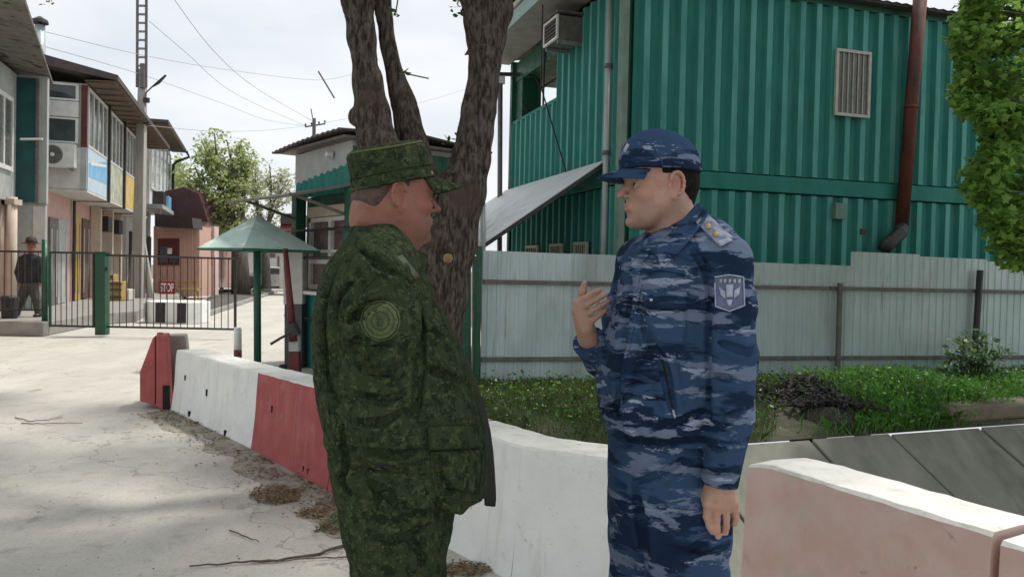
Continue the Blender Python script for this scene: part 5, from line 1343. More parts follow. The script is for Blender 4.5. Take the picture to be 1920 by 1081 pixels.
for i in range(30):
    r_ = []
    for j in range(30):
        a_, b_ = -1 + 2 * i / 29, -1 + 2 * j / 29; x_, y_ = c.x + a_ * .42, c.y + b_ * .95
        hgt = math.exp(-(a_ * 1.5) ** 2 - (b_ * 1.5) ** 2) * .26 + .10 * (float(vnoise(np.float32(x_ * 9), np.float32(y_ * 9), np.float32(1))) - .5) + .02
        r_.append(Vector((x_, y_, hgt + .10 - .6 * max(0, math.hypot(a_, b_) - .8))))
    rows.append(r_)
o = obj('ash_mound', MB().grid(rows), M('charred_soil', (.035, .03, .027), (.015, .014, .013), 9, .95, .9, 40, c3=(.08, .07, .06), s3=9, t3=(.55, .7), dist=.03), None, smooth=True); tag(o, kind='stuff')
# low concrete ledge right
t = thing('concrete_ledge', 'low weathered concrete ledge at the foot of the weeds by the right edge', 'ledge', P(1850, 800, 8.2))
a = eo + ed * ((P(1800, 815, 7.9) - eo).dot(ed)) ; a.z = 0
fr = Fr(a + Vector((0, 0, .03)), ed, -en); mb = MB(); mb.box(.0, 3.4, .1, .5, .0, .16, fr); obj('ledge_block', mb, M('brown_stained_concrete', (.16, .13, .095), (.11, .095, .065), 4, .95, .6, 40), t, bevel=.03)
# shrub against the black post
b = P(1830, 700, 10.6); b.z = .05
t = thing('sapling', 'leafy green sapling growing in front of the black fence post', 'plant', b)
mb = MB(); cen = []
for (px, py) in ((1798, 640), (1812, 630), (1842, 628), (1862, 650), (1885, 655), (1780, 660), (1770, 690), (1800, 695), (1852, 680), (1872, 690), (1835, 665), (1818, 670)):
    e = P(px, py, 10.5 + random.uniform(-.2, .25)); pts, rs = limb(b, e, .012, .004, .05); mb.tube(pts, rs, 5); cen += pts[5:]
obj('stems', mb, MT['twig'], t)
C = clumps([tuple(c_) for c_ in cen], [.12] * len(cen), 16, .8); V, Fq = leaf_cloud(C, .085, OVAL, .6, .5); o = obj('leaves', (V, Fq), MT['shrub'], t); o['kind'] = 'stuff'
V_, F_ = leaf_cloud(clumps([tuple(P(x_, y_, 10.2)) for x_, y_ in ((1145, 705), (1160, 700), (1075, 725), (1035, 715))], [.16] * 4, 26), .06, OVAL)
t = thing('fence_weed', 'small bushy weed at the foot of the fence behind the raised hand', 'plant', P(1100, 730, 9.8))
o = obj('weed_leaves', (V_, F_), MT['shrub'], t); o['kind'] = 'stuff'
# rubble at the fence foot left
mb = MB()
for _ in range(160):
    px = random.uniform(905, 1010); p = G(px, 728); p += Vector((0, random.uniform(-.9, .15), .02)); s_ = random.uniform(.015, .05)
    mb.add([p + Vector((random.uniform(-s_, s_), random.uniform(-s_, s_), random.uniform(-.5 * s_, s_))) for _ in range(4)], [(0, 1, 2), (0, 2, 3), (0, 3, 1), (1, 3, 2)])
o = obj('rubble', mb, M('grey_rubble', (.2, .19, .17), (.1, .095, .085), 9, .9, .3), None); tag(o, kind='stuff')

# ---- litter along the barrier: dry leaves, twigs, pebbles
line = [B0, B1, B2, B3]
def along(k):
    k = k * 2.999; i = int(k); f_ = k - i; a, b_ = line[i], line[i + 1]; return Vector((a[0] + (b_[0] - a[0]) * f_, a[1] + (b_[1] - a[1]) * f_, 0))
dpts, epts = [], []
for k in range(61):
    p = along(k / 60 * .999); w_ = .10 + .34 * float(vnoise(np.float32(k * .33), np.float32(1.), np.float32(2.))) + .05 * random.random()
    dpts.append(p + Vector((0, 0, .0075))); epts.append(p + Vector((-.62, -.78, 0)) * w_ + Vector((0, 0, .0065)))
o = obj('dirt_strip', MB().grid([dpts, epts]), M('trodden_dirt', (.30, .27, .21), (.38, .35, .29), 14, .95, .9, 60, c3=(.20, .17, .13), s3=11, t3=(.5, .65), dist=.01), None); o['kind'] = 'structure'
B = []
for _ in range(3200):
    p = along(random.random()); dd = abs(random.gauss(0, .16)) + .01; p += Vector((-.62, -.78, 0)) * dd
    if vnoise(np.float32(p.x * 4), np.float32(p.y * 4), np.float32(3.)) > .42: B.append((p.x, p.y, .012 + random.random() * .012))
for (px, py, rx_, ry_, n) in ((515, 930, 48, 18, 900), (585, 965, 28, 10, 260), (870, 1070, 50, 14, 420), (620, 990, 22, 14, 160)):
    for _ in range(n):
        a = random.uniform(0, 6.28); r_ = random.random() ** .5; p = G(px + rx_ * r_ * math.cos(a), py + ry_ * r_ * math.sin(a)); B.append((p.x, p.y, .01 + random.random() * .015))
V, Fq = leaf_cloud(np.array(B), .020, OVAL, 3.5); o = obj('leaf_litter', (V, Fq), MT['dry_leaf']); tag(o, kind='stuff')
mb = MB()
for _ in range(520):
    p = along(random.random()) + Vector((-.62, -.78, 0)) * (abs(random.gauss(0, .2)) + .02); s_ = random.uniform(.004, .018)
    if random.random() < .25: p = G(random.uniform(0, 640), random.uniform(640, 1075)); s_ = random.uniform(.003, .009)
    p.z = .006 + s_ * .4
    mb.add([p + Vector((random.uniform(-s_, s_) * 1.4, random.uniform(-s_, s_) * 1.4, random.uniform(-.3 * s_, s_))) for _ in range(4)], [(0, 1, 2), (0, 2, 3), (0, 3, 1), (1, 3, 2)])
o = obj('pebbles', mb, M('grey_pebble', (.26, .24, .21), (.14, .13, .11), 9, .9, .2), None); tag(o, kind='stuff')
def twig(label, pts, r=.006):
    w = [G(*p) for p in pts]; fine = []
    for i in range(len(w) - 1):
        for k in range(5): p = w[i].lerp(w[i + 1], k / 5); p.z = .012 + .008 * random.random(); fine.append(p)
    fine.append(w[-1] + Vector((0, 0, .014))); mb = MB().tube(fine, [r * (1 - .6 * i / len(fine)) for i in range(len(fine))], 6)
    o = obj('fallen_twig', mb, MT['twig'], None, loc=w[0]); tag(o, label, 'twig', 'dry twigs lying on the road')
twig('long dry branch lying across the road left of the green uniformed man', [(655, 1024), (600, 1042), (520, 1055), (440, 1060), (355, 1066)], .008)
twig('thin twig below the long branch near the bottom edge', [(660, 1048), (580, 1052), (470, 1060)], .004)
twig('thin curved twig on the far left of the road, upper one', [(28, 785), (55, 792), (90, 790), (118, 785)], .005)
twig('thin twig on the far left of the road, lower one', [(40, 796), (90, 797), (155, 795)], .005)
twig('small twig at the foot of the whitewashed barrier', [(366, 796), (400, 782), (380, 775)], .008)
twig('short twig in the dirt below the red barrier', [(430, 998), (470, 1014), (486, 1020)], .004)
twig('twig with bent end beside the brown leaf patch', [(590, 1000), (615, 990), (640, 975)], .006)
# fresh fallen leaves near the man's back
V, Fq = leaf_cloud(clumps([tuple(G(612, 996) + Vector((0, 0, .05))), tuple(G(635, 985) + Vector((0, 0, .05)))], [.07, .06], 14, .5), .04, OVAL); o = obj('fallen_sprig_leaves', (V, Fq), MT['shrub'], None)
tag(o, 'fallen sprig with grey green leaves on the road beside the green trousers', 'sprig')
# ================================================================== people
def camo(name, kind, shift=(0, 0, 0)):
    m, t, b = newmat(name)
    if kind == 'green':
        v0 = coords(t); sn = _n(t, 'ShaderNodeVectorMath', operation='SNAP'); sn.inputs[1].default_value = (.004, .004, .004); lk(t, v0, sn.inputs[0]); v = sn.outputs[0]
        col = mix(t, ramp(t, noise(t, v, 34, 6, .7), .44, .50), (.018, .028, .016), (.037, .051, .026))
        col = mix(t, ramp(t, noise(t, v, 48, 6, .75), .53, .60), col, (.072, .086, .042))
        col = mix(t, ramp(t, noise(t, v, 30, 6, .75), .60, .66), col, (.021, .021, .015))
        col = mix(t, ramp(t, noise(t, v, 70, 4, .7), .62, .70), col, (.095, .106, .058))
    else:
        v0 = coords(t, (4.8, 4.8, 18.5), (R(6), R(-12), 0)); v0.node.inputs['Location'].default_value = shift; nz = _n(t, 'ShaderNodeTexNoise'); nz.inputs['Scale'].default_value = 2.2; nz.inputs['Detail'].default_value = 4; lk(t, v0, nz.inputs['Vector'])
        ad = _n(t, 'ShaderNodeVectorMath', operation='ADD'); sc_ = _n(t, 'ShaderNodeVectorMath', operation='SCALE'); sc_.inputs['Scale'].default_value = .75; lk(t, nz.outputs['Color'], sc_.inputs[0]); lk(t, v0, ad.inputs[0]); lk(t, sc_.outputs[0], ad.inputs[1]); v = ad.outputs[0]
        col = mix(t, ramp(t, noise(t, v, .75, 5, .55), .45, .51), (.013, .027, .060), (.036, .070, .14))
        col = mix(t, ramp(t, noise(t, v, 1.0, 6, .6), .54, .575), col, (.14, .18, .27))
        col = mix(t, ramp(t, noise(t, v, .62, 5, .55), .60, .66), col, (.007, .011, .026))
        v3 = _n(t, 'ShaderNodeVectorMath', operation='ADD'); v3.inputs[1].default_value = (7.3, 2.1, 5.5); lk(t, v, v3.inputs[0])
        col = mix(t, ramp(t, noise(t, v3.outputs[0], 1.5, 7, .7), .595, .635), col, (.28, .33, .44))
    lk(t, col, b.inputs['Base Color']); b.inputs['Roughness'].default_value = .95; b.inputs['Specular IOR Level'].default_value = .06
    b.inputs['Sheen Weight'].default_value = .0
    v2 = coords(t); n1 = noise(t, v2, 22, 4, .5, .6); n2 = noise(t, v2, 420, 2)
    b1 = _n(t, 'ShaderNodeBump'); b1.inputs['Strength'].default_value = .55; b1.inputs['Distance'].default_value = .012; lk(t, n1, b1.inputs['Height'])
    b2 = _n(t, 'ShaderNodeBump'); b2.inputs['Strength'].default_value = .25; b2.inputs['Distance'].default_value = .001; lk(t, n2, b2.inputs['Height']); lk(t, b1.outputs[0], b2.inputs['Normal']); lk(t, b2.outputs[0], b.inputs['Normal'])
    return m
CG = camo('green_digital_camouflage', 'green'); CB = camo('blue_streaked_camouflage', 'blue'); CBC = camo('blue_streaked_cap_cloth', 'blue', (3.7, 1.9, 6.4))
def skin(name, c1, c2, c3, spots=()):
    m, t, b = newmat(name); v = coords(t)
    col = mix(t, ramp(t, noise(t, v, 14, 4), .35, .65), c1, c2); col = mix(t, ramp(t, noise(t, v, 34, 5), .52, .75), col, c3)
    col = mix(t, ramp(t, noise(t, v, 260, 2), .5, .8), col, tuple(x * .8 for x in c1))
    fine = noise(t, v, 520, 2, .6)
    for (p_, r_, c_, st_) in spots:
        di = _n(t, 'ShaderNodeVectorMath', operation='DISTANCE'); lk(t, v, di.inputs[0]); di.inputs[1].default_value = tuple(p_)
        m2 = _n(t, 'ShaderNodeMath', operation='MULTIPLY'); lk(t, ramp(t, di.outputs['Value'], r_ * .45, r_, st_, 0), m2.inputs[0])
        if st_ < .56: lk(t, ramp(t, fine, .3, .7, .55, 1.3), m2.inputs[1])
        else: m2.inputs[1].default_value = 1
        col = mix(t, m2.outputs[0], col, c_)
    lk(t, col, b.inputs['Base Color']); b.inputs['Roughness'].default_value = .48; b.inputs['Subsurface Weight'].default_value = .12
    b.inputs['Subsurface Radius'].default_value = (.012, .004, .002); b.inputs['Subsurface Scale'].default_value = .6
    b.inputs['Specular IOR Level'].default_value = .35
    bumpn(t, b, noise(t, v, 150, 6, .7), .5, .003); return m
SKB = skin('tan_skin', (.44, .255, .195), (.48, .29, .225), (.44, .205, .165))
SKG = skin('ruddy_skin', (.36, .155, .105), (.39, .185, .13), (.36, .12, .085))
HB = M('black_hair', (.008, .007, .007), (.014, .012, .011), 60, .9, .5, 220, dist=.003, spec=.12)
HG = M('cropped_brown_hair', (.065, .04, .03), (.10, .062, .045), 60, .8, .6, 240, dist=.002)
DK = M('dark_lining_cloth', (.010, .012, .011), (.015, .017, .015), 8, .95, .2)
EYEW = M('eye_white', (.6, .56, .52), None, 3, .2, 0); EYED = M('dark_iris', (.02, .012, .008), None, 3, .1, 0)
BOOT = M('black_boot_leather', (.012, .012, .012), (.02, .02, .02), 8, .4, .2)

def fold_noise(seed, amp, dirs):
    def fn(x, y, z):
        o = 0
        for i, (ax_, ay, az, hi, lo_, w) in enumerate(dirs):
            d = np.array((ax_, ay, az), dtype=float); d /= np.linalg.norm(d)      # along the fold
            t_ = x * d[0] + y * d[1] + z * d[2]
            k = hi - lo_
            px_, py_, pz_ = x * hi - d[0] * t_ * k, y * hi - d[1] * t_ * k, z * hi - d[2] * t_ * k
            n = vnoise(px_ + seed + 3.1 * i, py_ + seed * .7, pz_ + seed * 1.3)
            r_ = 1 - np.abs(2 * n - 1); o = o + w * (.55 * (r_ ** 2 - .33) + .65 * (np.minimum(np.abs(2 * n - 1) * 2.2, 1) - .8))
        msk = .35 + .9 * vnoise(x * 6 + seed, y * 6, z * 6)
        return amp * o * msk
    return fn
def Mcols(f, s_, u_): return [[f[i], s_[i], u_[i]] for i in range(3)]
def head(S, c, f, u0, sc_, fat=0.0):
    f = Vector(f).normalized(); s_ = u0.cross(f).normalized(); u_ = f.cross(s_).normalized(); Mx = Mcols(f, s_, u_)
    L = lambda a, b_, d: c + (f * a + s_ * b_ + u_ * d) * sc_
    E = lambda a, b_, d, r_, k=.015, op='u': S.ell(L(a, b_, d), [x * sc_ for x in r_], k * sc_, Mx, op)
    E(-.010, 0, .012, (.096, .077, .098), .01)
    E(.028, 0, -.045, (.063, .059, .082), .035)                    # face block
    E(.048, 0, -.105, (.040 + fat * .2, .040 + fat * .5, .036), .035)           # jaw
    for q_ in (-1, 1):
        S.cone(L(-.008, .060 * q_, -.055), L(.048, .036 * q_, -.112), (.020 + fat * .4) * sc_, (.022 + fat * .3) * sc_, .03 * sc_)   # jaw line
    E(.080, 0, -.122, (.021, .019, .017), .014)                    # chin
    E(.062, 0, .025, (.034, .056, .050), .03)                     # forehead
    for q_ in (-1, 1):
        S.cone(L(.083, .012 * q_, .000), L(.070, .044 * q_, .001), .010 * sc_, .009 * sc_, .014 * sc_)    # brow
        E(.058, .040 * q_, -.046, (.026 + fat * .2, .020 + fat * .3, .019), .020)   # cheek
        E(.092, .030 * q_, -.021, (.018, .017, .0115), .012, 's')    # socket
        E(.0745, .030 * q_, -.021, (.0135, .0145, .0128), .004)       # lids over the eye
        S.cone(L(.0865, .016 * q_, -.0165), L(.080, .043 * q_, -.0165), .0028 * sc_, .0028 * sc_, .004 * sc_)  # upper lid fold
    S.chain([L(.086, 0, -.004), L(.099, 0, -.027), L(.116, 0, -.047)], [.0075 * sc_, .0075 * sc_, .0092 * sc_], .009 * sc_)
    for q_ in (-1, 1):
        E(.100, .0115 * q_, -.0515, (.0105, .0055, .0060), .006); E(.105, .006 * q_, -.0600, (.005, .0025, .002), .002, 's')
    E(.078, 0, -.083, (.019, .024, .021), .016)                   # muzzle
    E(.0960, 0, -.0760, (.0065, .019, .0045), .006); E(.0948, 0, -.0865, (.0068, .018, .0050), .006)
    S.chain([L(.096, -.022, -.0815), L(.1025, 0, -.0810), L(.096, .022, -.0815)], [.0010 * sc_, .0018 * sc_, .0010 * sc_], .003 * sc_, 's')
    E(.096, 0, -.101, (.010, .018, .006), .008, 's')
    for q_ in (-1, 1):                                            # ears
        E(-.014, .0765 * q_, -.026, (.0185, .0085, .0300), .006)
        S.ell(L(-.009, .0885 * q_, -.028), [.0105 * sc_, .0125 * sc_, .0185 * sc_], .003 * sc_, Mx, 's')
        pts = [L(-.014 + .0185 * math.cos(a), (.0855 - .004 * math.cos(a)) * q_, -.024 + .031 * math.sin(a)) for a in np.linspace(R(15), R(250), 10)]
        S.chain(pts, [.0046 * sc_] * 10, .004 * sc_); E(-.006, .0795 * q_, -.058, (.0095, .0058, .0100), .006)
        E(.006, .0765 * q_, -.032, (.0055, .0055, .0075), .004)
    return L, f, s_, u_, Mx
def finger(S, pts, r0, r1, k=.006): 
    n = len(pts); S.chain(pts, [r0 + (r1 - r0) * i / (n - 1) for i in range(n)], k)
def visor(name, mat, parent, L, phi0, R0, Rs, length, z0, droop, tilt, sc_, width=1.0, thick=.004):
    rows = []
    for i in range(25):
        a = -phi0 + 2 * phi0 * i / 24; row = []
        for j in range(9):
            v = j / 8
            f_ = R0 * math.cos(a) + length * v * max(0, math.cos(a * math.pi / 2 / phi0 * .96)) ** .55
            s__ = Rs * math.sin(a) * (1 + .04 * v) * width
            row.append(L(f_, s__, z0 - droop * (s__ / Rs) ** 2 + tilt * v - .010 * v * v))
        rows.append(row)
    mb = MB().grid(rows); return obj(name, mb, mat, parent, smooth=True, solid=thick)

# ------------------------------------------------------------------ man in blue
YB = 2.12
def b(px, py, dy=0): return P(px, py, YB + dy)
def facespots(hc, f0, org, sc_, red, beard_brow_shade, lip):
    f = Vector(f0).normalized(); s_ = Vector((0, 0, 1)).cross(f).normalized(); u_ = f.cross(s_)
    q_ = lambda a, b_, d: (hc + (f * a + s_ * b_ + u_ * d) * sc_) - org
    out = []
    for k in (-1, 1): out += [(q_(.062, .058 * k, -.048), .036, red, .25), (q_(-.012, .085 * k, -.025), .03, red, .3), (q_(.055, .05 * k, -.105), .045, beard_brow_shade, .5)]
    out += [(q_(.112, 0, -.05), .02, red, .35), (q_(.09, 0, -.122), .035, beard_brow_shade, .5), (q_(.085, 0, -.02), .035, tuple(x * .6 for x in beard_brow_shade), .35), (q_(.100, 0, -.081), .019, lip, .6)]  # darker spot between the eyes paints brow shade into the skin
    return out
man = thing('person', 'man in blue streaked camouflage uniform and peaked cap raising one hand to his chest', 'person', (b(1255, 700).x, YB, 0))
hc = b(1236, 333)
f0 = Vector((-math.cos(R(13)), -math.sin(R(13)), -.045))
zf = [(P(1300, 1035, 1.95).z, P(1300, 890, 1.95).z), (1.30 - .02, 1.44), (1.46, 1.84)]
xs = axis(b(1040, 500).x, b(1440, 500).x, .004); ys = axis(YB - .27, YB + .36, .0045); zs = axis(-.01, 1.86, .012, zf, .0026)
xs = axis(b(1040, 500).x, b(1440, 500).x, .006, [(b(1060, 500).x, b(1310, 500).x)], .003)
S = SDF(xs, ys, zs)
SKB = skin('tan_skin', (.45, .265, .20), (.49, .30, .235), (.44, .215, .17), facespots(hc, f0, man.location, .955, (.47, .17, .135), (.27, .18, .145), (.36, .13, .12)))
L, hf, hs, hu, Mx = head(S, hc, f0, Vector((0, 0, 1)), .955, -.004)
S.cone(L(-.030, 0, -.06), b(1272, 452), .055, .064, .03); S.cone(L(-.014, 0, -.092), b(1254, 456, .0), .038, .046, .022)
S.ell(L(.105, 0, -.03) * 1.0, (.001, .001, .001), .0)
S.loft([(b(1260, 470).z, b(1265, 470).x, YB, .10, .10), (b(1260, 560).z, b(1262, 560).x, YB, .13, .15), (b(1260, 700).z, b(1240, 700).x, YB, .14, .15), (.95, b(1245, 800).x, YB, .12, .13), (.88, b(1250, 900).x, YB, .10, .10)], .03)
S.cone(b(1270, 470), b(1346, 500, -.14), .045, .034, .03); S.cone(b(1260, 475), b(1205, 500, .17), .05, .04, .03)
aN = [b(1356, 500, -.15), b(1380, 690, -.165), b(1351, 890, -.18)]
S.chain(aN, [.033, .032, .027], .02); S.cone(aN[2], P(1350, 915, 1.94), .027, .027, .02)
hp = lambda px, py, dy=0: P(px, py, 1.935 + dy)
S.ell(hp(1350, 928), (.037, .018, .034), .015)
for kx, ky, path in ((1326, 944, [(1325, 968, 0), (1330, 985, .004), (1334, 996, .010)]), (1343, 946, [(1343, 973, 0), (1345, 992, .004), (1346, 1005, .010)]), (1360, 946, [(1362, 970, .002), (1362, 986, .006), (1360, 998, .012)]), (1376, 942, [(1379, 958, .006), (1380, 970, .010), (1377, 981, .014)])):
    S.cone(hp(1350, 912, .0), hp(kx, ky, -.004), .020, .0125, .012)
    S.ell(hp(kx, ky, -.008), (.0085, .007, .009), .006)
    finger(S, [hp(kx, ky, 0)] + [hp(*q_) for q_ in path], .0102, .0080, .0035)
finger(S, [hp(1332, 912, .012), hp(1322, 935, .026), hp(1321, 955, .034), hp(1326, 972, .036)], .015, .009, .01)
aF = [b(1200, 500, .18), b(1160, 690, .22), b(1104, 634, .07)]
S.chain(aF, [.04, .036, .026], .02)
hq = lambda px, py, dy=0: P(px, py, 2.165 + dy)
S.cone(b(1104, 634, .07), hq(1097, 615), .027, .026, .02)
S.ell(hq(1094, 596, .004), (.024, .020, .034), .015)
for kx, ky, path in ((1081, 569, [(1096, 559, -.010), (1110, 550, -.010), (1124, 544, -.006)]), (1079, 583, [(1100, 571, -.014), (1120, 560, -.014), (1138, 551, -.008)]), (1085, 597, [(1106, 585, -.014), (1124, 574, -.014), (1140, 565, -.008)]), (1094, 610, [(1110, 600, -.010), (1124, 590, -.010), (1135, 581, -.006)])):
    S.cone(hq(1098, 612, .0), hq(kx, ky, -.004), .018, .0115, .01)
    S.ell(hq(kx, ky, -.006), (.009, .009, .009), .005)
    finger(S, [hq(kx, ky, 0)] + [hq(*q_) for q_ in path], .0100, .0078, .003)
finger(S, [hq(1092, 590, .014), hq(1089, 566, .018), hq(1092, 547, .016), hq(1096, 531, .012)], .014, .0085, .008)
legs = [[b(1288, 900, -.06), b(1292, 1080, -.07), Vector((b(1295, 1100).x, YB - .06, .48)), Vector((b(1300, 1100).x, YB - .03, .08))], [b(1222, 900, .08), b(1212, 1080, .10), Vector((b(1215, 1100).x, YB + .13, .48)), Vector((b(1222, 1100).x, YB + .15, .08))]]
for lg in legs: S.chain(lg, [.062, .06, .05, .035], .02); S.cone(lg[3], lg[3] + Vector((-.12, 0, -.05)), .035, .025, .02)
def scalp_cut(S, L, u_, d):
    p = L(0, 0, d); X, Y_, Z = S.xs[:, None, None], S.ys[None, :, None], S.zs[None, None, :]
    S.F = np.maximum(S.F, ((X - p.x) * u_.x + (Y_ - p.y) * u_.y + (Z - p.z) * u_.z).astype(np.float32))
scalp_cut(S, L, hu, .100)
VBODY = S.mesh(1); body = obj('body', VBODY, SKB, man, smooth=True)
for q_ in (-1, 1):
    c = L(.0755, .030 * q_, -.0215); mb = MB(); bm = bmesh.new(); bmesh.ops.create_uvsphere(bm, u_segments=16, v_segments=10, radius=.0122); mb.add([v.co + c for v in bm.verts], [[v.index for v in f_.verts] for f_ in bm.faces]); bm.free()
    e_ = obj('eye', mb, EYEW, body, smooth=True)
    mb = MB().tube([L(.0862, .031 * q_, -.0215), L(.0880, .031 * q_, -.0215)], [.0058, .0045], 12); obj('iris', mb, EYED, e_, smooth=True)
    mb = MB().tube([L(.0925, .014 * q_, .0045), L(.0885, .026 * q_, .0085), L(.0765, .043 * q_, .0035)], [.003, .0038, .0018], 7); obj('eyebrow', mb, HB, body, smooth=True)
# hair
g3 = lambda lo_, hi_, st: np.arange(lo_, hi_, st, dtype=np.float32)
H = SDF(g3(hc.x - .13, hc.x + .13, .003), g3(hc.y - .12, hc.y + .12, .003), g3(hc.z - .12, hc.z + .08, .003))
H.ell(L(-.0125, 0, .006), [.1015 * .955, .0815 * .955, .100 * .955], 0, Mx)
H.cone(L(-.055, 0, -.03), L(-.048, 0, -.075), .050, .048, .02)
X, Y_, Z = H.xs[:, None, None], H.ys[None, :, None], H.zs[None, None, :]
ff = (X - hc.x) * hf.x + (Y_ - hc.y) * hf.y + (Z - hc.z) * hf.z; uu = (X - hc.x) * hu.x + (Y_ - hc.y) * hu.y + (Z - hc.z) * hu.z
cut = np.minimum(np.maximum(ff + .034 * .955 - .25 * np.maximum(-uu - .03, 0) * -1, -.085 - uu), np.maximum(ff - .022, .004 - uu))    # back of the head, and the temple
H.F = np.maximum(H.F, cut.astype(np.float32)); H.disp(lambda x, y, z: .002 * (vnoise(x * 160, y * 160, z * 60) - .5), .01)
obj('hair', H.mesh(1), HB, body, smooth=True)
# trousers
def zx(py, l, r_, dy=0, Yc=YB, ry=.18): 
    a, c = P(l, py, Yc), P(r_, py, Yc); return ((a.z + c.z) / 2, (a.x + c.x) / 2, Yc + dy, (c.x - a.x) / 2, ry)
T = SDF(axis(b(1090, 900).x, b(1420, 900).x, .006), axis(YB - .26, YB + .34, .007), axis(.03, 1.12, .006))
T.loft([zx(800, 1143, 1340, 0, YB, .155), zx(850, 1141, 1346, 0, YB, .162), zx(900, 1140, 1354, 0, YB, .165), zx(950, 1140, 1360, 0, YB, .165), zx(1000, 1141, 1360, 0, YB, .15)], .02)
T.chain([b(1285, 930, -.06), b(1286, 1000, -.07), b(1288, 1090, -.07), Vector((legs[0][2].x, YB - .06, .48)), Vector((legs[0][3].x, YB - .04, .10))], [.108, .107, .102, .085, .082], .03)
T.chain([b(1210, 930, .07), b(1205, 1000, .10), b(1204, 1090, .11), Vector((legs[1][2].x, YB + .13, .48)), Vector((legs[1][3].x, YB + .14, .10))], [.100, .094, .09, .08, .08], .02)
T.disp(fold_noise(5.3, .010, [(.3, 0, 1, 26, 5, 1), (1, 0, .35, 22, 6, .7)]), .04)
T.half((0, 0, .035), (0, 0, -1))
VT = T.mesh(1); bvT = bvh_of(VT)
def hits(bv, pts, n=4, off=0.0):
    w = []
    for k in range(len(pts) - 1):
        dx, dy = pts[k + 1][0] - pts[k][0], pts[k + 1][1] - pts[k][1]; L_ = math.hypot(dx, dy) + 1e-6; ox, oy = dy / L_ * off, -dx / L_ * off
        for s__ in range(n):
            px = pts[k][0] + dx * s__ / n + ox; py = pts[k][1] + dy * s__ / n + oy
            d = ray(px, py).normalized(); h_ = bv.ray_cast(Vector((0, 0, CH)), d)
            if h_[0] is not None: w.append((h_[0], d))
    return w
def groove(S_, bv, lines):
    for pts, r_ in lines:
        for off in (11, -9):
            w = hits(bv, pts, 4, off); n = len(w)
            if n > 1:
                rr_ = [r_ * 1.0 * (.3 + .7 * math.sin(math.pi * (i + .5) / n)) for i in range(n)]
                S_.chain([p + d * (q * (.45 if off > 0 else .75)) for (p, d), q in zip(w, rr_)], rr_, .02)
    for pts, r_ in lines:
        w = hits(bv, pts); n = len(w)
        if n > 1:
            S_.chain([p + d * .0 for p, d in w], [.85 * r_ * (.2 + .8 * math.sin(math.pi * (i + .5) / n)) for i in range(n)], .015, 's')
groove(T, bvT, [([(1192, 905), (1200, 950), (1208, 1010), (1214, 1080)], .016), ([(1190, 905), (1240, 885), (1300, 850)], .006), ([(1150, 900), (1185, 915)], .006), ([(1215, 930), (1260, 960), (1300, 965)], .006), ([(1340, 1000), (1290, 1030), (1240, 1025)], .006)])
VT = T.mesh(1); trous = obj('trousers', VT, CB, man, smooth=True)
for lg in legs:
    Bt = SDF(g3(lg[3].x - .26, lg[3].x + .1, .008), g3(lg[3].y - .09, lg[3].y + .09, .008), g3(-.02, .2, .008))
    Bt.cone(lg[3] + Vector((0, 0, .1)), lg[3] + Vector((0, 0, -.02)), .058, .052, .03); Bt.ell(lg[3] + Vector((-.08, 0, -.035)), (.14, .05, .05), .04); Bt.half((0, 0, .004), (0, 0, -1))
    obj('boot', Bt.mesh(1), BOOT, man, smooth=True)
# jacket
J = SDF(axis(b(1040, 600).x, b(1450, 600).x, .0042), axis(YB - .28, YB + .36, .0048), axis(b(1200, 935).z, b(1200, 375).z, .0042))
J.loft([zx(432, 1240, 1300, .0, YB, .085), zx(448, 1205, 1330, 0, YB, .12), zx(468, 1180, 1352, .0, YB, .155), zx(500, 1163, 1366, .0, YB, .17), zx(540, 1160, 1366, 0, YB, .168), zx(600, 1146, 1362, 0, YB, .172), zx(650, 1130, 1358, 0, YB, .176), zx(700, 1119, 1354, 0, YB, .18), zx(750, 1120, 1350, 0, YB, .18), zx(792, 1131, 1346, 0, YB, .176), zx(815, 1139, 1342, 0, YB, .17), zx(838, 1142, 1340, 0, YB, .166)], .02)
J.chain([b(1275, 440), b(1325, 456, -.09), b(1362, 492, -.145)], [.055, .058, .066], .05)
J.chain([b(1357, 492, -.145), b(1370, 570, -.16), b(1374, 680, -.165), b(1371, 780, -.17), b(1350, 905, -.185)], [.062, .060, .057, .053, .044], .02)
J.chain([b(1250, 450), b(1200, 490, .15), b(1172, 590, .22), b(1158, 690, .22), b(1132, 672, .15), b(1101, 638, .07)], [.05, .062, .062, .056, .052, .046], .03)
ring = [L_ for L_ in [b(1266, 424) + Vector((.072 * math.cos(a), .068 * math.sin(a), -.012 + .034 * math.cos(a - .0))) for a in np.linspace(0, 6.283, 19)]]
J.chain(ring, [.0105] * 19, .014); J.chain([p + Vector((0, 0, -.02)) for p in ring], [.013] * 19, .02)
J.disp(fold_noise(1.7, .0105, [(1, .2, -.35, 20, 5, 1), (.25, 0, 1, 24, 6, .55), (-.7, .1, -.6, 16, 4, .6)]), .04)
VJ = J.mesh(1); bv = bvh_of(VJ)
groove(J, bv, [([(1240, 665), (1250, 715), (1266, 790)], .011), ([(1322, 765), (1270, 790), (1200, 800)], .008), ([(1180, 740), (1150, 765), (1125, 770)], .007), ([(1330, 540), (1333, 620), (1334, 720), (1330, 800)], .011), ([(1203, 600), (1230, 660), (1180, 690)], .008), ([(1345, 640), (1400, 660), (1420, 650)], .007), ([(1340, 700), (1385, 715)], .007), ([(1385, 770), (1345, 800)], .007), ([(1180, 480), (1185, 560), (1160, 700), (1165, 830)], .006), ([(1130, 818), (1240, 826), (1340, 822)], .008), ([(1320, 880), (1385, 892)], .005), ([(1300, 470), (1325, 500), (1330, 545)], .008), ([(1085, 648), (1125, 672)], .006), ([(1215, 850), (1280, 820)], .006)])
S_ = J; J.cone(b(1262, 395), b(1260, 455, .0), .066, .058, .006, 's')                 # neck opening
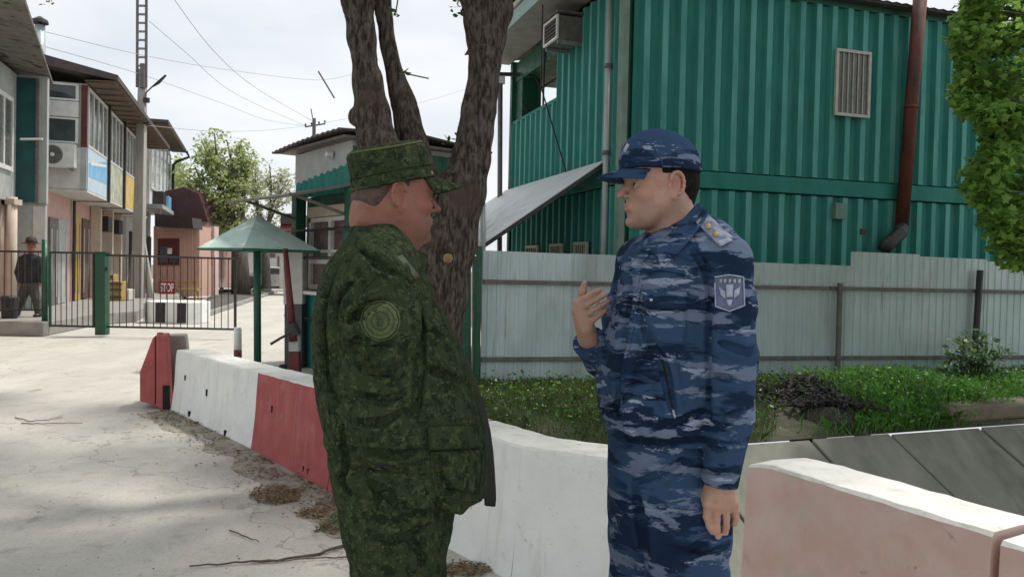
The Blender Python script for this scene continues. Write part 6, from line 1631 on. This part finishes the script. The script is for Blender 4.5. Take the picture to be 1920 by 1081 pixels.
X, Y_, Z = J.xs[:, None, None], J.ys[None, :, None], J.zs[None, None, :]
zc = b(1350, 909, -.185).z; zh = b(1250, 838, -.15).z
az = [b(1371, 780, -.17), b(1350, 905, -.185)]; ta = (az[0].z - Z) / (az[0].z - az[1].z)
ad_ = np.sqrt((X - (az[0].x + (az[1].x - az[0].x) * ta)) ** 2 + (Y_ - (az[0].y + (az[1].y - az[0].y) * ta)) ** 2)
J.F = np.maximum(J.F, np.where(ad_ < .056, zc - .10 * (X - b(1350, 909, -.185).x) - Z, zh - Z).astype(np.float32))
cw = b(1101, 638, .07); dw = (cw - b(1132, 672, .15)).normalized()
J.F = np.maximum(J.F, np.where((X < b(1125, 640).x) & (np.abs(Z - cw.z) < .12), (X - cw.x) * dw.x + (Y_ - cw.y) * dw.y + (Z - cw.z) * dw.z, -1).astype(np.float32))
VJ = J.mesh(1); bv = bvh_of(VJ); jk = obj('jacket', VJ, CB, man, smooth=True)
def patch(name, pts_grid, mat, parent, lift=.003, th=.003, bvh=None, smooth=True):
    g_ = drape(bvh, pts_grid, lift)
    if g_ is None: return None
    return obj(name, MB().grid(g_), mat, parent, smooth=smooth, solid=th)
def strip(name, pts, r_, mat, parent, bvh, lift=.002):
    w = []
    for k in range(len(pts) - 1):
        for s__ in range(5):
            px = pts[k][0] + (pts[k + 1][0] - pts[k][0]) * s__ / 5; py = pts[k][1] + (pts[k + 1][1] - pts[k][1]) * s__ / 5; d = ray(px, py).normalized()
            h_ = bvh.ray_cast(Vector((0, 0, CH)), d)
            if h_[0] is not None: w.append(h_[0] - d * lift)
    if len(w) > 1: return obj(name, MB().tube(w, r_, 6), mat, parent, smooth=True)
def grid_between(A, B_, n=4):
    return [[tuple(A[j][k] + (B_[j][k] - A[j][k]) * i / n for k in range(3)) for j in range(len(A))] for i in range(n + 1)]
def surf(name, A, B_, mat, parent, base, th=.006, n=5, bulge=.006):
    rows = []
    for i, r_ in enumerate(grid_between(A, B_, n)):
        k = i / n; rows.append([P(x_, y_, base + d_ - bulge * math.sin(math.pi * k)) for x_, y_, d_ in r_])
    return obj(name, MB().grid(rows), mat, parent, smooth=True, solid=th, subs=1)
def leaf_collar(A, B_, mat, parent, bvh, lift=.013, th=.005):
    n = 6; m = len(A); g_ = [[(A[j][0] + (B_[j][0] - A[j][0]) * i / n, A[j][1] + (B_[j][1] - A[j][1]) * i / n) for j in range(m)] for i in range(n + 1)]
    pts = drape(bvh, g_, lift); 
    for i in range(n + 1):
        for j in range(m):
            d = ray(*g_[i][j]).normalized(); pts[i][j] = pts[i][j] - d * (.010 * math.sin(math.pi * i / n))
    for _ in range(3):
        q2 = [[p.copy() for p in r] for r in pts]
        for i in range(n + 1):
            for j in range(1, m - 1):
                t_ = ((q2[i][j - 1].y + q2[i][j + 1].y) / 2 - q2[i][j].y) * .5; dd = ray(*g_[i][j]); pts[i][j] = q2[i][j] + dd * (t_ / dd.y)
    return obj('collar', MB().grid(pts), mat, parent, smooth=True, solid=th, subs=1)
def joinVQ(a, b_): return (np.concatenate([a[0], b_[0]]), np.concatenate([a[1], b_[1] + len(a[0])]))
bvu = bvh_of(joinVQ(VJ, VBODY))
leaf_collar([(1311, 378), (1302, 386), (1290, 400), (1274, 418), (1257, 436), (1240, 452), (1228, 464)], [(1330, 396), (1324, 410), (1310, 430), (1293, 452), (1273, 474), (1255, 490), (1240, 507)], CB, jk, bvu)
leaf_collar([(1222, 468), (1214, 462), (1206, 458)], [(1206, 494), (1190, 490), (1174, 482)], CB, jk, bvu, .012)

BL = M('pale_grey_blue_board', (.36, .39, .47), (.12, .14, .22), 30, .7, .2); GOLD = M('tarnished_star', (.5, .36, .2), (.35, .25, .14), 30, .45, .1, metal=.4); WB = M('white_blue_embroidery', (.42, .47, .58), (.30, .34, .45), 60, .8, .4)
ep = patch('shoulder_board', quadgrid([(1300, 412), (1326, 402), (1374, 446), (1350, 462)], 8, 12), BL, jk, .006, .005, bv)
for (px, py) in ((1328, 424), (1342, 438)):
    patch('rank_star', discgrid((px, py), 6, 5, 2, 10), GOLD, jk, .012, .002, bv)
patch('board_edge', quadgrid([(1345, 452), (1366, 446), (1374, 450), (1352, 461)], 3, 6), WB, jk, .011, .002, bv)
patch('chest_pocket', quadgrid([(1204, 578), (1286, 582), (1284, 646), (1208, 640)], 10, 12), CB, jk, .004, .004, bv)
patch('pocket_flap', quadgrid([(1201, 543), (1288, 547), (1289, 582), (1203, 576)], 6, 12), CB, jk, .010, .004, bv)
patch('far_pocket_flap', quadgrid([(1150, 552), (1178, 560), (1172, 588), (1146, 580)], 4, 6), CB, jk, .008, .004, bv)
patch('pocket_button', discgrid((1221, 562), 3, 3, 2, 10), WB, jk, .016, .003, bv)
strip('front_placket', [(1203, 520), (1190, 600), (1168, 690), (1166, 760), (1176, 830)], .004, CB, jk, bv, .001)
strip('zip', [(1242, 672), (1252, 720), (1264, 775)], .0035, DK, jk, bv, -.002)
strip('zip_puller', [(1262, 768), (1266, 786)], .0032, WB, jk, bv, .003)
for nm_, pp_ in (('armhole_seam', [(1302, 442), (1318, 478), (1326, 530), (1328, 590)]), ('hem_seam', [(1146, 820), (1200, 827), (1260, 829), (1310, 826)]), ('cuff_seam', [(1316, 886), (1334, 891), (1352, 893), (1382, 890)]), ('shoulder_seam', [(1262, 476), (1290, 486), (1316, 494)]), ('pocket_stitching', [(1206, 583), (1208, 638), (1282, 643), (1284, 585)])):
    strip(nm_, pp_, .0016, CB, jk, bv, .0012 if 'pocket' not in nm_ else .0065)
# shield patch on the sleeve
PB = M('sleeve_patch_ground', (.13, .16, .26), (.10, .13, .22), 30, .8, .3)
shield = [[(1340 + (1394 - 1340) * j / 8 + (1 if i > 5 else 0) * 0 + (abs(j - 4) * 0), 519 + 62 * i / 8 - (6 * (abs(j - 4) / 4) ** 2 if i == 8 else 0) - (3 * (1 - (abs(j - 4) / 4) ** 2) if i == 0 else 0)) for j in range(9)] for i in range(9)]
pt_ = patch('sleeve_patch', shield, PB, jk, .004, .003, bv)
strip('patch_border', [(1340, 519), (1367, 515), (1394, 519), (1396, 572), (1368, 583), (1342, 574), (1340, 519)], .0018, WB, pt_, bv, .007)
for q4 in ([(1361, 533), (1375, 532), (1374, 556), (1362, 557)], [(1348, 538), (1360, 546), (1360, 560), (1351, 553)], [(1376, 545), (1388, 536), (1386, 552), (1376, 560)], [(1362, 562), (1374, 561), (1371, 572), (1365, 572)]):
    patch('emblem', quadgrid(q4, 3, 3), WB, pt_, .0085, .001, bv)
for px in (1349, 1357, 1366, 1375, 1384): patch('patch_letter', quadgrid([(px, 523), (px + 5, 522.5), (px + 5, 530), (px, 530.5)], 2, 2), WB, pt_, .0085, .001, bv)
# cap
Cp = SDF(g3(hc.x - .16, hc.x + .14, .0035), g3(hc.y - .13, hc.y + .13, .0035), g3(hc.z - .03, hc.z + .16, .0035))
Cp.ell(L(-.006, 0, .022), [.1075, .093, .1015], 0, Mx); Cp.ell(L(.03, 0, .055), [.068, .07, .062], .04, Mx)
X, Y_, Z = Cp.xs[:, None, None], Cp.ys[None, :, None], Cp.zs[None, None, :]
uu = (X - hc.x) * hu.x + (Y_ - hc.y) * hu.y + (Z - hc.z) * hu.z; ff = (X - hc.x) * hf.x + (Y_ - hc.y) * hf.y + (Z - hc.z) * hf.z
Cp.F = np.maximum(Cp.F, (.016 + .06 * ff - uu).astype(np.float32)); Cp.disp(fold_noise(9.1, .004, [(1, 0, .2, 22, 8, 1)]), .02)
VC = Cp.mesh(1); cap = obj('cap', VC, CBC, man, smooth=True); bvc = bvh_of(VC)
Lc = lambda a, b_, d: hc + hf * a + hs * b_ + hu * d
visor('peak', CBC, cap, Lc, R(54), .089, .084, .082, .024, .016, -.014, 1)
mb = MB().tube([Lc(-.006, 0, .1235), Lc(-.006, 0, .128)], [.008, .004], 10); obj('cap_button', mb, CB, cap, smooth=True)
strip('cap_seam', [(1196, 262), (1220, 268), (1240, 300), (1245, 318)], .0016, CB, cap, bvc, .0008)
patch('cap_badge_edge', quadgrid([(1168, 282), (1176, 268), (1180, 272), (1172, 286)], 3, 3), WB, cap, .003, .001, bvc)

# ------------------------------------------------------------------ man in green
YM = 2.05
def g2(px, py, dy=0): return P(px, py, YM + dy)
man2 = thing('person', 'stout man in dark green camouflage uniform and field cap seen from behind on the left', 'person', (g2(750, 700).x, YM, 0))
hc = g2(741, 352); f0 = Vector((math.cos(R(25)), math.sin(R(25)), -.02))
xs = axis(g2(575, 500).x, g2(945, 500).x, .006, [(g2(655, 500).x, g2(850, 500).x)], .003); ys = axis(YM - .30, YM + .34, .0045); zs = axis(-.01, 1.80, .012, [(1.42, 1.76)], .0026)
S = SDF(xs, ys, zs)
SKG2 = skin('weathered_ruddy_skin', (.27, .115, .08), (.30, .14, .10), (.28, .092, .066), facespots(hc, f0, man2.location, 1.0, (.31, .08, .06), (.13, .075, .055), (.2, .06, .055)))
L, hf, hs, hu, Mx = head(S, hc, f0, Vector((-.05, 0, 1)).normalized(), 1.0, .009)
S.cone(L(-.034, 0, -.06), g2(716, 470), .070, .078, .03); S.cone(L(.010, 0, -.105), g2(738, 470), .045, .05, .04)
S.cone(L(-.088, -.03, -.088), L(-.088, .03, -.088), .020, .020, .018); S.cone(L(-.082, -.03, -.06), L(-.082, .03, -.06), .022, .022, .02)
S.loft([(g2(720, 490).z, g2(708, 490).x, YM, .085, .10), (g2(720, 600).z, g2(708, 600).x, YM, .11, .14), (g2(720, 750).z, g2(740, 750).x, YM, .14, .16), (.85, g2(745, 850).x, YM, .13, .14)], .03)
S.cone(g2(712, 500), g2(715, 530, -.17), .05, .045, .03); S.cone(g2(720, 500), g2(740, 530, .17), .05, .045, .03)
S.chain([g2(716, 540, -.18), g2(698, 740, -.19), g2(745, 880, -.17)], [.045, .042, .03], .02)
wr = g2(745, 880, -.17); S.ell(g2(752, 912, -.155), (.034, .018, .042), .015)
for kx, ky, pp in ((742, 925, (740, 950)), (754, 930, (754, 958)), (765, 928, (767, 955)), (774, 920, (778, 945))):
    finger(S, [g2(750, 900, -.16), g2(kx, ky, -.15), g2(*pp, -.145)], .013, .0085, .006)
finger(S, [g2(745, 890, -.15), g2(775, 905, -.13), g2(785, 925, -.125)], .014, .009, .01)
S.chain([g2(742, 540, .19), g2(780, 720, .20), g2(800, 870, .18)], [.045, .042, .03], .02); S.ell(g2(806, 900, .18), (.035, .018, .045), .015)
for kx in (-14, -5, 5, 14): finger(S, [g2(806, 905, .18), g2(808 + kx, 930, .18), g2(808 + kx, 960, .185)], .013, .0085, .005)
lg2 = [[g2(740, 930, -.07), g2(748, 1085, -.06), Vector((g2(748, 1000).x, YM - .05, .46)), Vector((g2(745, 1000).x, YM - .03, .08))], [g2(750, 930, .09), g2(765, 1085, .12), Vector((g2(770, 1000).x, YM + .15, .46)), Vector((g2(772, 1000).x, YM + .17, .08))]]
for lg in lg2: S.chain(lg, [.09, .075, .05, .035], .02); S.cone(lg[3], lg[3] + Vector((.12, .03, -.05)), .035, .025, .02)
cu = (hu - hf * .27).normalized(); scalp_cut(S, lambda a, b_, d: hc + hf * 0 - hu * .006 + cu * d, cu, .030)
VBODY = S.mesh(1); body2 = obj('body', VBODY, SKG2, man2, smooth=True)
for q_ in (-1, 1):
    c = L(.0755, .030 * q_, -.0215); mb = MB(); bm = bmesh.new(); bmesh.ops.create_uvsphere(bm, u_segments=16, v_segments=10, radius=.0128); mb.add([v.co + c for v in bm.verts], [[v.index for v in f_.verts] for f_ in bm.faces]); bm.free()
    e_ = obj('eye', mb, EYEW, body2, smooth=True); mb = MB().tube([L(.0865, .031 * q_, -.0215), L(.0883, .031 * q_, -.0215)], [.0058, .0045], 12); obj('iris', mb, EYED, e_, smooth=True)
    mb = MB().tube([L(.0945, .014 * q_, .0045), L(.0905, .026 * q_, .0085), L(.078, .045 * q_, .0035)], [.003, .0035, .0018], 7); obj('eyebrow', mb, HG, body2, smooth=True)
H = SDF(g3(hc.x - .13, hc.x + .13, .003), g3(hc.y - .12, hc.y + .12, .003), g3(hc.z - .12, hc.z + .08, .003))
H.ell(L(-.0115, 0, .010), [.0990, .0796, .1015], 0, Mx); H.cone(L(-.056, -.02, -.038), L(-.056, .02, -.038), .049, .049, .02)
X, Y_, Z = H.xs[:, None, None], H.ys[None, :, None], H.zs[None, None, :]
ff = (X - hc.x) * hf.x + (Y_ - hc.y) * hf.y + (Z - hc.z) * hf.z; uu = (X - hc.x) * hu.x + (Y_ - hc.y) * hu.y + (Z - hc.z) * hu.z
cut = np.minimum(np.maximum(ff + .036, -.058 - uu), np.maximum(ff - .016, -.004 - uu))
H.F = np.maximum(H.F, cut.astype(np.float32)); scalp_cut(H, lambda a, b_, d: hc - hu * .006 + cu * d, cu, .024); obj('hair', H.mesh(1), HG, body2, smooth=True)
# trousers
T = SDF(axis(g2(600, 900).x, g2(930, 900).x, .006), axis(YM - .30, YM + .36, .007), axis(.03, 1.05, .006))
zy = lambda py, l, r_, ry=.2: zx(py, l, r_, 0, YM, ry)
T.loft([zy(815, 622, 868, .19), zy(860, 620, 868, .20), zy(900, 628, 864, .20), zy(945, 640, 856, .195), zy(985, 648, 848, .18)], .02)
T.chain([g2(738, 950, -.075), g2(745, 1000, -.08), g2(749, 1085, -.075), Vector((g2(748, 1000).x, YM - .05, .46)), Vector((g2(745, 1000).x, YM - .03, .09))], [.125, .122, .112, .092, .085], .03)
T.chain([g2(752, 950, .09), g2(752, 1000, .12), g2(757, 1085, .13), Vector((g2(770, 1000).x, YM + .15, .46)), Vector((g2(772, 1000).x, YM + .17, .09))], [.11, .108, .102, .085, .082], .02)
T.ell(g2(752, 915, -.16), (.085, .06, .075), .05, None)
T.disp(fold_noise(3.3, .013, [(.3, 0, 1, 24, 5, 1), (1, 0, -.5, 20, 5, .9)]), .04); T.half((0, 0, .035), (0, 0, -1))
VT = T.mesh(1); bvt = bvh_of(VT)
groove(T, bvt, [([(655, 865), (650, 900), (663, 928)], .012), ([(695, 900), (715, 925), (700, 950)], .008), ([(712, 905), (740, 938), (775, 958), (820, 960)], .010), ([(700, 872), (745, 866), (790, 872)], .012), ([(760, 1000), (790, 1040), (785, 1081)], .007), ([(690, 1000), (740, 1010), (800, 980)], .007)])
VT = T.mesh(1); obj('trousers', VT, CG, man2, smooth=True); bvt = bvh_of(VT)
for lg in lg2:
    Bt = SDF(g3(lg[3].x - .12, lg[3].x + .26, .008), g3(lg[3].y - .1, lg[3].y + .12, .008), g3(-.02, .2, .008))
    Bt.cone(lg[3] + Vector((0, 0, .1)), lg[3] + Vector((0, 0, -.02)), .06, .054, .03); Bt.ell(lg[3] + Vector((.08, .02, -.035)), (.14, .05, .05), .04); Bt.half((0, 0, .004), (0, 0, -1))
    obj('boot', Bt.mesh(1), BOOT, man2, smooth=True)
# jacket
J = SDF(axis(g2(570, 700).x, g2(960, 700).x, .0042), axis(YM - .33, YM + .30, .0048), axis(g2(750, 985).z, g2(750, 405).z, .0042))
J.loft([zy(436, 672, 752, .09), zy(452, 655, 768, .13), zy(470, 638, 776, .16), zy(495, 619, 788, .18), zy(530, 604, 808, .195), zy(565, 597, 822, .20), zy(610, 593, 845, .205), zy(660, 592, 868, .21), zy(710, 595, 888, .215), zy(760, 602, 902, .215), zy(810, 612, 910, .215), zy(850, 614, 914, .21), zy(900, 620, 914, .21), zy(975, 640, 912, .20)], .02)
J.chain([g2(712, 462), g2(714, 490, -.10), g2(716, 535, -.165)], [.06, .07, .082], .05)
J.chain([g2(716, 535, -.165), g2(712, 610, -.185), g2(702, 700, -.19), g2(705, 765, -.19), g2(728, 820, -.18), g2(748, 862, -.165)], [.084, .084, .077, .072, .068, .064], .02)
J.chain([g2(742, 535, .165), g2(775, 700, .19), g2(800, 850, .18)], [.08, .07, .06], .03)
ring = [g2(730, 452) + Vector((.080 * math.cos(a), .083 * math.sin(a), .0 - .042 * math.cos(a))) for a in np.linspace(0, 6.283, 23)]
J.chain(ring, [.011] * 23, .014); J.chain([p + Vector((.0, 0, -.022)) for p in ring], [.015] * 23, .02)
J.disp(fold_noise(2.2, .0115, [(1, .2, -.6, 18, 4.5, 1), (.15, 0, 1, 20, 5, .75), (.8, .1, .7, 15, 4, .7)]), .045)
VJ = J.mesh(1); bv = bvh_of(VJ)
groove(J, bv, [([(662, 528), (646, 560), (641, 600), (650, 650)], .013), ([(655, 606), (688, 578), (730, 560)], .011), ([(622, 535), (612, 620), (618, 700), (650, 790)], .009), ([(788, 560), (786, 640), (782, 720), (778, 800)], .012), ([(668, 680), (715, 700), (760, 680)], .009), ([(665, 735), (720, 750), (770, 730)], .009), ([(672, 790), (715, 790), (760, 770)], .009), ([(690, 842), (740, 850), (790, 845)], .011), ([(788, 690), (830, 702), (868, 720)], .010), ([(660, 655), (680, 620)], .009), ([(680, 470), (712, 500), (760, 520)], .007), ([(645, 800), (655, 850), (650, 900)], .011), ([(812, 850), (830, 900), (870, 930)], .008), ([(800, 620), (850, 640)], .007), ([(735, 640), (700, 660), (676, 700)], .009)])
J.cone(g2(722, 405), g2(722, 470, 0), .086, .078, .006, 's')
X, Y_, Z = J.xs[:, None, None], J.ys[None, :, None], J.zs[None, None, :]
xp = np.array([g2(px, 900).x for px in (590, 650, 700, 790, 800, 850, 874, 886, 935)]); zp = np.array([g2(700, py, -.15).z for py in (846, 862, 864, 872, 905, 950, 962, 951, 952)])
hem = np.interp(J.xs, xp, zp)[:, None, None]
hem2 = hem - np.where(Y_ > YM, .0, 0)
J.F = np.maximum(J.F, (hem2 - Z).astype(np.float32))
VJ = J.mesh(1); bv = bvh_of(VJ); jk2 = obj('jacket', VJ, CG, man2, smooth=True)
# open front panel, dark lining
surf('open_front_panel', [(858, 640, .02), (890, 730, .02), (908, 800, .02), (914, 880, .03), (905, 950, .03)], [(862, 640, .12), (900, 730, .12), (922, 810, .12), (927, 880, .12), (932, 953, .12)], DK, jk2, YM, .006, 5, .0)
bvu = bvh_of(joinVQ(VJ, VBODY))
leaf_collar([(674, 424), (682, 430), (698, 440), (716, 452), (736, 467), (754, 482), (768, 498)], [(662, 452), (668, 462), (684, 474), (704, 488), (728, 506), (752, 524), (782, 545)], CG, jk2, bvu, .008)
patch('pocket_opening', quadgrid([(702, 866), (796, 862), (795, 868), (704, 873)], 2, 12), DK, jk2, -.004, .006, bvh_of(joinVQ(VJ, VT)))
for nm_, pp_ in (('armhole_seam', [(742, 494), (708, 514), (680, 545), (664, 590), (662, 640)]), ('back_seam', [(640, 486), (618, 540), (608, 620), (612, 720), (620, 800)]), ('sleeve_seam', [(680, 720), (690, 780), (715, 830), (740, 856)]), ('hem_seam', [(806, 930), (850, 944), (900, 940)])):
    strip(nm_, pp_, .0017, CG, jk2, bv, .0012)
OL = M('olive_embroidered_patch', (.105, .125, .05), (.075, .095, .04), 60, .9, .4)
OL2 = M('dark_olive_embroidery', (.045, .07, .032), None, 60, .9, .4)
p_ = patch('round_sleeve_patch', discgrid((713, 601), 37, 38, 7, 32), OL, jk2, .004, .003, bv)
for r_ in (35, 27, 17):
    strip('patch_ring', [(713 + r_ * math.cos(a), 601 + r_ * 1.02 * math.sin(a)) for a in np.linspace(0, 6.283, 13)], .0017, OL2 if r_ != 35 else CG, p_, bv, .0055)
patch('patch_emblem', quadgrid([(706, 590), (720, 590), (718, 612), (708, 612)], 3, 3), OL2, p_, .0085, .001, bv)
patch('shoulder_strap', quadgrid([(744, 482), (753, 478), (786, 518), (778, 524)], 4, 8), M('grey_green_strap', (.085, .095, .062), (.055, .065, .04), 20, .8, .2), jk2, .006, .005, bv)
patch('chest_pocket_flap', quadgrid([(790, 586), (820, 577), (834, 608), (800, 621)], 6, 8), CG, jk2, .008, .005, bv)
patch('waist_pocket_flap', quadgrid([(801, 800), (905, 797), (908, 838), (803, 844)], 6, 12), CG, jk2, .009, .006, bv)
patch('waist_pocket', quadgrid([(806, 846), (904, 842), (898, 925), (815, 910)], 8, 10), CG, jk2, .005, .005, bv)
patch('sleeve_pocket', quadgrid([(675, 650), (742, 648), (738, 705), (678, 700)], 6, 8), CG, jk2, .004, .004, bv)
# field cap
rows = []; TC = SDF(g3(hc.x - .16, hc.x + .14, .0035), g3(hc.y - .14, hc.y + .14, .0035), g3(hc.z - .06, hc.z + .17, .0035))
cu = (hu - hf * .27).normalized(); cf = (hf - cu * hf.dot(cu)).normalized(); cs = cu.cross(cf)
cc0 = hc - hf * .001 - hu * .006
X, Y_, Z = TC.xs[:, None, None] - cc0.x, TC.ys[None, :, None] - cc0.y, TC.zs[None, None, :] - cc0.z
A_ = X * cf.x + Y_ * cf.y + Z * cf.z; B_ = X * cs.x + Y_ * cs.y + Z * cs.z; U_ = X * cu.x + Y_ * cu.y + Z * cu.z
kk = (U_ - .01) / .09; rx = .1065 - .004 * kk; ry = .0935 - .008 * kk
rr = (np.sqrt((A_ / rx) ** 2 + (B_ / ry) ** 2) - 1) * .09; top_ = U_ - .116 + .008 * (B_ / .09) ** 2 ; bot = .012 + .0 * A_ - U_
k_ = .024; h_ = np.clip(k_ - np.abs(rr - top_), 0, None) / k_; d_ = np.maximum(rr, top_) + h_ * h_ * k_ * .25
TC.F = np.maximum(d_, bot).astype(np.float32); TC.disp(fold_noise(4.4, .006, [(1, 0, .1, 26, 9, 1)]), .02)
VC = TC.mesh(1); cap2 = obj('field_cap', VC, CG, man2, smooth=True); bvc = bvh_of(VC)
Lc2 = lambda a, b_, d: cc0 + cf * a + cs * b_ + cu * d
visor('peak', CG, cap2, Lc2, R(52), .099, .086, .078, .018, .008, -.034, 1, thick=.005)
rg = [Lc2(.0965 * math.cos(a), .0840 * math.sin(a), .1075 - .007 * math.sin(a) ** 2) for a in np.linspace(0, 2 * math.pi, 49)]
obj('crown_piping', MB().tube(rg, .0028, 6, cap=False), OL, cap2, smooth=True)
rg = [Lc2(.1068 * math.cos(a), .0945 * math.sin(a), .016) for a in np.linspace(0, 2 * math.pi, 49)]
obj('hem_band', MB().tube(rg, .0035, 6, cap=False), CG, cap2, smooth=True)
rg = [Lc2(.1054 * math.cos(a), .0928 * math.sin(a), .045) for a in np.linspace(R(70), R(-200), 40)]
obj('ear_flap_seam', MB().tube(rg, .0022, 6, cap=False), CG, cap2, smooth=True)

# ------------------------------------------------------------------ far man behind the railing
YF = 16.75; zb = .284
def fm(px, py, dy=0): return P(px, py, YF + dy)
man3 = thing('person', 'distant man in dark jacket, grey trousers and brimmed hat standing behind the left railing', 'person', fm(52, 592))
man3.location.z = zb
S = SDF(g3(fm(15, 500).x, fm(95, 500).x, .014), g3(YF - .3, YF + .3, .014), g3(zb - .01, zb + 1.85, .012))
S.ell(fm(59, 462), (.085, .10, .12), .02); S.ell(fm(59, 468, -.06), (.06, .05, .07), .02); S.cone(fm(59, 465, -.10), fm(59, 469, -.115), .012, .016, .01)
S.cone(fm(58, 472), fm(57, 482), .055, .06, .02); S.loft([(fm(56, 480).z, fm(56, 480).x, YF, .13, .09), (fm(56, 515).z, fm(55, 515).x, YF, .17, .11), (fm(54, 535).z, fm(54, 535).x, YF, .15, .1)], .03)
arms = [[fm(40, 486), fm(34, 510, .02), fm(38, 530, -.05)], [fm(72, 486), fm(79, 508, .02), fm(76, 528, -.05)]]
for a_ in arms: S.chain(a_, [.05, .042, .03], .02); S.ell(a_[2] + Vector((0, -.02, -.05)), (.035, .03, .05), .015)
L3 = [[fm(50, 535), fm(40, 562), fm(30, 589)], [fm(60, 535), fm(69, 562), fm(73, 589)]]
for l_ in L3: l_[2].z = zb + .05; S.chain(l_, [.08, .06, .045], .02)
bd = obj('body', S.mesh(1), SKG, man3, smooth=True)
S = SDF(g3(fm(15, 500).x, fm(95, 500).x, .014), g3(YF - .3, YF + .3, .014), g3(zb + .7, zb + 1.6, .012))
S.loft([(fm(57, 476).z, fm(57, 476).x, YF, .12, .10), (fm(56, 486).z, fm(56, 486).x, YF, .21, .13), (fm(56, 515).z, fm(55, 515).x, YF, .20, .15), (fm(54, 538).z, fm(54, 538).x, YF, .19, .14)], .03)
for a_ in arms: S.chain([a_[0], a_[1], a_[2]], [.075, .065, .055], .03)
S.disp(fold_noise(2, .012, [(.5, 0, 1, 14, 5, 1)]), .04)
obj('jacket', S.mesh(1), M('black_jacket', (.02, .022, .026), (.035, .035, .04), 6, .9, .2), man3, smooth=True)
S = SDF(g3(fm(10, 500).x, fm(95, 500).x, .014), g3(YF - .3, YF + .3, .014), g3(zb, zb + .85, .012))
S.loft([(fm(55, 528).z, fm(55, 528).x, YF, .17, .12), (fm(55, 545).z, fm(54, 545).x, YF, .18, .12)], .02)
for l_ in L3: S.chain(l_, [.115, .09, .075], .02)
S.disp(fold_noise(7, .012, [(.1, 0, 1, 14, 5, 1)]), .04)
obj('trousers', S.mesh(1), M('grey_brown_trousers', (.10, .095, .085), (.07, .068, .06), 6, .9, .2), man3, smooth=True)
for l_ in L3:
    mb = MB().tube([l_[2] + Vector((0, .08, -.01)), l_[2] + Vector((0, -.05, -.01)), l_[2] + Vector((0, -.17, -.02))], [.05, .055, .03], 10, flat=.75); obj('shoe', mb, BOOT, man3, smooth=True)
mb = MB().tube([fm(59, 455), fm(59, 452), fm(59, 446), fm(59, 443)], [.115, .11, .10, .05], 14); hat = obj('hat', mb, M('brown_hat', (.06, .045, .035), None, 6, .8, .1), man3, smooth=True)
mb = MB().tube([fm(59, 456.5), fm(59, 455.2)], [.185, .175], 18); obj('brim', mb, bpy.data.materials['brown_hat'], hat, smooth=True)
